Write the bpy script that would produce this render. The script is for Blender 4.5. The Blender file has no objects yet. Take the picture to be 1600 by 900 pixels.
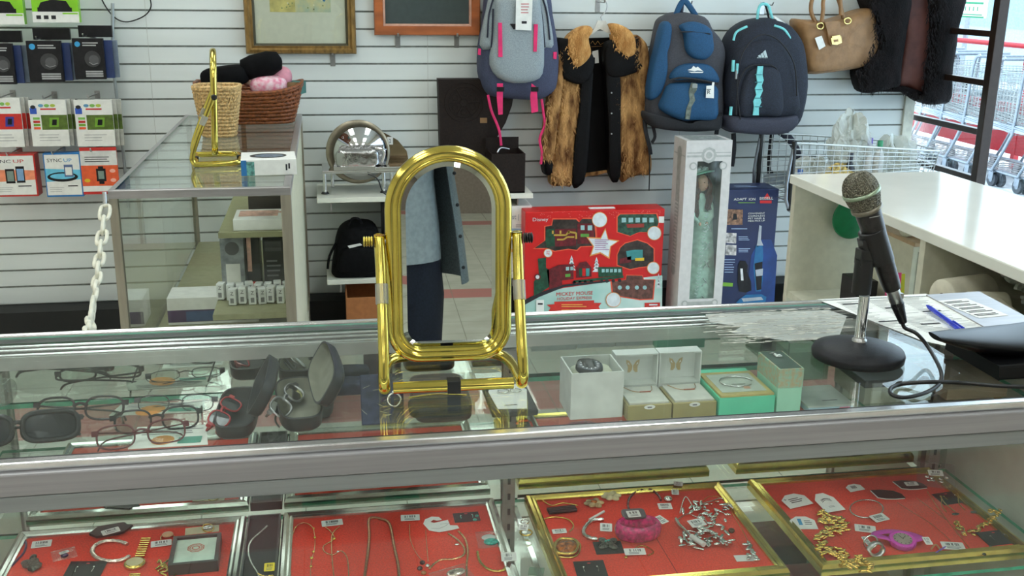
import bpy, math, random
from mathutils import Vector, Matrix
random.seed(7)
S = bpy.context.scene
COL = S.collection
PI = math.pi
def V(*a): return Vector(a)

# ---------------------------------------------------------------- camera
FPX, PITCH, ROLL, YAW, CH = 1642.4, math.radians(16.13), math.radians(0.654), math.radians(9.995), 1.53
_f = V(math.sin(YAW)*math.cos(PITCH), math.cos(YAW)*math.cos(PITCH), -math.sin(PITCH))
_r0 = V(math.cos(YAW), -math.sin(YAW), 0); _u0 = _r0.cross(_f)
_r = _r0*math.cos(ROLL)+_u0*math.sin(ROLL); _u = _u0*math.cos(ROLL)-_r0*math.sin(ROLL)
CAM = V(0, 0, CH)
cd = bpy.data.cameras.new('camera'); cam = bpy.data.objects.new('camera', cd); COL.objects.link(cam)
cd.sensor_width = 36; cd.lens = FPX/1600*36; cd.clip_start = 0.02; cd.clip_end = 200
_m = Matrix((_r, _u, -_f)).transposed().to_4x4(); _m.translation = CAM; cam.matrix_world = _m
S.camera = cam
# where a sight line through a point of the 1600x900 photograph meets a plane of the room
def _ray(x, y): return _r*((x-800)/FPX) - _u*((y-450)/FPX) + _f
def PZ(x, y, z): d = _ray(x, y); return CAM + d*((z-CH)/d.z)
def PY(x, y, Y): d = _ray(x, y); return CAM + d*(Y/d.y)
def PX(x, y, X): d = _ray(x, y); return CAM + d*(X/d.x)

# ---------------------------------------------------------------- world, lights, exposure
S.view_settings.view_transform = 'Standard'; S.view_settings.look = 'None'
S.view_settings.gamma = 1; S.view_settings.use_curve_mapping = False
S.view_settings.exposure = 0.0
LAMP = 7.0            # ceiling tubes
SKY = 4.0
S.cycles.use_denoising = True
S.cycles.max_bounces = 8; S.cycles.diffuse_bounces = 4; S.cycles.glossy_bounces = 5
S.cycles.transparent_max_bounces = 24; S.cycles.transmission_bounces = 8
S.cycles.sample_clamp_indirect = 6
S.cycles.caustics_reflective = False; S.cycles.caustics_refractive = False
w = bpy.data.worlds.new('sky'); S.world = w; w.use_nodes = True
bg = w.node_tree.nodes['Background']; bg.inputs[0].default_value = (0.86, 0.93, 1.0, 1); bg.inputs[1].default_value = SKY
sl = bpy.data.lights.new('sun', 'SUN'); sl.energy = 5.0; sl.color = (.86, .94, 1); sl.angle = .01
so = bpy.data.objects.new('sun', sl); COL.objects.link(so); so.rotation_euler = Vector((-.42, -.56, -1.25)).to_track_quat('-Z', 'Y').to_euler()

# ---------------------------------------------------------------- materials
def lin(c):
    if isinstance(c, str): c = tuple(int(c[i:i+2], 16) for i in (0, 2, 4))
    o = []
    for v in c[:3]:
        v /= 255.0; o.append(v/12.92 if v <= .04045 else ((v+.055)/1.055)**2.4)
    return (*o, 1)
MATS = {}
def mat(name, col=0, rough=.5, metal=0., var=.06, sc=40., bump=0., bsc=None, spec=.5, emit=0, coat=0, sheen=0, stretch=None, alpha=1, col2=None, anis=0):
    if name in MATS: return MATS[name]
    m = bpy.data.materials.new(name); m.use_nodes = True; nt = m.node_tree; N = nt.nodes; L = nt.links
    p = N['Principled BSDF']; c = lin(col)
    p.inputs['Roughness'].default_value = rough; p.inputs['Metallic'].default_value = metal
    p.inputs['Specular IOR Level'].default_value = spec; p.inputs['Coat Weight'].default_value = coat
    p.inputs['Sheen Weight'].default_value = sheen; p.inputs['Alpha'].default_value = alpha
    tc = N.new('ShaderNodeTexCoord'); mp = N.new('ShaderNodeMapping'); L.new(tc.outputs['Object'], mp.inputs[0])
    if stretch: mp.inputs['Scale'].default_value = stretch
    nz = N.new('ShaderNodeTexNoise'); nz.inputs['Scale'].default_value = sc; nz.inputs['Detail'].default_value = 3
    L.new(mp.outputs[0], nz.inputs['Vector'])
    r = N.new('ShaderNodeValToRGB'); L.new(nz.outputs[0], r.inputs[0])
    if col2: a, b = c, lin(col2)
    else: a = tuple(max(0, x*(1-var*2)) for x in c[:3])+(1,); b = tuple(min(1, x*(1+var)) for x in c[:3])+(1,)
    r.color_ramp.elements[0].color = a; r.color_ramp.elements[1].color = b
    r.color_ramp.elements[0].position = .35; r.color_ramp.elements[1].position = .65
    L.new(r.outputs[0], p.inputs['Base Color'])
    if emit:
        p.inputs['Emission Color'].default_value = c; p.inputs['Emission Strength'].default_value = emit
    if bump:
        n2 = N.new('ShaderNodeTexNoise'); n2.inputs['Scale'].default_value = bsc or sc*3; n2.inputs['Detail'].default_value = 4
        L.new(mp.outputs[0], n2.inputs['Vector'])
        bp = N.new('ShaderNodeBump'); bp.inputs['Strength'].default_value = bump; bp.inputs['Distance'].default_value = .004
        L.new(n2.outputs[0], bp.inputs['Height']); L.new(bp.outputs[0], p.inputs['Normal'])
    MATS[name] = m; return m
def glassmat(name, tint, rough=0.0, ior=1.45, dirt=0.0):
    if name in MATS: return MATS[name]
    m = bpy.data.materials.new(name); m.use_nodes = True; nt = m.node_tree; N = nt.nodes; L = nt.links
    N.remove(N['Principled BSDF']); out = N['Material Output']
    t = N.new('ShaderNodeBsdfTransparent'); t.inputs[0].default_value = lin(tint)
    g = N.new('ShaderNodeBsdfGlossy'); g.inputs['Roughness'].default_value = rough; g.inputs[0].default_value = (.95, .97, .95, 1)
    lw = N.new('ShaderNodeLayerWeight'); lw.inputs['Blend'].default_value = .5; f0 = ((ior-1)/(ior+1))**2
    pw = N.new('ShaderNodeMath'); pw.operation = 'POWER'; pw.inputs[1].default_value = 5; L.new(lw.outputs['Facing'], pw.inputs[0])
    f = N.new('ShaderNodeMath'); f.operation = 'MULTIPLY_ADD'; f.inputs[1].default_value = 1-f0; f.inputs[2].default_value = f0; L.new(pw.outputs[0], f.inputs[0])
    mx = N.new('ShaderNodeMixShader'); L.new(f.outputs[0], mx.inputs[0]); L.new(t.outputs[0], mx.inputs[1]); L.new(g.outputs[0], mx.inputs[2])
    last = mx
    if dirt:
        d = N.new('ShaderNodeBsdfDiffuse'); d.inputs[0].default_value = (.75, .78, .74, 1)
        nz = N.new('ShaderNodeTexNoise'); nz.inputs['Scale'].default_value = 6; nz.inputs['Detail'].default_value = 6
        tc = N.new('ShaderNodeTexCoord'); L.new(tc.outputs['Object'], nz.inputs['Vector'])
        mm = N.new('ShaderNodeMath'); mm.operation = 'MULTIPLY'; mm.inputs[1].default_value = dirt; L.new(nz.outputs[0], mm.inputs[0])
        m2 = N.new('ShaderNodeMixShader'); L.new(mm.outputs[0], m2.inputs[0]); L.new(mx.outputs[0], m2.inputs[1]); L.new(d.outputs[0], m2.inputs[2]); last = m2
    L.new(last.outputs[0], out.inputs[0]); MATS[name] = m; return m
GLASS = glassmat('clear_glass', (253, 255, 254), dirt=.006)
GTOP = glassmat('counter_glass', (252, 255, 254), ior=1.36, dirt=.008)
WIND = glassmat('window_glass', (235, 245, 250))
FILM = glassmat('clear_film', (244, 246, 246), rough=.08, ior=1.5, dirt=.16)
LENS = glassmat('spectacle_lens', (246, 250, 248), ior=1.4)
DLENS = mat('dark_lens', (40, 44, 50), .12, var=.02)
GEDGE = mat('green_glass_edge', (60, 180, 140), .25, var=.15, sc=30)
ALU = mat('aluminium', (178, 174, 174), .36, .75, .05, 90, stretch=(.1, 1, 1))
ALUB = mat('bright_aluminium', (225, 225, 225), .22, .95, .03)
ALUD = mat('dull_aluminium', (150, 146, 140), .45, .6, .06, 60)
CHROME = mat('chrome', (225, 225, 225), .08, 1, .01)
STEEL = mat('steel', (190, 190, 190), .28, 1, .04)
BRASS = mat('polished_brass', (226, 206, 104), .13, 1, .05, 25)
GOLD = mat('gold', (222, 190, 100), .22, 1, .08, 200)
GOLDP = mat('rose_gold', (226, 176, 130), .25, 1, .08, 200)
SILVER = mat('silver', (215, 215, 212), .2, 1, .08, 200)
WHITE = mat('white_card', (236, 236, 230), .6, var=.03)
PAPER = mat('white_paper', (232, 234, 224), .7, var=.03, sc=15)
LAM = mat('white_laminate', (226, 226, 212), .28, var=.02, sc=8)
BLACK = mat('black_plastic', (22, 22, 24), .35, var=.1)
MATTE = mat('black_card', (26, 26, 28), .7, var=.15)
INK = mat('black_ink', (40, 40, 44), .8, var=0)
GREYINK = mat('grey_ink', (120, 120, 122), .8, var=0)
RED = mat('red_print', (214, 34, 34), .45, var=.04)
MIRR = mat('mirror_silvering', (205, 212, 205), .01, 1, .0)

# ---------------------------------------------------------------- mesh builder
_tx = {}
def text2d(s):
    if s in _tx: return _tx[s]
    c = bpy.data.curves.new('t', 'FONT'); c.body = s; c.resolution_u = 2; c.size = 1
    o = bpy.data.objects.new('t', c); COL.objects.link(o)
    dg = bpy.context.evaluated_depsgraph_get(); me = o.evaluated_get(dg).to_mesh()
    vs = [tuple(v.co[:2]) for v in me.vertices]; fs = [tuple(p.vertices) for p in me.polygons]
    o.evaluated_get(dg).to_mesh_clear(); bpy.data.objects.remove(o); bpy.data.curves.remove(c)
    x0 = min(v[0] for v in vs); x1 = max(v[0] for v in vs); y0 = min(v[1] for v in vs); y1 = max(v[1] for v in vs)
    _tx[s] = ([(v[0]-x0, v[1]-y0) for v in vs], fs, x1-x0, y1-y0); return _tx[s]
WM = {}
def smooth_path(pts, n=4, closed=False):
    P = [Vector(p) for p in pts]; k = len(P); out = []
    rng = k if closed else k-1
    for i in range(rng):
        if closed: a, b, c, d = P[i-1], P[i], P[(i+1) % k], P[(i+2) % k]
        else: a, b, c, d = P[max(i-1, 0)], P[i], P[i+1], P[min(i+2, k-1)]
        for j in range(n):
            t = j/n
            out.append(.5*((2*b)+(c-a)*t+(2*a-5*b+4*c-d)*t*t+(3*b-a-3*c+d)*t**3))
    if not closed: out.append(P[-1])
    return out
def resample(P, step):
    out = [P[0]]; acc = 0
    for a, b in zip(P, P[1:]):
        L = (b-a).length
        if L < 1e-9: continue
        while acc + L >= step:
            t = (step-acc)/L; a = a+(b-a)*t; out.append(a.copy()); L = (b-a).length; acc = 0
            if L < 1e-9: break
        acc += L
    return out
class B:
    def __init__(s, T=None): s.v = []; s.f = []; s.m = []; s.sm = []; s.mats = []; s.T = T
    def mi(s, m):
        if m not in s.mats: s.mats.append(m)
        return s.mats.index(m)
    def add(s, vs, fs, m, smooth=False):
        k = len(s.v); T = s.T
        s.v += [(T @ Vector(v)) if T else Vector(v) for v in vs]
        i = s.mi(m)
        for f in fs: s.f.append([a+k for a in f]); s.m.append(i); s.sm.append(smooth)
        return s
    def box(s, a, b, m, edge=None, ax='z'):
        x0, y0, z0 = a; x1, y1, z1 = b
        vs = [(x0, y0, z0), (x1, y0, z0), (x1, y1, z0), (x0, y1, z0), (x0, y0, z1), (x1, y0, z1), (x1, y1, z1), (x0, y1, z1)]
        al = [(0, 3, 2, 1), (4, 5, 6, 7), (0, 1, 5, 4), (1, 2, 6, 5), (2, 3, 7, 6), (3, 0, 4, 7)]
        zi = {'z': (0, 1), 'y': (2, 4), 'x': (3, 5)}[ax]; zf = [al[i] for i in zi]; sf = [al[i] for i in range(6) if i not in zi]
        if edge: s.add(vs, zf, m); s.add(vs, sf, edge)
        else: s.add(vs, zf+sf, m)
        return s
    def boxc(s, c, d, m, rot=None):
        R = rot or Matrix.Identity(3); c = Vector(c); h = [x/2 for x in d]
        vs = [c+R@Vector((i*h[0], j*h[1], k*h[2])) for k in (-1, 1) for i, j in ((-1, -1), (1, -1), (1, 1), (-1, 1))]
        return s.add(vs, [(0, 3, 2, 1), (4, 5, 6, 7), (0, 1, 5, 4), (1, 2, 6, 5), (2, 3, 7, 6), (3, 0, 4, 7)], m)
    def rbox(s, c, d, m, r=.2, n=4, rot=None, sq=.5):       # soft superellipsoid block
        R = rot or Matrix.Identity(3); c = Vector(c); nu, nv = n*6, n*4; vs = []
        def pw(x, e): return math.copysign(abs(x)**e, x)
        for j in range(nv+1):
            ph = -PI/2+PI*j/nv
            for i in range(nu):
                th = 2*PI*i/nu
                vs.append(c+R@Vector((d[0]/2*pw(math.cos(ph), sq)*pw(math.cos(th), sq), d[1]/2*pw(math.cos(ph), sq)*pw(math.sin(th), sq), d[2]/2*pw(math.sin(ph), sq))))
        fs = [(j*nu+i, j*nu+(i+1) % nu, (j+1)*nu+(i+1) % nu, (j+1)*nu+i) for j in range(nv) for i in range(nu)]
        return s.add(vs, fs, m, True)
    def prism(s, poly, o, u, v, d, m, me=None, smooth=False):   # poly in (u,v), extruded by vector d
        o, u, v, d = map(Vector, (o, u, v, d)); n = len(poly)
        a = [o+u*p[0]+v*p[1] for p in poly]; b = [p+d for p in a]
        s.add(a+b, [tuple(range(n))[::-1], tuple(range(n, 2*n))], m)
        s.add(a+b, [(i, (i+1) % n, n+(i+1) % n, n+i) for i in range(n)], me or m, smooth)
        return s
    def loft(s, rings, m, closed=False, caps=True, smooth=True):
        n = len(rings[0]); vs = [p for r in rings for p in r]; k = len(rings); fs = []
        for j in range(k if closed else k-1):
            for i in range(n): fs.append((j*n+i, j*n+(i+1) % n, ((j+1) % k)*n+(i+1) % n, ((j+1) % k)*n+i))
        s.add(vs, fs, m, smooth)
        if caps and not closed: s.add(rings[0], [tuple(range(n))[::-1]], m); s.add(rings[-1], [tuple(range(n))], m)
        return s
    def tube(s, pts, r, m, seg=8, closed=False, flat=None, up=None, n=0, caps=True):
        P = [Vector(p) for p in pts]
        if n: P = smooth_path(P, n, closed)
        k = len(P); rings = []; prev = None
        for i in range(k):
            if closed: t = P[(i+1) % k]-P[i-1]
            else: t = P[min(i+1, k-1)]-P[max(i-1, 0)]
            if t.length < 1e-9: t = V(0, 0, 1)
            t.normalize()
            if up is not None: a = Vector(up) - t*t.dot(Vector(up))
            elif prev is None: a = (V(0, 0, 1) if abs(t.z) < .9 else V(1, 0, 0)); a = a-t*t.dot(a)
            else: a = prev-t*t.dot(prev)
            if a.length < 1e-6: a = V(1, 0, 0)-t*t.x
            a.normalize(); prev = a; b = t.cross(a)
            rr = r[min(i, len(r)-1)] if isinstance(r, (list, tuple)) else r
            rb = rr*flat if flat else rr                        # rr along "up", rb across
            rings.append([P[i]+a*(rr*math.cos(2*PI*q/seg+PI/seg))+b*(rb*math.sin(2*PI*q/seg+PI/seg)) for q in range(seg)])
        return s.loft(rings, m, closed, caps)
    def strap(s, pts, w, t, m, up=(0, -1, 0), n=4):             # flat webbing: w wide, t thick, thin along up
        return s.tube(pts, t/2*1.3, m, 8, flat=w/t*.77, up=up, n=n)
    def chain(s, pts, r, m, step=None, n=6, closed=False, amp=.5):
        P = smooth_path(pts, n, closed); step = step or r*1.3; P = resample(P, step)
        if len(P) < 3: return s
        return s.tube(P, [r*(1 if i % 2 else 1-amp) for i in range(len(P))], m, 6)
    def lathe(s, prof, o, m, axis=(0, 0, 1), seg=24, ref=None):
        o, ax = Vector(o), Vector(axis).normalized()
        a = Vector(ref) if ref else (V(1, 0, 0) if abs(ax.x) < .9 else V(0, 1, 0)); a = (a-ax*ax.dot(a)).normalized(); b = ax.cross(a)
        rings = [[o+ax*h+(a*math.cos(2*PI*q/seg)+b*math.sin(2*PI*q/seg))*max(r, 1e-5) for q in range(seg)] for r, h in prof]
        return s.loft(rings, m)
    def cyl(s, a, b, r, m, seg=16, r2=None):
        a, b = Vector(a), Vector(b); L = (b-a).length
        return s.lathe([(r, 0), (r2 if r2 is not None else r, L)], a, m, b-a, seg)
    def ell(s, c, d, m, n=12, rot=None): return s.rbox(c, [x*2 for x in d], m, n=max(2, n//4), rot=rot, sq=1)
    def build(s, name, parent=None, local=False, bevel=0, sub=0, label=None, cat=None, group=None, kind=None, seg=2, base=True):
        me = bpy.data.meshes.new(name); vs = s.v; off = None
        if parent is not None and not local:
            W = WM.get(parent.as_pointer())
            if W is not None: vs = [W @ v for v in vs]
        elif parent is None and base and kind is None:
            off = V(sum(v.x for v in vs)/len(vs), sum(v.y for v in vs)/len(vs), min(v.z for v in vs)); vs = [v-off for v in vs]
        me.from_pydata([tuple(v) for v in vs], [], s.f)
        for m in s.mats: me.materials.append(m)
        me.polygons.foreach_set('material_index', s.m); me.polygons.foreach_set('use_smooth', s.sm); me.update()
        o = bpy.data.objects.new(name, me); COL.objects.link(o)
        if off: o.location = off
        if parent is not None: o.parent = parent; WM[o.as_pointer()] = WM.get(parent.as_pointer())
        if bevel:
            md = o.modifiers.new('b', 'BEVEL'); md.width = bevel; md.segments = seg; md.limit_method = 'ANGLE'
        if sub:
            md = o.modifiers.new('s', 'SUBSURF'); md.levels = sub; md.render_levels = sub
        if label: o['label'] = label
        if cat: o['category'] = cat
        if group: o['group'] = group
        if kind: o['kind'] = kind
        KEEP.append(o); return o
KEEP = []
def thing(name, label, cat, loc=(0, 0, 0), rz=0, group=None):
    o = bpy.data.objects.new(name, None); COL.objects.link(o); o.empty_display_size = .05
    o.location = loc; o.rotation_euler = (0, 0, rz); o['label'] = label; o['category'] = cat
    if group: o['group'] = group
    KEEP.append(o)
    WM[o.as_pointer()] = (Matrix.Translation(Vector(loc)) @ Matrix.Rotation(rz, 4, 'Z')).inverted(); return o
def dup(root, label, loc=None, rz=None, group=None, rot=None):
    r = root.copy(); COL.objects.link(r); KEEP.append(r)
    if loc is not None: r.location = loc
    if rz is not None: r.rotation_euler = (0, 0, rz)
    if rot is not None: r.rotation_euler = rot
    r['label'] = label
    if group: r['group'] = group
    for ch in list(root.children):
        c = ch.copy(); COL.objects.link(c); c.parent = r; KEEP.append(c)
        for g in ch.children:
            d = g.copy(); COL.objects.link(d); d.parent = c; KEEP.append(d)
    return r
class F:                                      # a printed face: coordinates 0..1 across and up
    def __init__(s, o, U, Vv, b, step=.0004): s.o, s.U, s.V = Vector(o), Vector(U), Vector(Vv); s.n = s.U.cross(s.V).normalized(); s.b = b; s.st = step; s.k = 1; s.W = s.U.length; s.H = s.V.length
    def P(s, u, v, k): return s.o+s.U*u+s.V*v+s.n*(s.st*k)
    def poly(s, pts, m, k=1): s.b.add([s.P(u, v, k) for u, v in pts], [tuple(range(len(pts)))], m); return s
    def rect(s, u0, v0, u1, v1, m, k=1): return s.poly([(u0, v0), (u1, v0), (u1, v1), (u0, v1)], m, k)
    def ell(s, u, v, ru, m, k=1, rv=None, n=20):
        rv = rv if rv is not None else ru*s.W/s.H
        return s.poly([(u+ru*math.cos(2*PI*i/n), v+rv*math.sin(2*PI*i/n)) for i in range(n)], m, k)
    def line(s, pts, w, m, k=1):
        for (a, b), (c, d) in zip(pts, pts[1:]):
            p, q = s.P(a, b, k), s.P(c, d, k); t = (q-p).normalized().cross(s.n)*w/2
            s.b.add([p-t, q-t, q+t, p+t], [(0, 1, 2, 3)], m)
        return s
    def text(s, t, u, v, h, m, k=2, w=None, al='l', it=0):  # h = height as share of V; w = width as share of U
        vs, fs, tw, th = text2d(t); sy = h*s.H/max(th, 1e-6); sx = sy if w is None else w*s.W/tw
        wid = sx*tw; off = {'l': 0, 'c': -wid/2, 'r': -wid}[al]; ux, vy = s.U.normalized(), s.V.normalized(); o = s.P(u, v, k)
        s.b.add([o+ux*(x*sx+off+it*y*sy)+vy*(y*sy) for x, y in vs], fs, m); return s
    def lines(s, u0, u1, v0, v1, n, m, k=2, fill=.35, jit=.25):   # lines of small print
        for i in range(n):
            vv = v1-(v1-v0)*(i+.5)/n; hh = (v1-v0)/n*fill/2
            s.rect(u0, vv-hh, u1-(u1-u0)*random.random()*jit, vv+hh, m, k)
        return s
def rotz(a): return Matrix.Rotation(a, 3, 'Z')
def E(c, rx=0, ry=0, rz=0):
    return Matrix.Translation(Vector(c)) @ Matrix.Rotation(rz, 4, 'Z') @ Matrix.Rotation(ry, 4, 'Y') @ Matrix.Rotation(rx, 4, 'X')

# ---------------------------------------------------------------- the room
WY = 4.9; WX = 2.9; CEIL = 3.3; XL = -4.2; YB = -8.5
SLAT = mat('slatwall_white', (224, 230, 227), .42, var=.025, sc=3, stretch=(.4, 1, 3))
GROOVE = mat('slat_groove_grey', (150, 154, 148), .6, var=.1)
b = B(); zs = [CH-.126-.0762*n for n in range(-24, 17)]; zs.sort()
z0 = .105; g = .0040; dep = .007
def quad(b, a, c, m, y0, y1=None):
    y1 = y0 if y1 is None else y1
    b.add([(XL, y0, a), (WX, y0, a), (WX, y1, c), (XL, y1, c)], [(0, 1, 2, 3)], m)
for z in zs:
    if z > 2.0: break
    quad(b, z0, z-g, SLAT, WY); quad(b, z-g, z-g, GROOVE, WY, WY+dep); quad(b, z-g, z+g, GROOVE, WY+dep); quad(b, z+g, z+g, GROOVE, WY+dep, WY)
    z0 = z+g
quad(b, z0, 2.02, SLAT, WY); quad(b, 2.02, CEIL, mat('unseen_dark_wall', (112, 110, 102), .7), WY); quad(b, .105, .105, SLAT, WY+.06, WY)  # unseen upper wall, made dark to weaken its reflection in the counter glass
b.box((XL, WY+dep+.004, .0), (WX, WY+.12, CEIL), SLAT)
b.build('wall_back', kind='structure')
B().box((XL, WY-.13, 0), (WX, WY+.003, .100), mat('black_base', (14, 14, 14), .6)).build('baseboard_back', kind='structure')
b = B()
for x in (.46, 1.68, -.76, -1.98): b.box((x-.0008, WY-.0006, .105), (x+.0008, WY+.001, 2.6), mat('panel_seam', (190, 192, 186), .6))
b.build('trim_1', kind='structure')
b = B().box((WX-.055, WY-.014, .105), (WX, WY, CEIL), mat('trim_cream', (216, 216, 200), .45)); b.build('trim_2', kind='structure', bevel=.003)
# floor of pale tiles with worn red rows
fm = mat('floor_tile', (214, 214, 204), .16, var=.05, sc=5)
nt = fm.node_tree; N = nt.nodes; L = nt.links; p = N['Principled BSDF']
tc = N.new('ShaderNodeTexCoord'); sp = N.new('ShaderNodeSeparateXYZ'); L.new(tc.outputs['Object'], sp.inputs[0])
def mth(op, a, b_=None, c_=None):
    n = N.new('ShaderNodeMath'); n.operation = op
    for i, q in enumerate((a, b_, c_)):
        if q is None: continue
        if isinstance(q, (int, float)): n.inputs[i].default_value = q
        else: L.new(q, n.inputs[i])
    return n.outputs[0]
fy = mth('FRACT', mth('DIVIDE', mth('ADD', sp.outputs[1], 29.8), 3.66)); row = mth('LESS_THAN', fy, .083)
t1 = mth('LESS_THAN', mth('FRACT', mth('DIVIDE', mth('ADD', sp.outputs[1], 30.), .305)), .012); t2 = mth('LESS_THAN', mth('FRACT', mth('DIVIDE', mth('ADD', sp.outputs[0], 30.), .305)), .012)
mx = N.new('ShaderNodeMix'); mx.data_type = 'RGBA'; L.new(row, mx.inputs[0]); base = p.inputs['Base Color'].links[0].from_socket
L.new(base, mx.inputs[6]); mx.inputs[7].default_value = lin((206, 132, 130))
m3 = N.new('ShaderNodeMix'); m3.data_type = 'RGBA'; L.new(mth('MAXIMUM', t1, t2), m3.inputs[0]); L.new(mx.outputs[2], m3.inputs[6]); m3.inputs[7].default_value = lin((150, 146, 136)); L.new(m3.outputs[2], p.inputs['Base Color'])
B().box((XL, YB, -.05), (WX, WY+.12, 0), fm).build('floor', kind='structure')
PAINT = mat('wall_paint', (210, 208, 196), .6, var=.03, sc=4)
B().box((XL-.1, YB, 0), (XL, WY+.12, CEIL), PAINT).build('wall_left', kind='structure')
B().box((XL, YB-.1, 0), (WX, YB, CEIL), mat('far_wall', (150, 136, 128), .6)).build('wall_front', kind='structure')
b = B(); b.box((WX, YB, 0), (WX+.1, 1.0, CEIL), PAINT); b.box((WX, 1.0, 2.55), (WX+.1, WY+.12, CEIL), PAINT); b.box((WX, 1.0, 0), (WX+.1, WY+.12, .06), PAINT)
b.build('wall_right', kind='structure')
b = B().box((XL, YB, CEIL), (WX, WY+.12, CEIL+.05), mat('ceiling_tile', (222, 222, 214), .8, var=.04, sc=60)); b.build('ceiling', kind='structure')
TUBE = mat('lamp_diffuser', (247, 252, 250), .5, emit=LAMP, var=0)
fix = None
for i, x in enumerate((-3.0, -.9, 1.2)):
    for j, y in enumerate((-6.6, -4.4, -2.2, 0.0, 2.1, 4.15)):
        if fix is None:
            fix = thing('ceiling_light', 'x', 'ceiling light', (0, 0, 0), 0, 'ceiling light fixtures in rows')
            b = B(); b.box((-.32, -.63, -.03), (.32, -.6, 0), WHITE); b.box((-.32, .6, -.03), (.32, .63, 0), WHITE); b.box((-.32, -.6, -.03), (-.29, .6, 0), WHITE); b.box((.29, -.6, -.03), (.32, .6, 0), WHITE)
            b.build('housing', fix, bevel=.003)
            B().box((-.29, -.6, -.018), (.29, .6, -.012), TUBE).build('diffuser', fix)
            o = fix
        else: o = dup(fix, 'x')
        o.location = (x, y, CEIL)
        o['label'] = 'white fluorescent ceiling fixture, %s of its line, in the %s line' % (('rearmost', 'fifth from the slatwall', 'fourth from the slatwall', 'third from the slatwall', 'second from the slatwall', 'nearest to the slatwall')[j], ('left', 'middle', 'right')[i])
# window on the right
BRZ = mat('dark_bronze', (52, 40, 34), .3, .4, var=.08)
W1 = thing('window_1', 'tall shop window with dark bronze bars', 'window', (WX+.05, 3.0, .06)); W1['kind'] = 'structure'; del W1['category']; del W1['label']
b = B()
for y in (1.03, 3.2, 4.345): b.box((WX+.01, y-.022, .06), (WX+.06, y+.022, 2.55), BRZ)
b.box((WX+.01, 1.0, .06), (WX+.06, WY+.1, .10), BRZ); b.box((WX+.01, 1.0, 2.5), (WX+.06, WY+.1, 2.55), BRZ)
b.build('window_frame', W1, bevel=.003)
for z in (.69, .905, 1.125, 1.34, 1.58, 1.83, 2.1):
    B().box((WX+.015, 4.36, z-.014), (WX+.05, WY+.1, z+.014), BRZ).build('bar', W1, bevel=.003)
B().box((WX+.07, 1.0, .08), (WX+.076, WY+.1, 2.52), WIND, WIND, 'x').build('pane', W1)

# ---------------------------------------------------------------- glass counter in the foreground
CX0, CX1 = -.66, 1.155; ZT = .967; SH = .876; LO = .644
cn = thing('display_counter', 'long aluminium framed glass display counter across the foreground', 'display counter', (.25, 1.5, 0))
GREY = mat('counter_rail', (158, 156, 158), .42, .35, .05, 160, stretch=(.02, 1, 1))
b = B()
b.box((CX0, 1.229, .930), (CX1, 1.262, .960), GREY)
b.box((CX0, 1.233, .907), (CX1, 1.252, .9285), mat('counter_rail_lower', (146, 150, 150), .42, .35, .05, 160, stretch=(.02, 1, 1)))
b.box((CX0, 1.262, .925), (CX1, 1.292, .952), ALUD)
b.build('front_rail', cn, bevel=.0025)
B().box((CX0, 1.238, .960), (CX1, 1.2535, .9705), ALUB).build('rail_lip', cn, bevel=.002)
B().box((CX0, 1.2537, .958), (CX1, 1.2595, .9685), BLACK).build('gasket', cn)
B().box((CX0, 1.2595, .9600), (CX1, 1.740, .9665), GTOP, GEDGE).build('glass_top', cn)
b = B(); b.box((CX0, 1.746, .915), (CX1, 1.763, .965), ALUD); b.box((CX0, 1.740, .955), (CX1, 1.746, .9655), BLACK); b.cyl((CX0, 1.754, .964), (CX1, 1.754, .964), .0050, ALUB, 16)
b.build('rear_rail', cn, bevel=.002)
b = B()
for y, z in ((1.736, .951), (1.722, .949), (1.704, .947)): b.cyl((CX0, y, z), (CX1, y, z), .0034, ALUB, 12)
b.box((CX0, 1.672, .941), (CX1, 1.746, .943), ALUD); b.box((CX0, 1.670, .934), (CX1, 1.673, .956), mat('track_valance', (206, 208, 202), .35, .5, .03))
b.build('door_track', cn)
for i, (x0, x1, y) in enumerate(((CX0, .31, 1.677), (.29, CX1, 1.6825))):
    d = B().box((x0, y, .36), (x1, y+.005, .940), MIRR, ALUD, 'y').build('sliding_door', cn)
B().box((CX0+.01, 1.42, SH-.008), (CX1-.01, 1.674, SH), GLASS, GEDGE).build('upper_shelf', cn)
B().box((CX0+.01, 1.33, LO-.006), (CX1-.01, 1.674, LO), GLASS, GEDGE).build('middle_shelf', cn)
for x in (-.59, .303, 1.11):
    B().box((x-.004, 1.44, SH-.018), (x+.004, 1.664, SH-.009), CHROME).build('shelf_bracket', cn); B().box((x-.004, 1.36, LO-.018), (x+.004, 1.664, LO-.007), CHROME).build('shelf_bracket', cn)
for x in (-.60, .292, 1.112):
    b = B(); b.box((x-.011, 1.664, .36), (x+.011, 1.675, .93), ALUD)
    z = .38
    while z < .9: b.box((x-.0025, 1.6628, z), (x+.0025, 1.6644, z+.012), BLACK); z += .03
    b.build('shelf_upright', cn)
ENDP = mat('counter_end_panel', (206, 212, 196), .35, var=.06, sc=10)
for x0, x1 in ((CX0, CX0+.006), (CX1-.006, CX1)): B().box((x0, 1.262, .36), (x1, 1.746, .93), ENDP).build('end_panel', cn)
for x0, x1 in ((CX0-.012, CX0+.012), (CX1-.012, CX1+.012)):
    for y0, y1 in ((1.232, 1.26), (1.742, 1.762)): B().box((x0, y0, .1), (x1, y1, .93), ALU).build('corner_post', cn, bevel=.002)
B().box((CX0+.012, 1.2385, .36), (CX1-.012, 1.2445, .907), GLASS, GEDGE, 'y').build('front_glass', cn)
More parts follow.
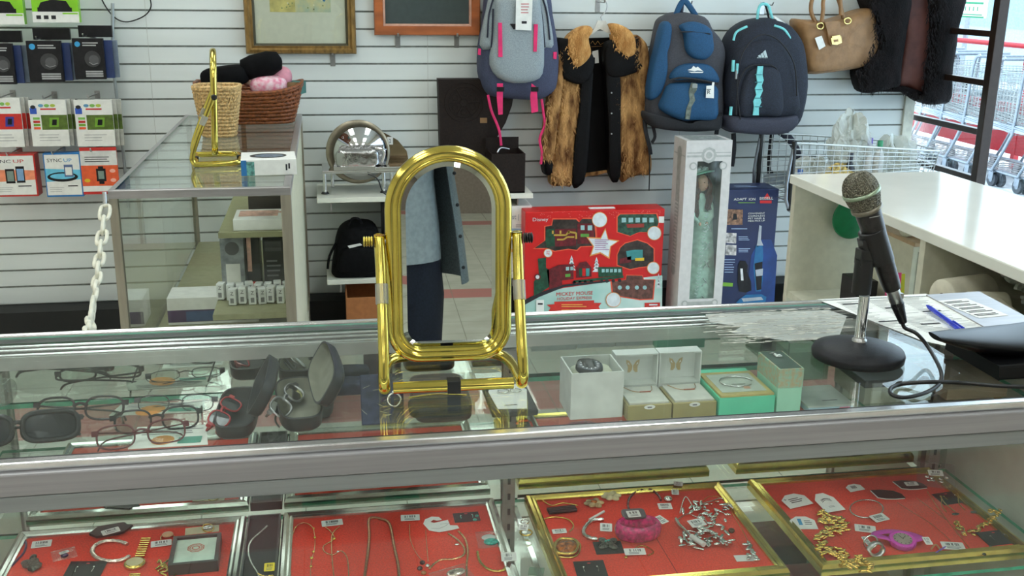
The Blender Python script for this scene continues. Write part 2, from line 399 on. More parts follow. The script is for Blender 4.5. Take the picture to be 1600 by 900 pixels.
b = B().box((CX0, 1.236, .33), (CX1, 1.762, .36), LAM); b.box((CX0+.01, 1.26, .1), (CX1-.01, 1.76, .33), mat('counter_base', (196, 196, 184), .5)); b.box((CX0, 1.3, 0), (CX1, 1.74, .1), BLACK)
b.build('base', cn)
b = B()
for k, (x, y, w) in enumerate(((.655, 1.545, .235),)):
    o_ = [(.652, 1.705), (.885, 1.70), (.90, 1.66), (.83, 1.55), (.74, 1.545), (.66, 1.60), (.69, 1.63), (.645, 1.66)]; b.prism(o_[::-1], (0, 0, .9667), (1, 0, 0), (0, 1, 0), (0, 0, .0001), glassmat('tape_film', (230, 232, 226), .35, 1.3, .75))
    for i in range(200):
        t = i/200; u = random.random(); v = random.random()
        x0 = .64+.25*u; y0 = 1.545+.17*v; L = .02+.06*random.random()
        if v < .25 and u > .75: continue
        b.boxc((x0, y0, .9669+.0003*random.random()), (L*.7, .0008+.0022*random.random(), .0002), mat('tape_residue', (196, 196, 186), .9, var=.2, sc=80, spec=.05), rotz(random.uniform(-.12, .12)))
b.build('tape_residue', cn)

B().cyl((CX0+.03, 1.277, .9185), (CX1-.03, 1.277, .9185), .006, mat('case_lamp', (248, 252, 250), .5, emit=7, var=0), 8).build('light_tube', cn)

# ---------------------------------------------------------------- things on the counter
def oval_path(x0, x1, zt, zb, rc, Y):
    R = (x1-x0)/2; cx = (x0+x1)/2; P = []
    for i in range(25): a = PI-PI*i/24; P.append(V(cx+R*math.cos(a), Y, zt-R+R*math.sin(a)))
    for i in range(9): a = -PI/2*i/8; P.append(V(x1-rc+rc*math.cos(a), Y, zb+rc+rc*math.sin(a)))
    for i in range(9): a = -PI/2-PI/2*i/8; P.append(V(x0+rc+rc*math.cos(a), Y, zb+rc+rc*math.sin(a)))
    return P
def vanity_mirror(name, label, tilt):
    """built about its own base centre, looking along -y"""
    t = thing(name, label, 'mirror'); r = .0086
    hw = .0985; yb, yf = .132, 0
    b = B()
    P = [V(-hw, yf, r), V(-hw+.008, yb*.5, r), V(-hw+.03, yb, r), V(hw-.03, yb, r), V(hw-.008, yb*.5, r), V(hw, yf, r)]
    b.tube([V(-hw+.012, yf, r), V(hw-.012, yf, r)], r, BRASS, 14)
    b.tube([V(-hw, -.004, r+.001), V(-hw, .02, r), V(-hw+.002, .075, r), V(-hw+.014, .118, r), V(-hw+.042, .132, r), V(0, .132, r), V(hw-.042, .132, r), V(hw-.014, .118, r), V(hw-.002, .075, r), V(hw, .02, r), V(hw, -.004, r+.001)], r, BRASS, 14, n=4)
    b.build('base_loop', t, local=True)
    for s in (-1, 1):
        b = B(); b.tube([V(s*hw, .0, .010), V(s*(hw+.001), -.006, .016), V(s*(hw+.001), -.008, .03), V(s*hw, .004, .07), V(s*hw, .038, .15), V(s*(hw+.001), .064, .207), V(s*(hw+.001), .067, .217)], r*.92, BRASS, 14, n=5)
        b.build('support_arm', t, local=True)
    for s in (-1, 1):
        b = B(); b.cyl((s*.1035, .066, .208), (s*.088, .066, .208), .004, STEEL, 10)
        for k in range(4): b.lathe([(.006, 0), (.0085, .0015), (.006, .003)], V(s*(.109+.0035*k), .066, .208), BRASS if s < 0 else BLACK, (s, 0, 0), 12)
        b.build('pivot_knob', t, local=True)
    for y in (0, .132): B().boxc((0, y, r), (.019, .0185, .0185), MATTE).build('felt_pad', t, local=True)
    for s in (-1, 1): B().cyl((s*hw, .026, .126), (s*hw, .038, .152), .0092, glassmat('old_tape', (225, 220, 190), .3, 1.5, .75), 12).build('tape_wrap', t, local=True)
    T = E((0, .066, .208), rx=tilt); 
    x0, x1, zt, zb = -.0817, .0817, .334-.208, .034-.208
    P = oval_path(x0, x1, zt, zb, .040, 0)
    b = B(T); b.tube(P, .0098, BRASS, 16, closed=True); b.tube(oval_path(x0+.0085, x1-.0085, zt-.0085, zb+.0085, .033, -.003), .0045, BRASS, 12, closed=True)
    fr = b.build('mirror_frame', t, local=True)
    P = oval_path(x0+.007, x1-.007, zt-.007, zb+.007, .034, 0); Pi = oval_path(x0+.020, x1-.020, zt-.020, zb+.020, .024, 0); n = len(P)
    b = B(T)
    vs = [p+V(0, -.0005, 0) for p in P]+[p+V(0, -.0032, 0) for p in Pi]
    b.add(vs, [(i, n+i, n+(i+1) % n, (i+1) % n) for i in range(n)], MIRR); b.add([p+V(0, -.0032, 0) for p in Pi], [tuple(range(n))], MIRR)
    b.add([p+V(0, .003, 0) for p in P], [tuple(range(n))[::-1]], mat('mirror_back', (60, 56, 50), .7)); b.add([p+V(0, .003, 0) for p in P]+vs[:n], [(i, (i+1) % n, n+(i+1) % n, n+i) for i in range(n)], BLACK)
    b.build('mirror_glass', t, local=True)
    return t
m1 = vanity_mirror('vanity_mirror', 'large brass vanity mirror swivelling on its stand at the front of the counter', math.radians(-2.6))
m1.location = (.164, 1.404, ZT-.0003); m1.rotation_euler = (0, 0, math.radians(-1.5))

# microphone stand
MB_ = V(.813, 1.452, ZT)
t = thing('desk_microphone_stand', 'round black desk stand with chrome post holding the microphone', 'microphone stand', MB_)
b = B(); b.lathe([(.066, 0), (.0705, .002), (.0715, .010), (.069, .0155), (.05, .0215), (.022, .0275), (.011, .0285), (.004, .029)], MB_, mat('cast_black', (20, 20, 24), .42, var=.1, sc=200, bump=.15, spec=.3), seg=48); b.build('base', t)
b = B(); b.lathe([(.0115, .027), (.0115, .031), (.009, .033), (.009, .036)], MB_, STEEL, seg=20)
pt = PY(1351, 462, 1.452); b.cyl(MB_+V(0, 0, .034), V(pt.x, 1.452, pt.z), .0082, CHROME, 20); b.build('post', t)
b = B(); q0 = PY(1345, 458, 1.452); q1 = PY(1351, 405, 1.452); b.cyl(q0, q1, .0145, BLACK, 20); b.boxc((q1+V(0, 0, .004)), (.024, .022, .026), BLACK); b.build('swivel_head', t, bevel=.002)
a0 = PY(1352, 392, 1.452); a1 = PY(1378, 405, 1.452)
mt, mb = PY(1345, 305, 1.452), PY(1392, 452, 1.452); ax = (mb-mt).normalized()
b = B(); c0 = PY(1361, 358, 1.452); c1 = PY(1377, 408, 1.452); sd = V(-1, 0, -.3)*.006
b.lathe([(.0175, 0), (.0205, .001), (.020, (c1-c0).length)], c0, BLACK, c1-c0, 20); b.boxc(PY(1356, 385, 1.452), (.022, .02, .03), BLACK, Matrix.Rotation(-.3, 3, 'Y')); b.build('microphone_clip', t, bevel=.001)
# microphone
t = thing('microphone', 'handheld vocal microphone with steel mesh head clipped in the stand', 'microphone', mb)
hd = PY(1346, 300, 1.452)
GR = mat('grille_mesh', (150, 146, 130), .35, .8, var=.3, sc=700)
nt = GR.node_tree; vo = nt.nodes.new('ShaderNodeTexVoronoi'); vo.inputs['Scale'].default_value = 420; tcn = nt.nodes.new('ShaderNodeTexCoord'); nt.links.new(tcn.outputs['Object'], vo.inputs['Vector'])
bpn = nt.nodes.new('ShaderNodeBump'); bpn.inputs['Distance'].default_value = .002; nt.links.new(vo.outputs[0], bpn.inputs['Height']); nt.links.new(bpn.outputs[0], nt.nodes['Principled BSDF'].inputs['Normal'])
b = B(); b.lathe([(.001, -.030), (.012, -.0285), (.0205, -.022), (.0252, -.011), (.0262, 0), (.0258, .002), (.0245, .012), (.021, .026)], hd, GR, ax, 32)
for k in range(28):                                                         # woven wire
    a = 2*PI*k/28
    e1 = V(0, 1, 0); e2 = ax.cross(e1).normalized(); pr = [(.006, -.0302), (.0135, -.0285), (.0212, -.022), (.0258, -.011), (.0268, 0), (.0250, .012), (.0215, .025)]
    b.tube([hd+ax*h+(e1*math.cos(a+.012*j)+e2*math.sin(a+.012*j))*r for j, (r, h) in enumerate(pr)], .00055, GR, 4, n=2)
for h, r in ((-.0285, .0135), (-.0255, .0178), (-.022, .0212), (-.018, .0232), (-.014, .0249), (-.010, .026), (-.006, .0264), (.006, .0262), (.010, .0254), (.014, .0245), (.018, .0236), (.022, .0225)):
    e1 = V(0, 1, 0); e2 = ax.cross(e1).normalized(); b.tube([hd+ax*h+(e1*math.cos(2*PI*j/32)+e2*math.sin(2*PI*j/32))*r for j in range(32)], .00055, GR, 4, closed=True)
b.build('mesh_head', t)
b = B(); b.lathe([(.0266, -.003), (.0285, -.0025), (.0285, .0025), (.0266, .003)], hd, mat('grille_band', (168, 186, 160), .3, .7), ax, 32); b.lathe([(.0215, .0245), (.0235, .0255), (.0235, .030), (.020, .033)], hd, mat('collar_grey', (140, 134, 120), .35, .7), ax, 32); b.build('head_band', t)
BODY = mat('mic_body', (52, 50, 50), .32, .5, var=.1, sc=150)
L = (mb-hd).length
b = B(); b.lathe([(.0195, .030), (.0188, .05), (.0165, .09), (.0145, L-.012), (.0135, L)], hd, BODY, ax, 32); b.build('body', t)
b = B(); e2 = V(0, -1, 0); 
F(hd+ax*.040+V(-.009, -.0186, 0), V(.016, -.0012, .003), V(-.001, 0, .004), b).rect(0, 0, 1, .3, mat('mic_logo', (170, 170, 170), .4)); b.build('logo', t)
b = B(); b.lathe([(.0105, L-.001), (.0105, L+.022), (.0095, L+.024)], hd, STEEL, ax, 24); b.boxc(hd+ax*(L+.012)+V(.010, -.003, 0), (.004, .008, .008), STEEL); b.build('connector', t)
b = B(); b.lathe([(.0098, L+.0235), (.0100, L+.03), (.0072, L+.055), (.0062, L+.062), (.003, L+.064)], hd, BLACK, ax, 20)
for k in range(6): b.lathe([(.0102-.0005*k, L+.028+.004*k), (.0106-.0005*k, L+.029+.004*k), (.0102-.0005*k, L+.030+.004*k)], hd, BLACK, ax, 20)
b.build('cable_boot', t)
e = hd+ax*(L+.060); zc = ZT+.0032
pts = [e, e+ax*.012, PY(1433, 522, 1.44), PY(1452, 545, 1.43), PZ(1470, 580, zc+.012), PZ(1467, 600, zc+.002), PZ(1445, 614, zc), PZ(1415, 621, zc), PZ(1394, 617, zc), PZ(1392, 607, zc), PZ(1410, 600, zc), PZ(1450, 597, zc+.006), PZ(1500, 598, zc), PZ(1560, 603, zc), PZ(1640, 606, zc), PZ(1700, 612, zc)]
B().tube(pts, .0030, mat('cable_rubber', (24, 24, 24), .4), 10, n=8).build('microphone_cable', label='black cable curling from the microphone across the glass counter', cat='cable')

# papers, clipboard, pen, phone
FORM = mat('form_paper', (236, 238, 232), .7, var=.02)
q = [PZ(1277, 468, ZT+.0006), PZ(1447, 459, ZT+.0006), PZ(1572, 524, ZT+.0006), PZ(1500, 545, ZT+.0006), PZ(1440, 532, ZT+.0006)]
def sheet(pts, zt, m=FORM, th=.0008):
    b = B(); b.prism([(p.x, p.y) for p in pts], (0, 0, zt), (1, 0, 0), (0, 1, 0), (0, 0, th), m); return b
b = sheet(q[::-1], ZT+.0002, th=.0006)
o_ = PZ(1300, 471, ZT+.0009); U = PZ(1440, 463, ZT+.0009)-o_; Vv = PZ(1395, 525, ZT+.0009)-o_
f = F(o_+Vv, U, -Vv, b, .0002)
for c in range(3): f.lines(.03+.33*c, .33+.33*c, .02, .98, 30, GREYINK, 1, .22, .7)
for v in (.1, .3, .45, .62, .8, .95): f.line([(.02, v), (.98, v)], .0005, INK, 1)
for x, y in ((.05, .88), (.4, .7), (.7, .55), (.1, .35), (.45, .22)): f.rect(x, y, x+.2, y+.03, INK, 2)
b.build('form_sheet', label='white printed form sheet lying under the microphone base edge on the counter', cat='paper')
c = [PZ(1500, 458, ZT+.002), PZ(1530, 456, ZT+.002), PZ(1640, 515, ZT+.002), PZ(1600, 545, ZT+.002), PZ(1572, 530, ZT+.002), PZ(1447, 461, ZT+.002)]
t = thing('acrylic_sign_holder', 'clear acrylic sign holder with a printed card lying flat beside the pen', 'sign holder', (c[0].x, c[0].y, ZT))
b = sheet([p for p in c[::-1]], ZT+.001, ALU, .002); b.build('backing', t)
b = B(); o_ = PZ(1465, 470, ZT+.0034); U = PZ(1510, 466, ZT+.0034)-o_; Vv = PZ(1530, 497, ZT+.0034)-o_
f = F(o_+Vv, U, -Vv, b, .0003); f.rect(0, 0, 1, 1, WHITE, 0)
for r_ in range(5): f.lines(.08, .92, .08+.18*r_, .2+.18*r_, 2, INK, 1, .5, .3)
b.build('printed_card', t)
# pen
p0, p1 = PZ(1449, 478, ZT+.009), PZ(1515, 525, ZT+.009); d = (p1-p0); PB = mat('pen_blue', (28, 52, 190), .25, var=.02)
t = thing('ballpoint_pen', 'blue ballpoint pen with cap lying on the printed form', 'pen', p1)
B().lathe([(.001, -.004), (.003, .004), (.0042, .012), (.0042, d.length*.62)], p0, PB, d, 12).build('barrel', t)
b = B().lathe([(.0049, d.length*.60), (.0052, d.length*.62), (.0050, d.length), (.0035, d.length+.002)], p0, PB, d, 12); b.tube([p0+d*.62+V(0, 0, .006), p0+d*.9+V(0, 0, .0065)], .0012, PB, 6); b.build('cap', t)
# telephone
PH = mat('phone_black', (12, 12, 14), .3, var=.02, spec=.25)
t = thing('desk_telephone', 'black desk telephone at the right end of the counter', 'telephone', (1.06, 1.38, ZT))
a = PZ(1500, 547, ZT+.055)
b = B()
prof = []
for i in range(15):
    s = i/14; x = .905+.30*s; wv = .05*math.sin(PI*min(1, s*1.6+.1)/2)+.010; cy = 1.395+.02*s
    zc_ = ZT+.052-.014*math.sin(PI*s); h = .006+.019*math.sin(PI*min(.5, s*1.2))
    prof.append([V(x, cy+wv*math.cos(2*PI*k/18), zc_+h*math.sin(2*PI*k/18)*(1 if math.sin(2*PI*k/18) < 0 else .35)) for k in range(18)])
b.loft(prof, PH); b.build('handset', t, sub=1)
b = B(); prof = []
for s, x in ((0, .975), (.03, .985), (.5, 1.06), (1, 1.20)):
    hh = .022+.006*s; prof.append([V(x, 1.325, ZT+.0005), V(x, 1.47, ZT+.0005), V(x, 1.468, ZT+hh), V(x, 1.33, ZT+hh)])
b.loft(prof, PH, smooth=False); b.build('phone_body', t, bevel=.004)
b = B(); c0 = PZ(1588, 521, ZT+.008); b.tube([c0+V(.030*math.cos(2*PI*i/24), .018*math.sin(2*PI*i/24), 0) for i in range(24)], .0068, PH, 10, closed=True)
b.build('tape_ring', label='glossy black ring lying beside the telephone on the counter', cat='ring')

# ---------------------------------------------------------------- merchandise on the upper shelf of the counter
def place(o, p, rz=0, rx=0, ry=0):
    o.location = p; o.rotation_euler = (rx, ry, rz); return o
def superel(w, h, n=28, e=.7):
    def pw(x): return math.copysign(abs(x)**e, x)
    return [(w/2*pw(math.cos(2*PI*i/n)), h/2*pw(math.sin(2*PI*i/n))) for i in range(n)]
def spectacles(label, p, rz, fm_, lw=.050, lh=.034, br=.016, r=.0017, temples='folded', lens=LENS, e=.72, tilt=.35, cat='glasses', tag=False, wrap=False, half=False):
    t = thing('sunglasses' if 'sung' in label else 'spectacles', label, cat)
    b = B(); cx = (lw+br)/2; cv = lambda x: .9*x*x
    for s in (-1, 1):
        pts = [V(s*cx+x, cv(s*cx+x)*(3 if wrap else 1), lh/2+z) for x, z in superel(lw, lh, e=e)]
        if half: b.tube([q for q in pts if q.z < lh*.75], r*.6, fm_, 6); b.tube([q for q in pts if q.z > lh*.5], r*1.3, fm_, 6)
        else: b.tube(pts, r*(1.6 if wrap else 1), fm_, 6, closed=True)
        b.boxc((s*(cx+lw/2+.002), cv(cx+lw/2)*(3 if wrap else 1)+.001, lh*.72), (.009, .005, .008), fm_)
    b.tube([V(-br/2-.003, .0005, lh*.62), V(0, -.001, lh*.72), V(br/2+.003, .0005, lh*.62)], r*1.3, fm_, 6, n=4)
    b.build('frame', t, local=True)
    for s in (-1, 1):
        b = B(); pts = [V(s*cx+x*.96, cv(s*cx+x)*(3 if wrap else 1), lh/2+z*.95) for x, z in superel(lw, lh, e=e)]
        b.add(pts+[q+V(0, .001, 0) for q in pts], [tuple(range(28)), tuple(range(28, 56))[::-1]]+[(i, (i+1) % 28, 28+(i+1) % 28, 28+i) for i in range(28)], lens); b.build('lens', t, local=True)
        xo = s*(cx+lw/2+.004); yo = cv(cx+lw/2)*(3 if wrap else 1)+.003; zt = lh*.72; b = B()
        if temples == 'folded':
            d = .006 if s > 0 else .011
            b.tube([V(xo, yo, zt), V(xo*.9, yo+d, zt), V(0, yo+d+.001, zt-.006), V(-xo*.75, yo+d+.004, zt-.012), V(-xo*.95, yo+d+.004, zt-.026)], r*.9, fm_, 6, flat=1.8 if wrap else 1, n=4)
        else: b.tube([V(xo, yo, zt), V(xo, yo+.03, zt), V(xo*.98, yo+.085, zt+.001), V(xo*.95, yo+.105, zt-.004), V(xo*.93, yo+.125, zt-.024)], r*.9, fm_, 6, flat=1.8 if wrap else 1, n=4)
        b.build('temple', t, local=True)
    if tag: b = B(); F((-.058, -.004, .016), (.020, -.001, 0), (0, .002, .016), b).rect(0, 0, 1, 1, WHITE, 0).lines(.1, .9, .15, .85, 4, INK, 1); b.build('price_tag', t, local=True)
    place(t, p+V(0, 0, r), rz, -tilt); return t
FR1 = mat('frame_black_plum', (34, 24, 32), .2, var=.2); FR2 = mat('frame_black', (24, 26, 30), .2); FR3 = mat('frame_burgundy', (92, 34, 40), .2); FR4 = mat('frame_gunmetal', (90, 92, 96), .25, .8)
sh = lambda x, y: PZ(x, y, SH+.0003)
spectacles('black wraparound sunglasses with a small tag at the far left of the upper shelf', sh(25, 700)+V(0, .012, 0), .12, FR2, .074, .042, .014, .0026, 'folded', DLENS, .6, .45, 'sunglasses', True, True)
spectacles('plum black plastic glasses with folded arms behind the wraparound sunglasses', sh(122, 662)+V(0, .01, 0), -.06, FR1, .056, .036, .016, .0019, tilt=.55)
spectacles('black glasses with open arms behind the burgundy pair', sh(244, 681)+V(0, .014, 0), .10, FR2, .052, .034, .016, .0017, 'open', tilt=.3)
spectacles('burgundy rimmed glasses in front of the other pairs', sh(222, 699)+V(0, .002, 0), .16, FR3, .052, .034, .018, .0015, 'folded', tilt=.35)
spectacles('thin wire framed glasses at the back of the group of glasses', sh(272, 648)+V(0, .012, 0), -.1, FR4, .048, .026, .02, .0008, 'folded', tilt=.5)
def leaflet(label, pts, m, z, name='leaflet', cat='leaflet'):
    q = [PZ(x, y, z) for x, y in pts]; b = sheet(q, z, m, .0008)
    f = F(q[0]+V(0, 0, .001), q[1]-q[0], q[3]-q[0], b, .0002); f.lines(.1, .9, .55, .9, 4, GREYINK, 1); f.ell(.4, .3, .15, mat('print_orange', (226, 150, 70), .6), 1); f.rect(.6, .1, .9, .4, mat('print_teal', (80, 150, 130), .6), 1)
    return b.build(name, label=label, cat=cat)
leaflet('pale printed leaflet lying under the burgundy glasses', [(200, 702), (325, 695), (322, 664), (215, 668)], PAPER, SH+.0004)
leaflet('blank pale card lying at the back behind the glasses', [(170, 650), (318, 644), (316, 628), (190, 632)], mat('card_grey_green', (200, 204, 190), .6), SH+.0004, 'card', 'card')
B().rbox(sh(4, 640)+V(-.01, .02, .02), (.05, .05, .038), FILM, sq=.7).build('plastic_bag', label='crumpled clear bag at the left end of the upper shelf', cat='bag')
def shell(b, T, L, W, H, out, inn, e=.55, n=32):
    b.T = T; sc = [(.0, 0), (.86, 0), (.97, .25*H), (1, H), (.93, H), (.89, .3*H), (.8, .12*H), (0, .12*H)]
    rings = [[V(x*k, y*k, h) for x, y in superel(W, L, n, e)] for k, h in sc]
    b.loft(rings[:4], out, caps=False); b.loft(rings[3:5], out, caps=False); b.loft(rings[4:], inn, caps=False); b.T = None
def glasses_case(label, p, rz, out, inn, L=.165, W=.066, H=.03, op=1.75):
    t = thing('glasses_case', label, 'glasses case', p, rz)
    b = B(); shell(b, Matrix.Identity(4), L, W, H, out, inn); b.build('tub', t, local=True)
    b = B(); T = Matrix.Translation(V(W/2+.001, 0, H+.001)) @ Matrix.Rotation(op, 4, 'Y') @ Matrix.Translation(V(-W/2, 0, 0)) @ Matrix.Rotation(PI, 4, 'X') @ Matrix.Translation(V(0, 0, -H*.1)); shell(b, T, L, W, H*.8, out, inn); b.build('lid', t, local=True)
    return t
BLKL = mat('black_leatherette', (26, 26, 30), .45, bump=.2, sc=300); LIN = mat('case_lining', (150, 148, 132), .8)
p = PZ(368, 655, SH+.001); p.z = SH+.0005
glasses_case('open black glasses case holding red sunglasses', V(-.153, 1.555, SH+.0005), -.02, BLKL, BLKL, L=.165, op=2.1, W=.062, H=.024)
spectacles('small sunglasses with red arms lying in the open black case', V(-.158, 1.545, SH+.012), 1.35, mat('frame_red', (170, 44, 52), .25), .044, .03, .014, .0016, 'folded', DLENS, tilt=1.1, cat='sunglasses')
glasses_case('open black glasses case with a grey lining and a chrome pair inside', V(-.062, 1.575, SH+.0005), .10, BLKL, LIN, L=.18, op=2.1, W=.068, H=.026)
spectacles('chrome framed sunglasses with mirror lenses lying in the grey lined case', V(-.066, 1.57, SH+.012), 1.25, STEEL, .046, .032, .014, .0018, 'folded', CHROME, tilt=.9, cat='sunglasses')
NAVY = mat('navy_velvet', (52, 60, 88), .7, var=.2, sc=80)
b = B(); b.rbox(V(.012, 1.648, SH+.012), (.085, .042, .022), NAVY, sq=.4); o = b.build('pouch', label='navy pouch with a round emblem lying near the back mirror', cat='pouch')
b = B().ell(V(.012, 1.64, SH+.0235), (.009, .006, .0008), SILVER); b.build('emblem', o)
# navy pouch with ring
t = thing('jewellery_pouch', 'upright navy velvet pad with a glittering ring beside the mirror stand', 'jewellery pad', V(.067, 1.50, SH+.0005))
b = B(E((.067, 1.505, SH+.002), rx=-.5)); b.box((-.033, 0, 0), (.033, .008, .078), NAVY); b.build('pad', t, bevel=.002)
b = B(E((.067, 1.505, SH+.002), rx=-.5)); b.tube([V(.018+.010*math.cos(2*PI*i/24), -.004, .036+.010*math.sin(2*PI*i/24)) for i in range(24)], .0016, SILVER, 8, closed=True); b.ell((.018, -.004, .0475), (.004, .003, .003), CHROME)
for k in range(8): a = random.uniform(-1, 1); b.boxc((.0+.03*random.uniform(-1, .4), -.0006, .06*random.random()+.008), (.012, .0004, .0006), SILVER, Matrix.Rotation(a, 3, 'Y'))
b.build('ring', t)
# dark case
t = thing('eyeglass_pouch', 'dark brown leather pouch with a curved black flap behind the mirror stand', 'pouch', V(.155, 1.55, SH+.0005))
B().rbox(V(.16, 1.565, SH+.017), (.092, .155, .031), mat('brown_leather', (56, 40, 38), .45, bump=.2), sq=.35).build('body', t)
B().rbox(V(.152, 1.495, SH+.0295), (.094, .062, .014), mat('black_suede', (34, 36, 38), .8), sq=.4).build('flap', t)
b = B(); b.tube([V(.108, 1.522, SH+.036), V(.15, 1.530, SH+.0365), V(.198, 1.521, SH+.036)], .0015, BRASS, 6, n=4); b.build('clasp', t)
# earring card
t = thing('earring_card', 'white card with silver hoop earrings in a black box beside the mirror foot', 'earrings', V(.268, 1.555, SH+.0005))
b = B(); b.box((.236, 1.505, SH+.0005), (.310, 1.62, SH+.012), BLACK); b.build('box', t, bevel=.003)
b = B(); b.prism([(.246, 1.512), (.292, 1.508), (.306, 1.585), (.296, 1.612), (.250, 1.612), (.242, 1.585)], (0, 0, SH+.0125), (1, 0, 0), (0, 1, 0), (0, 0, .001), WHITE); b.build('card', t)
b = B()
for x in (.266, .286): b.tube([V(x+.009*math.cos(2*PI*i/20), 1.578+.008*math.sin(2*PI*i/20), SH+.016) for i in range(20)], .0009, SILVER, 6, closed=True)
F((.255, 1.518, SH+.0138), (.03, 0, 0), (0, .01, 0), b).rect(.1, .4, .8, .6, INK, 1); b.build('hoop_earring', t)
# watch box
WB = mat('white_box_board', (222, 226, 220), .55, var=.05, sc=30, bump=.15)
t = thing('watch_box', 'tall open white box with a black wristwatch on a cushion', 'watch box', V(.398, 1.52, SH+.0005))
x0, x1, y0, y1, zt = .356, .440, 1.482, 1.562, .953; q = .0022
b = B(); b.box((x0, y0, SH+.0005), (x1, y0+q, zt), WB); b.box((x0, y1-q, SH+.0005), (x1, y1, zt), WB); b.box((x0, y0+q, SH+.0005), (x0+q, y1-q, zt), WB); b.box((x1-q, y0+q, SH+.0005), (x1, y1-q, zt), WB); b.box((x0+q, y0+q, SH+.0005), (x1-q, y1-q, SH+.003), WB)
b.build('carton', t)
b = B().rbox(V(.398, 1.522, .931), (.068, .052, .034), mat('cushion_cream', (196, 198, 176), .7), sq=.5); b.build('cushion', t)
b = B(E((.392, 1.520, .938), rx=.15)); b.tube([V(0, .031*math.cos(2*PI*i/24), .005+.020*math.sin(2*PI*i/24)-.006) for i in range(24)], .002, BLACK, 8, closed=True, flat=6, up=(0, .01, 1)); b.lathe([(.021, .004), (.0225, .008), (.021, .013), (.018, .0135)], (0, -.004, .0045), mat('watch_black', (26, 32, 40), .3, .3), seg=12)
b.lathe([(.017, .0135), (.0165, .0137)], (0, -.004, .0045), mat('dial_dark', (40, 46, 60), .3), seg=24)
for k in range(12): a = k*PI/6; b.boxc((.0135*math.cos(a), -.004+.0135*math.sin(a), .0186), (.0032, .0012, .0004), STEEL, rotz(a))
b.boxc((.004, -.001, .0187), (.012, .0012, .0004), STEEL, rotz(.6)); b.boxc((-.003, .001, .0187), (.009, .0012, .0004), STEEL, rotz(2.2)); b.build('wristwatch', t)
# butterfly necklace boxes
GB = mat('gold_board', (168, 156, 104), .4, .3, var=.04)
def butterfly(f, cx, cy, s, m, k=1, vs=1):
    for d in (-1, 1):
        f.poly([(cx+d*s*x, cy+vs*s*y) for x, y in ((.05, .1), (.5, .75), (1, .95), (.95, .45), (.75, .1), (.7, -.15), (.75, -.7), (.4, -.75), (.1, -.4))], m, k)
        f.poly([(cx+d*s*x, cy+vs*s*y) for x, y in ((.45, .25), (.7, .6), (.8, .4))], WHITE, k+1)
def necklace_box(name, label, x0):
    t = thing(name, label, 'necklace box', V(x0+.036, 1.5, SH+.0005)); x1 = x0+.0715
    b = B(); y0, y1, z1 = 1.462, 1.536, .9055; b.box((x0, y0, SH+.0005), (x1, y1, z1-.003), GB); b.build('base', t, bevel=.001)
    b = B(); b.box((x0+.004, y0+.004, z1-.004), (x1-.004, y1-.003, z1), mat('insert_cream', (206, 206, 194), .7)); b.build('insert', t)
    b = B(); b.tube([V(x0+.012, 1.530, z1+.001), V(x0+.022, 1.512, z1+.001), V(x0+.036, 1.506, z1+.001)], .0006, GOLDP, 5, n=3); b.tube([V(x0+.058, 1.530, z1+.001), V(x0+.054, 1.513, z1+.001), V(x0+.046, 1.507, z1+.001)], .0006, GOLDP, 5, n=3); b.boxc((x0+.041, 1.507, z1+.0012), (.018, .0018, .0015), mat('rose_bar', (206, 120, 96), .3, .8)); b.build('bar_necklace', t)
    b = B(); f = F((x0+.026, y0-.0002, z1-.010), (.018, 0, 0), (0, 0, .0075), b); f.ell(.5, .5, .5, WHITE, 1, .5); f.rect(.3, .3, .7, .6, GREYINK, 2); b.build('seal', t)
    # lid standing at the back
    b = B(); yb = 1.540; z0, z1 = .880, .9585; d = .026; q = .002
    b.box((x0, yb+d-q, z0), (x1, yb+d, z1), WB); b.box((x0, yb, z0), (x0+q, yb+d-q, z1), WB); b.box((x1-q, yb, z0), (x1, yb+d-q, z1), WB); b.box((x0+q, yb, z1-q), (x1-q, yb+d-q, z1), WB); b.box((x0+q, yb, z0), (x1-q, yb+d-q, z0+.026), WB)
    f = F((x0+.002, yb+d-q-.0002, z0), (x1-x0-.004, 0, 0), (0, 0, z1-z0), b); butterfly(f, .5, .62, .17, mat('butterfly_gold', (190, 166, 120), .35, .6), 1)
    b.build('lid', t)
necklace_box('necklace_box', 'open gold and white butterfly necklace box next to the watch box', .4425)
necklace_box('necklace_box', 'open gold and white butterfly necklace box beside the turquoise box', .516)
# turquoise bracelet box
TQ = mat('turquoise_board', (98, 214, 172), .5, var=.03, sc=30, bump=.1); MT = mat('mint_board', (168, 226, 196), .5, var=.03)
t = thing('bracelet_box', 'turquoise box with a gold rimmed window showing a silver bracelet', 'bracelet box', V(.635, 1.52, SH+.0005))
B().box((.590, 1.458, SH+.0005), (.683, 1.585, .9085), TQ).build('carton', t, bevel=.001)
b = B(); b.box((.592, 1.459, .9085), (.681, 1.560, .9125), mat('gold_rim', (196, 180, 112), .35, .3)); b.build('rim', t, bevel=.0006)
b = B(); b.box((.599, 1.470, .9125), (.673, 1.548, .9132), mat('pad_grey_green', (176, 186, 172), .8)); b.build('pad', t)
b = B(); b.tube([V(.637+.027*math.cos(2*PI*i/40), 1.510+.022*math.sin(2*PI*i/40), .9146) for i in range(36)], .0011, SILVER, 6); b.boxc((.636, 1.497, .9148), (.022, .0015, .0012), SILVER); b.boxc((.645, 1.484, .9139), (.010, .008, .0008), mat('rose_tag', (190, 150, 120), .5)); b.build('bangle', t)
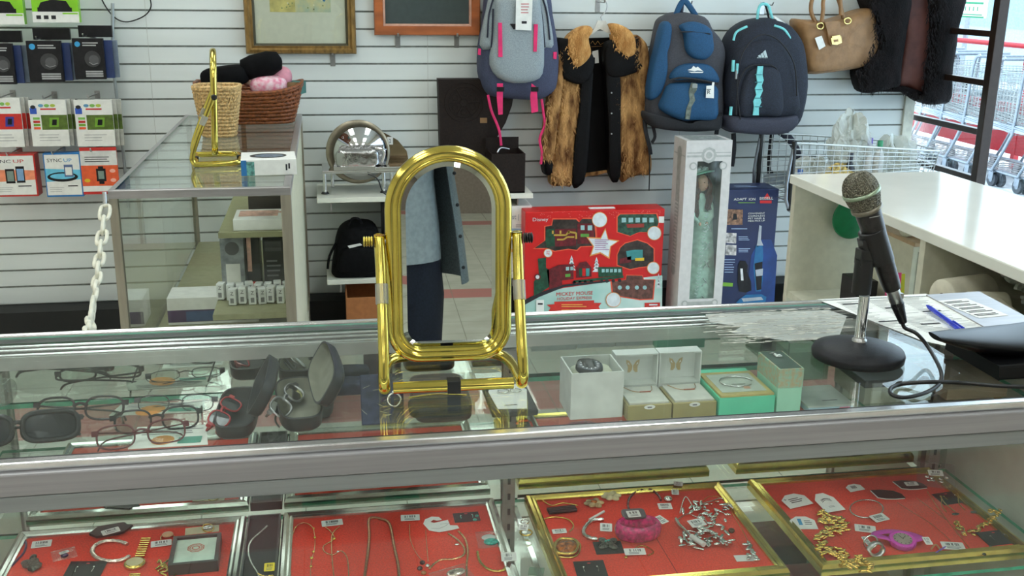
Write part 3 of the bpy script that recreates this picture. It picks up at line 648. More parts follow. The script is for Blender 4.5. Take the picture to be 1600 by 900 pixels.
# tall mint box
t = thing('gift_box', 'narrow mint box with a tall patterned clear lid and silver trinket on top', 'gift box', V(.708, 1.5, SH+.0005))
B().box((.688, 1.462, SH+.0005), (.729, 1.546, .918), MT).build('carton', t, bevel=.001)
b = B(); b.box((.6875, 1.4615, .918), (.7295, 1.5465, .950), mat('pattern_card', (190, 170, 130), .4, var=.3, sc=160, col2=(150, 196, 170))); b.box((.6905, 1.4645, .950), (.7265, 1.5435, .9508), mat('smoked_window', (70, 92, 82), .1)); b.build('lid', t, bevel=.0008)
b = B()
for k in range(7): b.ell((.705+.003*(k % 3), 1.512+.004*(k//3), .9535), (.003, .003, .0025), SILVER)
b.tube([V(.70, 1.53, .9525), V(.706, 1.52, .956), V(.703, 1.512, .953)], .001, SILVER, 6, n=3); b.build('trinket', t)
# low silver box
t = thing('gift_box', 'low silver lidded box with a pale blue base and a pink sticker', 'gift box', V(.775, 1.5, SH+.0005))
B().box((.738, 1.4505, SH+.0005), (.8145, 1.535, .886), mat('pale_blue', (176, 206, 216), .5)).build('base', t, bevel=.001)
b = B(); b.box((.7365, 1.4515, .886), (.8155, 1.5355, .889), mat('silver_lid', (192, 200, 188), .35, .2)); f = F((.7365, 1.4515, .8891), (.079, 0, 0), (0, .084, 0), b); f.rect(.42, .2, .75, .24, GREYINK, 1); b.build('lid', t)
b = B(); f = F((.790, 1.4503, .8778), (.018, 0, 0), (0, 0, .0075), b); f.rect(0, 0, 1, 1, mat('pink_sticker', (246, 130, 150), .6), 1); f.lines(.1, .9, .15, .85, 2, RED, 2, .5); b.build('sticker', t)
# clear box behind and grey box under the microphone stand
t = thing('acrylic_box', 'clear pale green acrylic box standing behind the mint box', 'acrylic box', V(.80, 1.62, SH+.0005))
b = B(); x0, x1, y0, y1, z0, z1 = .762, .838, 1.59, 1.66, SH+.0005, .945; AC = glassmat('green_acrylic', (206, 230, 214), .02, 1.5, .25)
for a, c, ax_ in (((x0, y0, z0), (x1, y0+.003, z1), 'y'), ((x0, y1-.003, z0), (x1, y1, z1), 'y'), ((x0, y0+.003, z0), (x0+.003, y1-.003, z1), 'x'), ((x1-.003, y0+.003, z0), (x1, y1-.003, z1), 'x')): b.box(a, c, AC, AC, ax_)
b.build('walls', t); B().box((x0+.006, y0+.006, z0), (x1-.006, y1-.006, z0+.05), mat('pale_card', (206, 218, 206), .6)).build('insert', t)
t = thing('storage_box', 'dark grey lidded box under the microphone stand on the upper shelf', 'box', V(.90, 1.54, SH+.0005))
B().box((.845, 1.475, SH+.0005), (.965, 1.58, .905), mat('box_grey', (150, 156, 138), .6)).build('base', t, bevel=.001)
B().box((.843, 1.473, .905), (.967, 1.582, .918), mat('lid_dark', (58, 62, 60), .4)).build('lid', t, bevel=.001)
b = B().box((.99, 1.47, SH+.0005), (1.1, 1.60, SH+.02), mat('tan_box', (150, 132, 106), .6)); b.build('carton', label='flat tan carton at the right end of the upper shelf', cat='carton', bevel=.001)

# ---------------------------------------------------------------- trays of jewellery on the middle shelf
FELT = mat('red_felt', (238, 68, 46), .95, var=.10, sc=400, spec=.1, sheen=.2)
ZF = LO+.0125
def rim(b, x0, x1, y0, y1, prof, m):
    rings = []
    for sx, sy, cx, cy in ((1, 1, x0, y0), (-1, 1, x1, y0), (-1, -1, x1, y1), (1, -1, x0, y1)):
        rings.append([V(cx+sx*i, cy+sy*i, h) for i, h in prof])
    n = len(prof); vs = [p for r_ in rings for p in r_]
    b.add(vs, [(j*n+i, ((j+1) % 4)*n+i, ((j+1) % 4)*n+(i+1) % n, j*n+(i+1) % n) for j in range(4) for i in range(n)], m)
def tray(label, x0, m, y0=1.350, y1=1.655, w=.364, seam=False):
    t = thing('jewellery_tray', label, 'jewellery tray', V(x0+w/2, (y0+y1)/2, LO+.0003)); x1 = x0+w; z = LO+.0003
    b = B(); rim(b, x0, x1, y0, y1, [(0, z), (0, z+.012), (.003, z+.018), (.008, z+.0195), (.012, z+.0165), (.015, z+.0175), (.018, z+.0155), (.019, z+.011), (.019, z)], m); b.build('rim', t)
    b = B().box((x0+.018, y0+.018, z), (x1-.018, y1-.018, ZF), FELT)
    if seam: b.box((x0+w*.52-.0005, y0+.018, ZF), (x0+w*.52+.0005, y1-.12, ZF+.0002), mat('seam_dark', (120, 30, 24), .9))
    b.build('felt_pad', t); return t
SILF = mat('silver_rim', (220, 224, 218), .14, .95, var=.03); GOLF = mat('gold_rim_metal', (226, 204, 110), .16, .95, var=.05)
tray('silver rimmed red felt tray at the left end of the middle shelf', -.524, SILF)
tray('silver rimmed red felt tray of necklaces left of the middle upright', -.100, SILF)
tray('gold rimmed red felt tray with the pink cuff bracelet', .318, GOLF, seam=True)
tray('gold rimmed red felt tray with the pink watch', .735, GOLF)
J = lambda x, y, h=.001: PZ(x, y, ZF+h)
def price_tag(t, x, y, w=.020, h=.013, a=0, z=.003, m=WHITE, tilt=.12, nm='price_tag', bar=True, blue=None):
    c = J(x, y, z); b = B(E(c, rx=tilt, rz=a)); b.prism([(-w/2+.001, -h/2), (w/2-.001, -h/2), (w/2, -h/2+.001), (w/2, h/2-.001), (w/2-.001, h/2), (-w/2+.001, h/2), (-w/2, h/2-.001), (-w/2, -h/2+.001)], (0, 0, 0), (1, 0, 0), (0, 1, 0), (0, 0, .0004), m)
    f = F((-w/2, -h/2, .0004), (w, 0, 0), (0, h, 0), b, .0001)
    if bar:
        for k in range(12):
            if random.random() < .8: f.rect(.2+.05*k, .5, .2+.05*k+.02+.02*random.random(), .85, INK, 1)
        f.lines(.2, .85, .12, .42, 2, GREYINK, 1, .5, .3)
    if blue: f.rect(.25, .3, .75, .5, mat('blue_mark', (60, 150, 200), .6), 1)
    return b.build(nm, t)
def jewel(name, label, cat, x, y): return thing(name, label, cat, J(x, y, .0003))
def necklace(label, paths, r, m, tags=(), name='necklace', cat='necklace', amp=.5, h=.0015, beads=()):
    x, y = paths[0][0]; t = jewel(name, label, cat, x, y); b = B()
    for p in paths: b.chain([J(a, c, h) for a, c in p], r, m, amp=amp)
    for (a, c, s, mm) in beads: b.ell(J(a, c, h+.0005), (s, s, s*.7), mm, 8)
    b.build('chain', t)
    for tg in tags: price_tag(t, *tg[:2], **tg[2])
    return t
def earring_card(label, x, y, w, h, a, m=MATTE, deco=None, tilt=.1, cut=False, z=.002):
    t = jewel('earring_card', label, 'earrings', x, y); c = J(x, y, z); b = B(E(c, rx=tilt, rz=a))
    b.boxc((0, 0, 0), (w, h, .0008), m); b.ell((0, h*.36, .0004), (.003, .001, .0004), RED, 8); b.build('card', t)
    b = B(E(c, rx=tilt, rz=a)); mm = deco or SILVER
    for s in (-1, 1): b.ell((s*w*.22, h*.1, .0022), (.0016, .0016, .0012), SILVER, 8); b.tube([V(s*w*.22, h*.1, .002), V(s*w*.24, 0, .003), V(s*w*.22, -h*.2, .002)], .0006, mm, 5, n=3)
    b.build('earring', t); return t
def zip_bag(label, x, y, w, h, a, inside=None, z=.003, tag=True, name='zip_bag', cat='bag', tilt=.1):
    t = jewel(name, label, cat, x, y); T = E(J(x, y, z), rx=tilt, rz=a); b = B(T); n = 8
    g = [[V(-w/2+w*i/n, -h/2+h*j/n, .0022*math.sin(PI*i/n)*math.sin(PI*j/n)+.0008*random.random()) for i in range(n+1)] for j in range(n+1)]
    b.add([p for r_ in g for p in r_], [(j*(n+1)+i, j*(n+1)+i+1, (j+1)*(n+1)+i+1, (j+1)*(n+1)+i) for j in range(n) for i in range(n)], FILM, True)
    b.boxc((0, h/2-.003, .001), (w, .0012, .0008), FILM); b.build('film', t)
    if inside: b = B(T); inside(b); b.build('jewel', t)
    if tag: price_tag(t, x, y-3, w=w*.4, h=h*.22, a=a+.2, z=z+.0045, tilt=tilt)
    return t
TURQ = mat('turquoise_stone', (48, 178, 158), .3, var=.25, sc=200); AMB = mat('amber_glass', (176, 96, 30), .15, var=.35, sc=120, coat=.5)
DKS = mat('oxidised_silver', (96, 98, 90), .35, .8, var=.3, sc=300)
# -- first tray
necklace('dark purple bead bracelet in the left corner of the first tray', [[(28, 838), (40, 846), (38, 862), (24, 878), (10, 893), (2, 905)], [(24, 862), (12, 880), (2, 893)]], .0021, mat('purple_bead', (60, 44, 84), .3, var=.3, sc=300), name='bracelet', cat='bracelet', amp=.35, h=.002)
t = jewel('brooch', 'dark crumpled metal brooch with a square price tag', 'brooch', 52, 880); b = B()
for k in range(16): a = random.random()*6.3; b.ell(J(52+17*math.cos(a)*random.random(), 880+10*math.sin(a)*random.random(), .005), (.008, .005, .003), DKS, 8, rotz(a))
b.build('setting', t); price_tag(t, 65, 850, w=.030, h=.018, a=.08)
zip_bag('small zip bag holding a purple stone ring', 100, 866, .036, .03, .35, lambda b: b.ell((0, -.006, .002), (.006, .005, .003), mat('purple_bead', 0)))
t = jewel('coin_purse', 'black folded purse with a barcode tag on the first tray', 'coin purse', 170, 830); b = B(E(J(172, 830, .004), rx=.08, rz=.15))
b.prism([(-.032, -.004), (-.020, -.016), (.014, -.015), (.022, -.012), (.036, .004), (.027, .008), (.022, .016), (-.018, .014)], (0, 0, 0), (1, 0, 0), (0, 1, 0), (0, 0, .004), BLKL); b.build('pouch', t, bevel=.001); price_tag(t, 173, 830, w=.028, h=.014, a=.45, z=.010)
b = B(); P = [J(175+31*math.cos(a), 861+16*math.sin(a), .003) for a in [math.radians(-40-k*290/30) for k in range(31)]]; b.tube(P, [.0028+.0006*(k % 2) for k in range(31)], mat('pearl_silver', (226, 208, 196), .2, .8, var=.12, sc=300), 8, flat=1.3); b.build('cuff_bangle', label='textured pale silver open cuff bangle on the first tray', cat='bangle')
earring_card('large black earring card behind the gold watch on the first tray', 133, 890, .056, .042, -.12)
t = jewel('wristwatch', 'gold wristwatch with an expanding band on the first tray', 'watch', 213, 884); b = B()
for k in range(9): b.boxc(J(228-1.2*k, 842+3.4*k, .0035), (.015, .0026, .003), GOLD, rotz(-.12))
b.build('band', t)
b = B(); b.lathe([(.0155, 0), (.017, .003), (.0155, .007), (.013, .0075)], J(211, 884, .001), GOLD, seg=20); b.lathe([(.013, .0076), (.0128, .0078)], J(211, 884, .001), mat('champagne_dial', (176, 160, 120), .25, .5), seg=20); b.build('watch_case', t)
b = B()
for k in range(6): b.boxc(J(211-.8*k, 898+3*k, .0035), (.016, .0028, .003), GOLD, rotz(-.12))
b.build('band', t)
t = jewel('ring', 'rose gold ring with a round peach stone and white tag', 'ring', 262, 836); b = B(); b.ell(J(262, 835, .006), (.009, .008, .0035), mat('peach_stone', (216, 170, 130), .3), 12); b.tube([J(262+11*math.cos(2*PI*i/20), 841+7*math.sin(2*PI*i/20), .002) for i in range(20)], .0012, GOLDP, 6, closed=True); b.build('band', t); price_tag(t, 252, 849, w=.032, h=.016, a=.12)
t = jewel('ring', 'silver marquise ring resting on a cream card', 'ring', 325, 826); b = B(E(J(316, 828, .0015), rz=.08)); b.boxc((0, 0, 0), (.054, .022, .001), mat('cream_card', (232, 222, 186), .7)); b.build('card', t)
b = B(); b.ell(J(325, 824, .005), (.009, .005, .003), SILVER, 12, rotz(.2)); b.tube([J(325+9*math.cos(2*PI*i/20), 825+6*math.sin(2*PI*i/20), .003) for i in range(20)], .0011, GOLD, 6, closed=True); b.build('setting', t)
necklace('heap of gold chain beside the framed emblem box', [[(246+4*k, 880+3*k-8*(k % 2)) for k in range(6)], [(243, 890), (256, 880), (268, 874), (275, 884), (262, 892), (250, 895), (262, 900)], [(246, 893), (262, 886), (276, 893), (270, 903)]], .0022, GOLD, amp=.4, h=.003)
t = thing('emblem_box', 'dark framed box with a white pad and red octagonal emblem', 'box', J(308, 870, .0005)); T = E(J(307, 869, .0005), rz=.03)
x0, x1, y0, y1 = -.037, .037, -.052, .037; b = B(T); b.box((x0, y0, 0), (x1, y1, .012), mat('box_black_brown', (40, 32, 32), .35)); rim(b, x0, x1, y0, y1, [(0, .012), (0, .018), (.006, .018), (.006, .012)], mat('box_black_brown', 0)); b.build('frame', t)
b = B(T); b.box((x0+.006, y0+.006, .012), (x1-.006, y1-.006, .0135), mat('pale_pad', (206, 226, 208), .8)); b.build('pad', t)
b = B(T); em = mat('emblem_red', (196, 130, 110), .6)
for R_, r0 in ((.0138, .0118), (.0105, .0088), (.007, .0045)):
    o8 = [(R_*math.cos(PI/8+PI/4*k), R_*math.sin(PI/8+PI/4*k)) for k in range(8)]; i8 = [(r0*math.cos(PI/8+PI/4*k), r0*math.sin(PI/8+PI/4*k)) for k in range(8)]
    b.add([(x, y+.002, .0138) for x, y in o8+i8], [(k, (k+1) % 8, 8+(k+1) % 8, 8+k) for k in range(8)], em)
for k in range(8): a = PI/4*k; b.boxc((.0112*math.cos(a), .002+.0112*math.sin(a), .0138), (.003, .0007, .0002), em, rotz(a))
b.build('emblem', t)
# -- black box and bracelet between the trays
t = thing('velvet_box', 'long black box between the two silver rimmed trays', 'box', V(-.132, 1.50, LO+.0003)); b = B(); b.box((-.1575, 1.35, LO+.0003), (-.1035, 1.655, LO+.010), MATTE); rim(b, -.1575, -.1035, 1.35, 1.655, [(0, LO+.01), (0, LO+.016), (.003, LO+.016), (.003, LO+.01)], BLACK); b.build('box', t)
t = thing('bracelet', 'silver tennis bracelet with a yellow tag lying in the long black box', 'bracelet', J(400, 860)); b = B(); b.chain([J(418, 822), J(407, 832), J(392, 846), J(388, 862), J(393, 880), J(403, 897), J(406, 910)], .0022, SILVER, amp=.3); b.build('chain', t)
b = B(); b.chain([J(402, 896, .002), J(415, 901, .002), J(425, 899, .002), J(432, 903, .002)], .002, GOLD); b.build('clasp', t); price_tag(t, 421, 886, w=.016, h=.020, m=mat('yellow_tag', (236, 214, 40), .5), z=.004)
# -- second tray
necklace('fine gold station necklace at the left of the second tray', [[(455, 912), (454, 880), (456, 845), (462, 824), (475, 817), (488, 824), (492, 842), (491, 860), (486, 880), (485, 912)]], .0009, GOLDP, beads=[(456, 842, .0016, GOLD), (462, 824, .002, GOLD), (490, 826, .002, GOLD), (492, 840, .0026, GOLD), (490, 862, .0026, GOLD), (487, 872, .003, GOLD), (486, 885, .0026, GOLD), (455, 862, .0016, GOLD), (454, 878, .0018, GOLD)])
necklace('knotted pink gold lariat necklace hanging from a white tag', [[(508, 824), (516, 830), (522, 842), (506, 853), (507, 862), (520, 867), (533, 861), (543, 874), (545, 912)], [(531, 823), (520, 833), (518, 850), (519, 875), (523, 912)]], .0013, GOLDP, [(519, 817, dict(w=.035, h=.0165, a=.08))], beads=[(522, 842, .0032, GOLD), (528, 862, .002, CHROME)])
necklace('flat bronze herringbone necklace looped in the middle of the second tray', [[(568, 912), (574, 870), (577, 838), (576, 815), (581, 809), (595, 811), (608, 818), (613, 838), (617, 860), (622, 882), (624, 912)]], .0026, mat('bronze_chain', (178, 134, 100), .28, 1, var=.2, sc=500), amp=.15)
necklace('thin chain necklace with a dark crystal pendant and barcode tag', [[(640, 819), (641, 842), (650, 864), (664, 880)], [(665, 828), (667, 855), (669, 878)]], .0008, GOLDP, [(641, 809, dict(w=.032, h=.017, a=-.05))], beads=[(660, 879, .0045, mat('garnet', (70, 34, 40), .12)), (656, 888, .0045, mat('garnet', 0)), (668, 884, .0038, SILVER), (662, 895, .0045, mat('topaz', (176, 110, 50), .12))])
t = jewel('bracelet', 'rope chain bracelet looped from a white hook shaped card', 'bracelet', 690, 815); b = B(E(J(688, 820, .004), rx=.1, rz=.0))
b.prism([(-.028, .006), (-.024, .018), (-.012, .025), (.0, .022), (.004, .014), (-.004, .012), (-.010, .016), (-.016, .010), (-.010, .006), (.014, .012), (.016, -.004), (.028, -.006), (.030, -.014), (.014, -.018), (-.004, -.021), (-.020, -.014)], (0, 0, 0), (1, 0, 0), (0, 1, 0), (0, 0, .0006), WHITE)
f = F((-.02, -.015, .0007), (.04, 0, 0), (0, .03, 0), b); f.line([(.1, .2), (.4, .1), (.7, .3), (.9, .6)], .0006, GREYINK, 1); f.line([(.5, .5), (.8, .55)], .0006, GREYINK, 1); b.build('card', t)
b = B(); b.chain([J(700, 834), J(714, 843), J(725, 856), J(724, 868), (J(708, 874)), J(690, 875), J(680, 880), J(670, 890)], .0024, GOLDP, amp=.4); b.chain([J(716, 830), J(727, 843), J(731, 862), J(729, 884), J(730, 912)], .0024, GOLDP, amp=.4); b.ell(J(714, 851, .003), (.004, .0022, .002), SILVER, 8); b.build('rope_chain', t)
t = earring_card('black earring card with turquoise studs at the back of the second tray', 729, 808, .044, .027, .02, deco=TURQ)
b = B(); b.ell(J(745, 806, .005), (.003, .003, .002), TURQ, 8); b.ell(J(742, 812, .005), (.0035, .003, .002), TURQ, 8); b.build('turquoise_stud', t)
zip_bag('zip bag with a turquoise brooch on the second tray', 764, 843, .040, .046, -.02, lambda b: (b.ell((.002, -.010, .003), (.012, .008, .004), TURQ, 12), b.ell((0, .003, .002), (.012, .008, .002), mat('cotton', (206, 206, 200), .8), 12)), tag=False)
necklace('gold curb bracelet with a folded tag hanging over the silver rim', [[(746, 862), (749, 876), (760, 888), (775, 893), (788, 890), (791, 878)]], .0028, GOLD, [(795, 870, dict(w=.024, h=.022, a=-.1, z=.010))], name='bracelet', cat='bracelet', amp=.3)
zip_bag('large zip bag at the front edge of the second tray', 705, 898, .062, .036, .35, lambda b: b.ell((.008, 0, .002), (.016, .009, .003), mat('pearl_silver', 0), 12), tag=False)
t = thing('ring', 'tagged gold ring lying between the silver and gold rimmed trays', 'ring', PZ(820, 825, LO+.001)); b = B(); c = PZ(822, 832, LO+.003); b.tube([c+V(.010*math.cos(2*PI*i/24), .010*math.sin(2*PI*i/24), 0) for i in range(24)], .0015, GOLD, 8, closed=True)
c = PZ(820, 815, LO+.003); b.tube([c+V(.007*math.cos(2*PI*i/24), .007*math.sin(2*PI*i/24), 0) for i in range(24)], .0012, SILVER, 8, closed=True); b.build('band', t); price_tag(t, 818, 824, w=.016, h=.016, a=-.3, z=-.002)
B().boxc(PZ(838, 893, LO+.003), (.024, .02, .003), glassmat('green_acrylic', 0), rotz(-.3)).build('acrylic_chip', label='small clear acrylic piece between the trays', cat='acrylic piece')
# -- third tray
t = jewel('hair_clip', 'black ribbed bar clip with a gold wire', 'hair clip', 878, 797); T = E(J(878, 797, .004), rz=.08); b = B(T)
for k in range(3): b.cyl((-.025, -.006+.006*k, .001), (.025, -.006+.006*k, .001), .0032, MATTE, 8)
b.build('bar', t); b = B(); b.tube([J(848, 782), J(862, 790, .006), J(880, 786, .008), J(903, 790, .006)], .0011, GOLD, 6, n=4); b.build('wire', t)
b = B(); b.tube([J(868+28*math.cos(a), 822+14*math.sin(a), .004+.002*math.sin(a)) for a in [math.radians(160+k*240/24) for k in range(25)]], .0013, GOLD, 6); b.build('hoop_earring', label='large thin gold hoop lying left of the black bar clip', cat='earring')
t = jewel('brooch', 'oval amber glass brooch in a gold setting with a barcode tag', 'brooch', 885, 857); T = E(J(885, 857, .002), rz=-.35); b = B(T)
b.tube([V(x, y, .004) for x, y in superel(.036, .048, 32, .75)], .0028, GOLD, 8, closed=True); b.add([(x, y, .001) for x, y in superel(.038, .05, 32, .75)], [tuple(range(32))], GOLD); b.tube([V(x, y, .0005) for x, y in superel(.044, .058, 32, .75)], .0016, GOLD, 6, closed=True); b.build('setting', t)
b = B(T); b.ell((0, 0, .004), (.016, .022, .005), AMB, 16)
for k in range(16): a = 2*PI*k/16; b.tube([V(.003*math.cos(a), .004*math.sin(a), .009), V(.012*math.cos(a), .017*math.sin(a), .0075)], .0007, AMB, 5)
b.build('cabochon', t); price_tag(t, 874, 830, w=.024, h=.012, a=0, z=.004)
t = jewel('earrings', 'pair of carved horn coloured flower earrings at the back of the third tray', 'earrings', 935, 785); HORN = mat('horn', (206, 176, 120), .25, var=.3, sc=60, coat=.4); CRM = mat('cream_shell', (226, 216, 170), .35, var=.1)
for (x, y, m_) in ((928, 786, HORN), (955, 775, CRM)):
    b = B(); c = J(x, y, .004)
    for k in range(6): a = PI/3*k; b.ell(c+V(.010*math.cos(a), .009*math.sin(a), .001*math.sin(a*2)), (.0085, .0065, .003), m_, 12, rotz(a))
    b.ell(c+V(0, 0, .003), (.006, .004, .003), AMB if m_ is HORN else m_, 8); b.build('flower', t)
necklace('brown and pearl bead bracelet with a silver charm and two tags', [[(986, 803), (981, 790), (984, 778), (993, 769), (1006, 765), (1018, 766), (1028, 773), (1033, 782)]], .0026, mat('garnet_bead', (96, 48, 52), .2, var=.4, sc=350), [(1060, 756, dict(w=.016, h=.013, a=-.35, z=.010)), (1055, 769, dict(w=.013, h=.016, a=-.25, z=.007)), (1039, 791, dict(w=.024, h=.018, a=-.1, z=.004))], name='bracelet', cat='bracelet', beads=[(1044, 780, .008, SILVER), (1003, 766, .0035, mat('garnet', 0)), (1015, 765, .0035, mat('garnet', 0))], h=.003)
necklace('broad silver link bracelet with a white paper tube', [[(943, 812), (925, 814), (914, 824), (912, 834), (922, 841), (935, 843)]], .0042, SILVER, [(947, 824, dict(w=.020, h=.022, a=-.25, z=.005))], name='bracelet', cat='bracelet', amp=.25, h=.004)
B().cyl(J(921, 812, .005), J(944, 799, .008), .0022, WHITE, 10).build('paper_tube', label='white rolled paper tube lying on the silver link bracelet', cat='paper tube')
t = jewel('brooch', 'silver cross brooch with turquoise stones on a black card', 'brooch', 950, 852); T = E(J(950, 853, .002), rz=-.05, rx=.1); b = B(T); b.boxc((0, -.005, 0), (.046, .034, .0008), MATTE); b.build('card', t)
b = B(T)
for k in range(4): a = PI/2*k+PI/5; b.ell((.010*math.cos(a), .001+.010*math.sin(a), .004), (.010, .0065, .003), DKS, 12, rotz(a))
b.ell((0, 0, .006), (.007, .007, .003), DKS); b.build('cross', t); b = B(T); b.ell((.001, .003, .009), (.0025, .002, .0012), TURQ, 8); b.ell((-.004, .001, .009), (.002, .002, .0012), TURQ, 8); b.build('stone', t)
PINK = mat('pink_lucite', (206, 30, 110), .12, var=.25, sc=150, coat=.6, bump=.3, bsc=300)
t = jewel('cuff_bracelet', 'glittery pink plastic cuff bracelet with a grey barcode tag', 'bracelet', 996, 824); c = J(997, 826, .018); b = B()
P = [c+V(.033*math.cos(a), .022*math.sin(a), 0) for a in [2*PI*k/40 for k in range(40)]]; b.tube(P, .0135, PINK, 12, closed=True, flat=.45, up=(0, 0, 1)); b.build('cuff', t)
b = B(E(J(990, 803, .031), rx=.15, rz=-.05)); b.rbox((0, 0, 0), (.040, .026, .005), mat('grey_tag', (92, 96, 98), .5), sq=.4); b.build('backing', t); price_tag(t, 990, 803, w=.022, h=.018, a=.0, z=.035)
price_tag(t, 1033, 812, w=.016, h=.022, a=.5, z=.010)
necklace('small gold chain bracelet with a white barcode tag', [[(977, 872), (985, 862), (1000, 853), (1012, 855), (1021, 863), (1012, 868)]], .0016, GOLD, [(992, 862, dict(w=.034, h=.017, a=-.1, z=.005))], name='bracelet', cat='bracelet', beads=[(978, 871, .003, GOLD)])
earring_card('black earring card at the front edge of the third tray', 923, 890, .048, .044, -.05)
t = jewel('charm_bracelet', 'tangled heap of silver charm bracelets on the third tray', 'bracelet', 1105, 815); b = B()
for k in range(120):
    u = random.random(); x = 1065+75*u+random.uniform(-6, 6); y = 783+70*random.random()**.9
    if x < 1090 and 800 < y < 835: continue
    a = random.random()*6.28; b.ell(J(x, y, .003+.006*random.random()), (.0055+.003*random.random(), .0028, .0022), SILVER if random.random() < .85 else CHROME, 8, Matrix.Rotation(random.uniform(-.8, .8), 3, 'X') @ rotz(a))
b.build('charms', t)
b = B()
for s in range(3): b.chain([J(1062+12*k+random.uniform(-4, 4), 790+22*s+random.uniform(-14, 14), .004) for k in range(7)], .0013, SILVER, amp=.4)
b.build('chain', t); price_tag(t, 1089, 817, w=.028, h=.020, a=.2, z=.012)
t = jewel('bangle', 'silver spoon shaped bangle in front of the charm heap', 'bangle', 1080, 840); b = B(); b.tube([J(1056, 813, .006), J(1062, 822, .007), J(1074, 832, .006), J(1090, 846, .005), J(1105, 852, .004)], [.006, .005, .003, .003, .004], SILVER, 8, flat=.5, n=1); b.tube([J(1068, 828, .003), J(1070, 842, .003), J(1082, 854, .003), J(1100, 859, .003)], .0022, SILVER, 8, n=4); b.build('handle', t); B().cyl(J(1080, 838, .010), J(1100, 851, .010), .0045, WHITE, 10).build('paper_wrap', t)
t = necklace('fine gold chain with a silver leaf brooch on a card in the third tray', [[(1098, 783), (1108, 776), (1124, 777), (1136, 790), (1152, 815), (1166, 840), (1178, 868)]], .0007, GOLD); b = B(E(J(1165, 872, .002), rz=-.08)); b.boxc((0, 0, 0), (.034, .018, .0006), WHITE); b.build('card', t)
b = B()
for k in range(12): b.ell(J(1160+12*random.random()+k, 848+2.4*k, .005), (.006, .003, .002), SILVER, 8, rotz(random.random()*6))
b.build('leaf_brooch', t)
B().ell(J(1143, 829, .004), (.0055, .0055, .004), mat('smoky_stone', (92, 70, 56), .1, .5), 12).build('stud_earring', label='round smoky stone stud right of the charm heap', cat='earring')
# -- fourth tray
def bigtag(label, x, y, w, h, a, deco, tilt=.15, z=.006):
    t = jewel('price_ticket', label, 'price tag', x, y); T = E(J(x, y, z), rx=tilt, rz=a); b = B(T)
    b.prism([(-w/2, -h/2), (w/2, -h/2), (w/2, h*.2), (w*.2, h/2), (-w*.2, h/2), (-w/2, h*.2)], (0, 0, 0), (1, 0, 0), (0, 1, 0), (0, 0, .0006), WHITE); b.build('card', t)
    b = B(T); f = F((-w/2, -h/2, .0006), (w, 0, 0), (0, h, 0), b, .0002); deco(f); b.build('print', t); return t
def arcs(f):
    for s in (0, .06, .12): f.line([(.25+.5*i/8, .52+s+.10*math.sin(PI*i/8)*(1 if s < .1 else .6)) for i in range(9)], .0011, INK, 1)
    f.lines(.35, .65, .2, .3, 2, GREYINK, 1)
bigtag('stack of large white jewellery tags with a small cross mark at the back left', 1243, 782, .05, .036, .25, lambda f: (f.text('+', .08, .6, .16, INK, 1), f.lines(.25, .8, .3, .7, 3, INK, 1, .4)))
bigtag('tall white jewellery tag with black curved strokes', 1293, 785, .038, .052, .15, arcs, z=.012)
bigtag('white tag with a blue stripe in front of the other tags', 1255, 817, .042, .034, -.15, lambda f: (f.rect(.3, .3, .45, .8, mat('blue_mark', (60, 150, 200), .6), 1), f.lines(.55, .85, .3, .7, 3, INK, 1, .4)), z=.004)
bigtag('white barcode tag at the back beside the tall tag', 1335, 762, .032, .020, .2, lambda f: [f.rect(.3+.05*k, .35, .33+.05*k, .75, INK, 1) for k in range(7)], z=.004)
t = jewel('necklace', 'heavy gold nugget necklace heaped at the left of the fourth tray', 'necklace', 1310, 845); b = B(); P = smooth_path([(1282, 800), (1292, 822), (1318, 812), (1290, 838), (1282, 850), (1300, 862), (1318, 875), (1340, 888), (1352, 880), (1358, 893)], 9) if False else None
ctrl = [V(x, y, 0) for x, y in ((1285, 800), (1290, 812), (1310, 812), (1318, 825), (1295, 830), (1282, 842), (1290, 858), (1305, 862), (1320, 872), (1330, 882), (1345, 874), (1355, 888))]
for q in smooth_path(ctrl, 8):
    for s in range(2): b.ell(J(q.x+random.uniform(-8, 8), q.y+random.uniform(-6, 6), .003+.006*random.random()), (.0066, .0028, .0026), GOLD, 8, Matrix.Rotation(random.uniform(-.6, .6), 3, 'Y') @ rotz(random.uniform(-.9, .3)))
b.build('nuggets', t)
t = jewel('bangle', 'thin silver bangle with a white tag in the fourth tray', 'bangle', 1354, 796); b = B(); b.tube([J(1354+26*math.cos(2*PI*i/36), 795+14*math.sin(2*PI*i/36), .003) for i in range(36)], .0013, SILVER, 6, closed=True); b.build('hoop', t); price_tag(t, 1374, 809, w=.030, h=.020, a=.25, z=.005)
t = jewel('ring', 'wide silver ring with a long tag in front of the bangle', 'ring', 1368, 860); b = B(); c = J(1369, 858, .011)
b.tube([c+V(.0115*math.cos(2*PI*i/28), .002*math.sin(2*PI*i/28), .0105*math.sin(2*PI*i/28)) for i in range(28)], .0022, STEEL, 8, closed=True, flat=2.2, up=(0, 0, 1)); c = J(1366, 853, .011)
b.tube([c+V(.0115*math.cos(2*PI*i/28), .012+.002*math.sin(2*PI*i/28), .0105*math.sin(2*PI*i/28)) for i in range(28)], .0018, SILVER, 8, closed=True); b.build('band', t); price_tag(t, 1352, 826, w=.034, h=.020, a=-.4, z=.004); price_tag(t, 1354, 845, w=.009, h=.022, a=0, z=.012)
WPK = mat('watch_pink', (214, 66, 186), .35, var=.04); t = jewel('wristwatch', 'pink plastic wristwatch with a round silver dial', 'watch', 1412, 845); T = E(J(1410, 845, .010), rz=-.15, rx=.15)
b = B(T); b.lathe([(.0155, -.006), (.0205, -.005), (.0215, .001), (.0200, .005), (.0160, .0055), (.0155, .004)], (0, 0, 0), WPK, seg=36)
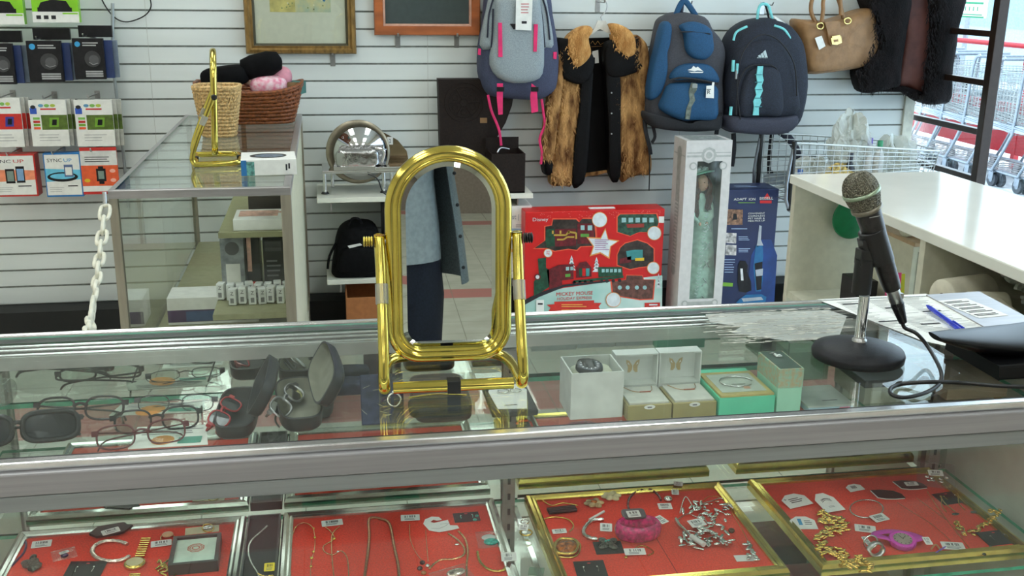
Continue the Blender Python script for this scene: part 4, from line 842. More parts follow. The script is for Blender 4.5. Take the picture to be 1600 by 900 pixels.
for k in range(24): a = 2*PI*k/24; b.boxc((.0207*math.cos(a), .0207*math.sin(a), .001), (.0022, .0022, .006), WPK, rotz(a))
b.build('watch_case', t); b = B(T); b.lathe([(.0150, .0042), (.0148, .0046)], (0, 0, 0), mat('dial_silver', (206, 196, 178), .3, .5), seg=30)
for k in range(12): a = k*PI/6; b.boxc((.0128*math.cos(a), .0128*math.sin(a), .0048), (.0026, .0008, .0004), INK, rotz(a))
b.boxc((.003, .003, .0049), (.010, .0009, .0003), INK, rotz(.8)); b.boxc((-.002, .004, .0049), (.012, .0007, .0003), INK, rotz(2)); b.build('dial', t)
b = B(T); b.strap([V(-.016, .002, 0), V(-.028, .008, .001), V(-.036, .016, -.003), V(-.030, .028, -.006), V(-.005, .034, -.007), V(.018, .028, -.006), V(.032, .014, -.003), V(.026, .004, 0), V(.016, .001, 0)], .017, .0022, WPK, up=(0, .3, 1)); b.build('strap', t); price_tag(t, 1449, 845, w=.012, h=.020, a=-.15, z=.016)
for (lb, x, y, a) in (('black scalloped jewellery card at the back of the fourth tray', 1388, 773, -.25), ('black scalloped jewellery card with a white label at the back rim', 1423, 758, -.15)):
    t = jewel('jewellery_card', lb, 'jewellery card', x, y); T = E(J(x, y, .004), rx=.1, rz=a); b = B(T)
    for dz, m_ in ((-.0012, WHITE), (0, BLKL)): b.prism([(-.028+dz, .012), (-.020+dz, -.010+dz), (-.006+dz, -.013+dz), (.010+dz, -.012+dz), (.028+dz, -.008+dz), (.024, .004), (.012, .013), (-.012, .015)], (0, 0, dz), (1, 0, 0), (0, 1, 0), (0, 0, .0008), m_)
    b.build('card', t)
    if y < 760: price_tag(t, x+1, y-2, w=.024, h=.012, a=a+.1, z=.007)
zip_bag('clear zip bag with silver pieces leaning on the back corner of the fourth tray', 1462, 742, .066, .06, -.45, lambda b: [b.ell((random.uniform(-.02, .02), random.uniform(-.02, 0), .004), (.004, .003, .002), SILVER, 8) for k in range(8)], z=.018, tilt=.45)
t = earring_card('black card with long gold drop earrings at the right of the fourth tray', 1485, 778, .052, .036, .12, deco=GOLD); b = B()
for x0, y0, x1, y1 in ((1469, 775, 1493, 800), (1495, 770, 1522, 797)): b.tube([J(x0, y0, .004), J(x0+8, y0+12, .005), J(x1, y1, .003)], .0010, GOLD, 5, n=4); b.tube([J(x0+2, y0, .004), J(x0+3, y0+16, .005), J(x1-14, y1, .003)], .0010, GOLD, 5, n=4); b.ell(J(x1, y1+3, .003), (.007, .003, .002), DKS, 8)
b.build('drop', t)
t = jewel('bracelet', 'gold leaf cluster bracelet near the right rim of the fourth tray', 'bracelet', 1530, 820); b = B()
for q in smooth_path([V(1493, 818, 0), V(1505, 830, 0), V(1522, 832, 0), V(1535, 820, 0), V(1550, 812, 0), V(1560, 800, 0), V(1548, 800, 0)], 6):
    for s in range(2): b.ell(J(q.x+random.uniform(-4, 4), q.y+random.uniform(-4, 4), .003+.004*random.random()), (.0045, .0022, .0018), GOLD, 6, rotz(random.random()*6))
b.build('leaves', t)
earring_card('black card with smoky drop earrings in the front right corner of the fourth tray', 1560, 840, .060, .038, .06, deco=DKS)
t = necklace('fine gold chain with a coloured ribbon pendant and long tag', [[(1402, 785), (1425, 800), (1450, 815), (1475, 835), (1486, 846)], [(1432, 778), (1455, 795), (1478, 812)]], .0007, GOLDP, [(1489, 853, dict(w=.036, h=.020, a=-.25, z=.004))])
b = B(); b.tube([J(1455, 858, .003), J(1462, 851, .004), J(1470, 860, .003), J(1476, 869, .003)], .0014, mat('ribbon_gold', (206, 150, 90), .3), 5, n=4); b.tube([J(1458, 868, .003), J(1468, 860, .005), J(1478, 854, .003)], .0014, mat('ribbon_violet', (130, 90, 190), .3), 5, n=4); b.build('ribbon_pendant', t)
necklace('long fine chain running to the front right of the fourth tray', [[(1449, 768), (1470, 800), (1500, 838), (1520, 862), (1535, 868), (1548, 860)]], .0007, GOLD, name='necklace', beads=[(1538, 866, .003, DKS), (1548, 855, .003, DKS)])
# -- cartons standing on the counter deck below the trays
for k, (x0, y0, x1, y1, h, c, lb) in enumerate(((.60, 1.5, .70, 1.65, .05, (178, 182, 174), 'pale grey carton on the counter deck below the gap between the gold rimmed trays'), (.69, 1.40, .80, 1.52, .08, (60, 62, 66), 'dark carton on the counter deck below the fourth tray'), (.82, 1.55, .90, 1.65, .12, (150, 40, 46), 'red carton on the counter deck under the fourth tray'), (.91, 1.53, 1.02, 1.65, .10, (198, 188, 150), 'cream carton on the counter deck at the right end'), (.24, 1.42, .31, 1.65, .04, (150, 156, 140), 'flat olive carton on the counter deck below the middle upright'))):
    B().box((x0, y0, .3605), (x1, y1, .3605+h), mat('deck_carton_%d' % k, c, .5)).build('carton', label=lb, cat='carton', bevel=.002)

# ---------------------------------------------------------------- helpers for things hanging on or standing at the slatwall
class PF(F):                                     # printing on a front that stands in the plane y = Y, measured in photo points
    def __init__(s, Y, b, step=.0006): s.Y = Y; s.b = b; s.st = step; s.n = V(0, -1, 0); s.H = 1; s.W = 1
    def P(s, u, v, k): p = PY(u, v, s.Y); return V(p.x, s.Y-s.st*k, p.z)
    def ell(s, u, v, ru, m, k=1, rv=None, n=20): return s.poly([(u+ru*math.cos(2*PI*i/n), v+(rv or ru)*math.sin(2*PI*i/n)) for i in range(n)], m, k)
    def text(s, t, u, v, w, h, m, k=2):          # left-bottom at (u,v), w by h photo points
        vs, fs, tw, th = text2d(t); o = s.P(u, v, k); sx = (s.P(u+w, v, k).x-o.x)/tw; sy = (s.P(u, v-h, k).z-o.z)/max(th, 1e-6)
        s.b.add([o+V(x*sx, 0, y*sy) for x, y in vs], fs, m); return s
    def lines(s, u0, u1, v0, v1, n, m, k=2, fill=.35, jit=.25):
        for i in range(n):
            vv = v0+(v1-v0)*(i+.5)/n; hh = abs(v1-v0)/n*fill/2; s.rect(u0, vv-hh, u1-(u1-u0)*random.random()*jit, vv+hh, m, k)
        return s
def puff(b, pts, Y0, Y1, m, prof=None, noise=0):  # soft padded shape with the given outline, front at Y0, back at Y1
    P = [PY(x, y, (Y0+Y1)/2) for x, y in pts]; P = [V(p.x, 0, p.z) for p in smooth_path(P, 3, True)]
    c = sum(P, V(0, 0, 0))/len(P); d = Y1-Y0; rings = []
    prof = prof or [(1, .90), (.85, .985), (.5, 1.0), (.28, .985), (.12, .94), (.04, .86), (0, .72), (-.03, .45), (-.04, .15)]
    for f, k in prof: rings.append([V(c.x+(p.x-c.x)*k, Y0+d*f+(random.uniform(-noise, noise) if noise else 0), c.z+(p.z-c.z)*k) for p in P])
    b.loft(rings, m); return c
FLAT = [(1, 1), (0, 1)]
def wpts(Y, *pts): return [V(PY(x, y, Y).x, Y, PY(x, y, Y).z) for x, y in pts]
def hook(label, x, y, L=.12, zoff=0):
    t = thing('slatwall_hook', label, 'hook', V(PY(x, y, WY).x, WY, PY(x, y, WY).z)); p = t.location.copy(); b = B()
    b.box((p.x-.011, WY-.003, p.z-.045), (p.x+.011, WY-.0003, p.z+.012), STEEL); b.tube([p, p+V(0, -L+.01, 0), p+V(0, -L, .012)], .003, STEEL, 8); b.build('prong', t); return t

# ---------------------------------------------------------------- framed pictures
def rimY(b, x0, x1, z0, z1, Y, prof, m):         # picture moulding: prof = (inset, forward)
    rings = [[V(cx+sx*i, Y-h, cz+sz*i) for i, h in prof] for sx, sz, cx, cz in ((1, 1, x0, z0), (-1, 1, x1, z0), (-1, -1, x1, z1), (1, -1, x0, z1))]
    n = len(prof); vs = [p for r_ in rings for p in r_]
    b.add(vs, [(j*n+i, ((j+1) % 4)*n+i, ((j+1) % 4)*n+(i+1) % n, j*n+(i+1) % n) for j in range(4) for i in range(n)], m)
def picture(label, px0, px1, pyb, h, Y, wf, mf, prof, mount, art, inner=None):
    a = PY(px0, pyb, Y); c = PY(px1, pyb, Y); x0, x1, z0 = a.x, c.x, a.z; z1 = z0+h
    t = thing('framed_picture', label, 'picture', V((x0+x1)/2, WY-.02, z0)); b = B(); rimY(b, x0, x1, z0, z1, WY-.012, prof, mf); b.build('frame', t)
    if inner: b = B(); rimY(b, x0+wf-.003, x1-wf+.003, z0+wf-.003, z1-wf+.003, WY-.016, [(0, 0), (0, .014), (.006, .012), (.010, .004), (.010, 0)], inner); b.build('slip', t)
    b = B(); b.box((x0+wf-.004, WY-.018, z0+wf-.004), (x1-wf+.004, WY-.013, z1-wf+.004), mount); b.build('mount', t)
    b = B(); f = F((x0+wf, WY-.0185, z0+wf), (x1-x0-2*wf, 0, 0), (0, 0, h-2*wf), b); art(f); b.build('print', t)
    B().box((x0+wf-.002, WY-.0215, z0+wf-.002), (x1-wf+.002, WY-.0203, z1-wf+.002), glassmat('picture_glass', (248, 250, 248), 0, 1.45)).build('glazing', t, bevel=0)
    for q in (.22, .78):
        x = x0+(x1-x0)*q; br = thing('picture_bracket', 'grey metal bracket under %s, %s end' % ('the gold framed picture' if px0 < 500 else 'the pine framed picture', 'left' if q < .5 else 'right'), 'bracket', V(x, WY, z0-.045), group='slatwall picture brackets')
        b = B(); b.box((x-.011, WY-.004, z0-.056), (x+.011, WY-.0003, z0-.002), mat('bracket_grey', (140, 140, 138), .4, .5)); b.box((x-.011, WY-.034, z0-.004), (x+.011, WY-.0003, z0-.001), mat('bracket_grey', 0)); b.box((x-.004, WY-.036, z0-.004), (x+.004, WY-.034, z0+.010), STEEL); b.build('plate', br)
AGOLD = mat('antique_gold', (150, 118, 66), .38, .45, var=.2, sc=60, stretch=(1, 1, .3)); PINE = mat('pine_frame', (170, 92, 44), .4, var=.15, sc=25, stretch=(.2, 1, 1), coat=.2)
def art1(f):
    g = mat('watercolour_green', (186, 200, 176), .8, var=.15, sc=25, col2=(226, 214, 160)); f.rect(.18, .26, .83, 1.0, g, 1)
    f.rect(.18, .26, .45, .45, mat('watercolour_yellow', (222, 206, 130), .8, var=.15, sc=20), 2); f.ell(.62, .50, .16, mat('watercolour_blue', (150, 196, 206), .8, var=.2, sc=20), 2, .1)
    for i, s in enumerate(('the heart of', 'a friend')): f.text(s, .34, .60-.13*i, .055, mat('script_green', (110, 130, 110), .8), 3, w=.42-.06*i, it=.2)
    f.poly([(.67, .46), (.72, .48), (.78, .36), (.76, .34)], mat('kingfisher_blue', (30, 120, 190), .6), 4)
    for k in range(26): f.ell(.25+.55*random.random(), .28+.16*random.random(), .008, mat('dab_cream', (236, 228, 196), .8) if k % 2 else mat('dab_olive', (150, 160, 110), .8), 4)
picture('gold framed watercolour with a wide cream mount hanging above the wicker basket', 385, 557, 84, .62, WY-.02, .038, AGOLD, [(0, 0), (0, .018), (.006, .028), (.018, .030), (.026, .020), (.034, .022), (.038, .010), (.038, 0)], mat('mount_cream', (228, 226, 208), .8, var=.02), art1, mat('dark_slip', (60, 54, 30), .4))
def art2(f):
    f.rect(.19, .285, .81, 1, mat('red_line', (170, 80, 60), .7), 1); f.rect(.195, .295, .805, 1, mat('cream_paper', (230, 222, 190), .8), 2); bl = mat('border_black', (36, 36, 30), .8)
    for k in range(16): f.poly([(.225+.036*k, .37), (.25+.036*k, .37), (.245+.036*k, .32), (.235+.036*k, .34)], bl, 3)
    f.rect(.22, .37, .79, .385, bl, 3); f.rect(.23, .40, .78, .55, mat('art_ochre', (206, 150, 70), .8, var=.3, sc=60), 3)
    for k in range(9): f.ell(.27+.057*k, .44, .02, mat('art_red', (180, 60, 40), .8) if k % 2 else mat('art_green', (70, 110, 70), .8), 4)
picture('pine framed picture with a dark grey mount and patterned border', 585, 750, 55, .52, WY-.02, .044, PINE, [(0, 0), (0, .016), (.004, .024), (.038, .022), (.044, .012), (.044, 0)], mat('mount_slate', (78, 88, 92), .85, var=.04), art2, mat('pink_slip', (196, 150, 130), .6))

# ---------------------------------------------------------------- packages on hooks at the left
HK = 4.72
def carton(t, x0, x1, z0, z1, Y, d, m, side=None, name='carton'):
    b = B(); b.box((x0, Y, z0), (x1, Y+d, z1), m)
    if side: b.box((x0+.0005, Y+.002, z0-.0003), (x1+.0006, Y+d+.0006, z1+.0004), side)
    return b.build(name, t, bevel=.001)
def pkg(name, label, cat, c0, c1, d=.03, m=WHITE, prints=None, Y=HK, group=None, film=False, side=None, rz=0):
    a = PY(c0[0], c1[1], Y); c = PY(c1[0], c0[1], Y); t = thing(name, label, cat, V((a.x+c.x)/2, Y+d/2, a.z), 0, group)
    carton(t, a.x, c.x, a.z, c.z, Y, d, m, side)
    if prints: b = B(); prints(F((a.x, Y-.0003, a.z), (c.x-a.x, 0, 0), (0, 0, c.z-a.z), b)); b.build('print', t)
    return t
LIME = mat('lime_green', (140, 208, 44), .35, var=.06, sc=20); BLU = mat('package_blue', (30, 120, 190), .4); RDP = mat('package_red', (206, 48, 40), .4); ORG = mat('package_orange', (236, 96, 50), .4)
CY = mat('logo_cyan', (60, 160, 214), .4); OLV = mat('olive_film', (92, 116, 44), .3, var=.2); GRN = mat('strap_green', (120, 170, 50), .4); PBLK = mat('package_black', (28, 27, 30), .4, var=.15, spec=.3)
def lime_print(f):
    f.rect(0, .0, 1, .26, WHITE, 1); f.poly([(.12, .30), (.2, .48), (.45, .55), (.75, .52), (.85, .32)], PBLK, 1); f.rect(.12, .26, .86, .36, PBLK, 2); f.rect(.65, .20, .98, .235, LIME, 2)
    for k in range(3): f.rect(.08+.16*k, .08, .18+.16*k, .17, INK, 2)
    f.poly([(0, .6), (.3, .75), (.35, 1), (0, 1)], mat('lime_pale', (206, 226, 186), .4), 1); f.poly([(.4, .8), (.55, .8), (.6, 1), (.36, 1)], PBLK, 2)
pkg('headphone_package', 'lime and white package at the top left corner of the wall', 'package', (-40, -30), (31, 38), .04, LIME, lime_print)
pkg('headphone_package', 'lime and white package left of the black cable', 'package', (52, -30), (118, 35), .04, LIME, lime_print)
hp = lambda lab, c0, c1, Y=HK, prn=True: pkg('black_package', lab, 'package', c0, c1, .02, PBLK, (lambda f: (f.ell(.17, .86, .09, CY, 1), f.lines(.33, .9, .8, .92, 2, mat('silver_ink', (170, 170, 170), .5), 1, .5), f.ell(.62, .5, .26, mat('device_dark', (62, 62, 64), .3), 1, .2), f.ell(.66, .48, .16, mat('device_grey', (90, 90, 92), .3), 2, .12), f.line([(.5, .42), (.62, .36), (.8, .4)], .002, mat('silver_ink', 0), 3), [f.rect(.36, .06+.055*k, .92, .10+.055*k, mat('silver_ink', 0), 1) for k in range(3)])) if prn else None, Y)
for i, (x0, x1, lb) in enumerate(((-22, 18, 'at the left edge of the photo'), (47, 94, 'in the middle of the row'), (118, 160, 'nearest the upright strip'))):
    y0 = 70 if i == 0 else (66 if i == 1 else 62)
    hp('black boxed accessory hanging %s of black packages' % lb if i == 1 else 'black boxed accessory hanging %s' % lb, (x0, y0-2), (x1, y0+62))
    pkg('black_package', 'black header card above the black box %s' % lb, 'package', (x0+5, y0-22), (x1+14, y0-4), .02, PBLK, None, HK+.05)
    for k, (m_, dx) in enumerate(((mat('sleeve_blue', (44, 62, 110), .4), 16), (mat('sleeve_grey', (120, 134, 150), .4), 24))):
        pkg('accessory_package', '%s package tucked behind the black box %s' % (('dark blue', 'grey blue')[k], lb), 'package', (x0+10+dx, y0+1), (x1+dx-2, y0+60-k), .015, m_, None, HK+.03+.03*k)
def band_print(hue):
    def f_(f):
        f.rect(.0, 0, 1, .36, WHITE, 1); f.lines(.2, .8, .1, .28, 3, mat('pale_ink', (190, 190, 188), .8), 2, .3); f.rect(.30 if hue else 0, .36, 1, .68, OLV if hue else RDP, 1)
        f.rect(0, .68, 1, 1, WHITE, 1); f.text('wibit' if 0 else 'w', .2, .84, .08, mat('word_blue', (90, 150, 190), .6), 2) if 0 else None
        for k, c in enumerate(((100, 160, 200), (130, 190, 90), (190, 210, 80))): f.ell(.32+.16*k, .88, .07, mat('dot%d' % k, c, .6), 2, .035)
        f.rect(.3, .79, .72, .82, RED, 2); f.rect(.02, .70, .2, .83, mat('figure_blue', (50, 90, 190), .5), 2); f.ell(.11, .85, .07, INK, 3, .04)
        f.poly([(.5, .42), (.75, .42), (.78, .62), (.53, .62)], GRN if hue else mat('band_blue', (60, 60, 150), .5), 3); f.poly([(.57, .46), (.70, .46), (.72, .58), (.6, .58)], PBLK, 4)
        for k in range(4): f.rect(.08, .37+.07*k, .26, .42+.07*k, (ORG, GRN, RDP, mat('dot1', 0))[k], 2)
    return f_
for i, (x0, y0, x1, y1, h_, lb) in enumerate(((-14, 153, 30, 230, 0, 'white package with a red and blue wristband at the left edge'), (52, 156, 102, 229, 1, 'white package with a green wristband in the middle of its row'), (122, 156, 174, 229, 1, 'white package with a green wristband beside the upright strip'))):
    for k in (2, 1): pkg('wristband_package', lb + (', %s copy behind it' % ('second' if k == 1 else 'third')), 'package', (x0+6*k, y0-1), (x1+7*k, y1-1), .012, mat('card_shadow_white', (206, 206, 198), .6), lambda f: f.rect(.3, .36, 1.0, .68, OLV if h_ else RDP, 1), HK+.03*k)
    pkg('wristband_package', lb, 'package', (x0, y0), (x1, y1), .012, WHITE, band_print(h_))
def sync_print(col, ban):
    def f_(f):
        f.rect(.03, .04, .97, .97, WHITE, 1); f.poly([(.03, .35), (.97, .4), (.97, .62), (.03, .65)], mat('fade_%s' % ban, (246, 150, 110) if ban == 'r' else (110, 200, 230), .5), 2); f.text('SYNC', .10, .80, .08, INK, 2, w=.40); f.text('UP', .55, .80, .08, col, 2, w=.22)
        if ban == 'r':
            f.rect(.36, .32, .55, .66, PBLK, 3); f.rect(.39, .37, .53, .61, mat('screen_grey', (130, 150, 140), .3), 4); f.rect(.58, .33, .76, .72, PBLK, 3); f.rect(.60, .38, .74, .66, mat('screen_blue', (130, 170, 210), .3), 4); f.ell(.06, .66, .05, mat('badge_yellow', (230, 190, 40), .5), 4)
        else:
            f.ell(.48, .46, .42, PBLK, 3, .11); f.ell(.48, .475, .34, mat('fade_b', 0), 4, .065); f.rect(.54, .46, .78, .74, mat('phone_blue', (90, 110, 150), .4), 5); f.rect(.57, .5, .75, .68, WHITE, 6)
        f.lines(.1, .5, .1, .24, 3, mat('pale_ink', 0), 3, .3); f.lines(.6, .9, .22, .28, 1, INK, 3, .4)
    return f_
pkg('fitness_band_box', 'red and white boxed fitness band at the left edge of the wall', 'package', (-14, 241), (53, 308), .07, RDP, sync_print(RDP, 'r'))
pkg('fitness_band_box', 'blue and white boxed fitness band with a black loop band', 'package', (74, 239), (124, 308), .05, BLU, sync_print(CY, 'b'))
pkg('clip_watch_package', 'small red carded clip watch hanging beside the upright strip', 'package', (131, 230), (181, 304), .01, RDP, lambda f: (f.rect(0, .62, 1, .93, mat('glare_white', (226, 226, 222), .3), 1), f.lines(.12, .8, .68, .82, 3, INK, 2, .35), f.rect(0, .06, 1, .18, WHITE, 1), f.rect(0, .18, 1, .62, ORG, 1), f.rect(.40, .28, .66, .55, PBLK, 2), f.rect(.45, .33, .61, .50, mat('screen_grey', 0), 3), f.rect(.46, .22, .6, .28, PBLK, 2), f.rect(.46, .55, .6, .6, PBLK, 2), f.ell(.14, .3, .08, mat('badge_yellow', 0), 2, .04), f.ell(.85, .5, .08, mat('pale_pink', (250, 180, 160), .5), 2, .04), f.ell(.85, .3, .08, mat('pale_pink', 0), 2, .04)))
for i, (x, y) in enumerate(((8, 60), (75, 58), (145, 54), (20, 145), (85, 147), (152, 146), (30, 232), (98, 230), (156, 226), (85, -34))): hook('steel slatwall hook holding hanging packages, number %s from the left' % ('one two three four five six seven eight nine ten'.split()[i]), x, y, .2)
for i, o in enumerate([o for o in KEEP if o.name.startswith('slatwall_hook')]):
    o['label'] = 'steel slatwall hook above the %s package in the %s row' % (('left', 'middle', 'right')[i % 3], ('black', 'wristband', 'bottom')[i//3]) if i < 9 else 'steel slatwall hook above the lime package left of the cable'; o['group'] = 'package hooks'
b = B(); p = [PY(172, -20, 4.86), PY(176, 5, 4.86), PY(176, 100, 4.86), PY(190, 210, 4.86), PY(201, 325, 4.86)]; b.tube([V(q.x, 4.86, q.z) for q in (p[1], p[2], p[3], p[4])], .011, mat('strip_grey', (176, 184, 186), .35, .2), 4, up=(0, -1, 0), flat=.7)
b.build('upright_strip', label='pale grey upright strip right of the hanging packages', cat='strip')
b = B(); b.tube([PY(150, -25, 4.88), PY(162, 5, 4.885), PY(180, 28, 4.885), PY(200, 34, 4.885), PY(225, 25, 4.885), PY(236, 10, 4.885), PY(232, -10, 4.885)], .003, BLACK, 6, n=6); b.build('cable', label='thin black cable looping down the slatwall at the top left', cat='cable')

# ---------------------------------------------------------------- left glass showcase
X0, X1, Y0, Y1, ZS = -.612, -.112, 3.035, 4.80, .965
t = thing('glass_showcase', 'tall aluminium framed glass showcase against the slatwall on the left', 'display case', V(-.36, 3.9, 0))
AL2 = mat('showcase_aluminium', (168, 160, 144), .38, .6, .05, 80, stretch=(1, 1, .1))
for x0, x1 in ((X0, X0+.024), (X1-.03, X1)):
    for y in (Y0, Y1-.024): B().box((x0, y, .0), (x1, y+.024, ZS-.022), AL2).build('corner_post', t, bevel=.002)
b = B()
b.box((X0, Y0-.002, ZS-.024), (X1, Y0+.020, ZS), ALU); b.box((X0, Y1-.02, ZS-.024), (X1, Y1, ZS), ALU)
for x0, x1 in ((X0, X0+.016), (X1-.022, X1)): b.box((x0, Y0+.02, ZS-.024), (x1, Y1-.02, ZS), ALU)
b.build('top_rail', t, bevel=.002)
B().box((X0+.016, Y0+.02, ZS-.007), (X1-.022, Y1-.02, ZS-.001), GTOP, GEDGE).build('glass_top', t)
B().box((X0+.024, Y0+.008, .12), (X1-.03, Y0+.013, ZS-.024), GLASS, GEDGE, 'y').build('front_glass', t)
B().box((X0+.008, Y0+.024, .12), (X0+.013, Y1-.024, ZS-.024), GLASS, GEDGE, 'x').build('side_glass', t)
B().box((X1-.012, Y0+.024, .12), (X1-.007, Y1-.024, ZS-.024), mat('side_panel', (206, 204, 178), .5, var=.04), None).build('side_panel', t)
B().box((X0+.002, Y0+.002, .0), (X1-.002, Y1-.002, .12), mat('showcase_base', (190, 186, 166), .5)).build('base', t, bevel=.002)
B().box((X0+.235, Y1-.04, .12), (X0+.255, Y1-.02, ZS-.024), AL2).build('middle_post', t)
OLS = mat('olive_shelf', (150, 148, 112), .4, var=.05)
s1, s2, s3 = .775, .558, .40
B().box((X0+.02, 3.07, s3-.012), (X1-.013, Y1-.03, s3), OLS).build('shelf', t, bevel=.001)
for z, y0, x0 in ((s1, 3.30, -.35), (s2, 3.14, -.365)): B().box((x0, y0, z-.018), (X1-.013, y0+.62, z), OLS).build('shelf', t, bevel=.001)
# shelf goods
def cbox(label, x0, y0, z0, w, d, h, m, prints=None, name='carton', rz=0, cat='box', group=None, bevel=.0015):
    o = thing(name, label, cat, V(x0+w/2, y0+d/2, z0), rz, group); b = B(); b.box((-w/2, -d/2, 0), (w/2, d/2, h), m); b.build('box', o, local=True, bevel=bevel)
    if prints: b = B(); prints(F((-w/2, -d/2-.0003, 0), (w, 0, 0), (0, 0, h), b)); b.build('print', o, local=True)
    return o
o = cbox('flat pink and white boxed item on the top shelf of the showcase', -.305, 3.32, s1+.0005, .17, .16, .035, WHITE)
b = B(); F((-.085, -.08, .0353), (.17, 0, 0), (0, .16, 0), b).rect(.08, .3, .8, .85, mat('skin_pink', (226, 178, 160), .5, var=.15, sc=40), 1).line([(.3, .4), (.5, .5), (.7, .45)], .002, INK, 2).ell(.85, .65, .08, mat('skin_pink', 0), 2); b.build('print', o, local=True)
cbox('dark flat box at the back of the showcase top shelf', -.27, 3.52, s1+.0005, .14, .1, .07, mat('box_dark', (60, 54, 50), .4))
ADP = mat('adapter_white', (226, 228, 224), .35)
n = 0; proto = None
for r_, (yy, xs) in enumerate(((3.30, range(8)), (3.245, range(1, 7)))):
    for k in xs:
        x = -.352+.029*k+(.012 if r_ else 0)
        if proto is None:
            proto = thing('adapter_pack', 'x', 'adapter', (0, 0, 0), 0, 'white adapter packs on the lower shelf of the showcase'); B().box((-.012, -.016, 0), (.012, .016, .052), ADP).build('body', proto, local=True, bevel=.003)
            b = B(); f = F((-.011, -.0165, .002), (.022, 0, 0), (0, 0, .048), b); f.rect(.25, .12, .75, .45, mat('adapter_grey', (130, 130, 130), .4), 1); f.text('Z', .3, .66, .22, INK, 1); b.build('label', proto, local=True); o = proto
        else: o = dup(proto, 'x')
        o.location = (x, yy, s2+.0005+.004*(n % 3 == 0)); o.rotation_euler = (0, 0, .12*((n % 4)-1.5)); o['label'] = 'white adapter pack with black mark, %s in the %s row' % ('first second third fourth fifth sixth seventh eighth'.split()[k-(1 if r_ else 0)]+' from the left', ('back', 'front')[r_]); n += 1
cbox('grey boxed camera on the lower shelf of the showcase', -.36, 3.42, s2+.0005, .075, .08, .17, mat('box_silver', (150, 156, 160), .4, var=.2, sc=30), lambda f: (f.ell(.5, .8, .3, mat('device_grey', 0), 1), f.rect(.2, .1, .8, .5, WHITE, 1)))
cbox('black and red boxed accessory standing on the lower showcase shelf', -.28, 3.42, s2+.0005, .045, .08, .19, PBLK, lambda f: (f.rect(0, 0, 1, .12, RDP, 1), f.rect(.1, .3, .4, .9, mat('skin_pink', 0), 1)))
cbox('tall black boxed radio on the lower showcase shelf', -.225, 3.42, s2+.0005, .065, .08, .165, PBLK, lambda f: (f.lines(.15, .85, .2, .6, 4, GREYINK, 1), f.rect(.1, .75, .9, .95, mat('device_dark', 0), 1)))
cbox('orange and dark box at the right end of the lower showcase shelf', -.152, 3.42, s2+.0005, .028, .08, .16, mat('box_orange_brown', (170, 100, 60), .5), lambda f: f.rect(0, .45, 1, 1, PBLK, 1))
cbox('long white and purple carton lying in the bottom of the showcase', -.56, 3.55, s3+.0005, .30, .14, .095, WHITE, lambda f: (f.rect(0, .1, 1, .55, mat('purple_band', (84, 62, 96), .5), 1), f.rect(.2, .13, .55, .5, mat('blue_band', (70, 90, 130), .5), 2)))
for k in range(4): cbox('%s flat cream carton in the bottom front of the showcase' % ('leftmost', 'second', 'third', 'rightmost')[k], -.56+.105*k, 3.10, s3+.0005, .09, .12, .055+.012*(k % 2), mat('cream_carton', (206, 200, 170), .6), lambda f: f.rect(.3, .7, .6, .85, INK, 1), group='cream cartons in the showcase')

# things on the showcase
m2 = dup(m1, 'second brass vanity mirror seen edge on at the front left of the showcase top')
m2.location = (-.425, 3.50, ZS+.0005); m2.rotation_euler = (0, 0, math.radians(-84)); m2.scale = (1.05, 1.05, 1.05)
WIC = mat('wicker_brown', (150, 84, 40), .5, var=.35, sc=120, col2=(96, 50, 22)); STR = mat('straw', (214, 178, 120), .6, var=.2, sc=120)
def basket(label, c, L0, W0, L1, W1, h, m, ang=0, rows=9, flare=0):
    t = thing('wicker_basket', label, 'basket', c, ang); n = 44; b = B()
    def pt(a, q, o=0):
        L, W = L0+(L1-L0)*q, W0+(W1-W0)*q; x, y = superel(L+o, W+o, n, .6)[0]; 
        def pw(v): return math.copysign(abs(v)**.55, v)
        xx = (L+o)/2*pw(math.cos(a)); return V(xx, (W+o)/2*pw(math.sin(a)), h*q*(1+flare*(abs(xx)/(L1/2))**3))
    for j in range(rows):
        q = (j+.5)/rows; b.tube([pt(2*PI*i/n, q, .004*(1 if (i+j) % 2 else -1)) for i in range(n)], h/rows*.56, m, 6, closed=True)
    b.build('weave', t, local=True); b = B()
    for i in range(0, n, 2): b.tube([pt(2*PI*i/n, 0), pt(2*PI*i/n+.1, .5, .006), pt(2*PI*i/n+.2, 1.0)], .0035, m, 5)
    for i in range(0, n): b.tube([pt(2*PI*i/n, .55, .009), pt(2*PI*i/n+.22, .8, .011), pt(2*PI*i/n+.42, 1.0, .004)], .0028, m, 5)
    b.build('stakes', t, local=True)
    b = B(); b.tube([pt(2*PI*i/n, 1.0, .003*(1 if i % 2 else -1)) for i in range(n)], .0075, m, 8, closed=True); b.build('rim', t, local=True)
    B().prism([(x, y) for x, y in superel(L0-.01, W0-.01, n, .6)], (0, 0, .002), (1, 0, 0), (0, 1, 0), (0, 0, .004), m).build('floor', t, local=True); return t
bc = PZ(374, 186, ZS); basket('large brown wicker basket heaped with hats at the back of the showcase', V(-.315, 4.55, ZS+.0005), .34, .22, .43, .30, .13, WIC, flare=.25)
basket('small pale straw basket behind the second brass mirror', V(-.405, 4.12, ZS+.0005), .11, .11, .165, .15, .185, STR, rows=14)
FB = 4.52
b = B(); b.rbox(V(-.405, 4.50, 1.155), (.20, .13, .085), mat('black_fleece', (12, 12, 14), .85, var=.2, spec=.15), sq=.6, rot=Matrix.Rotation(-.12, 3, 'Y')); b.build('shoe', label='black slipper lying across the left of the wicker basket', cat='slipper')
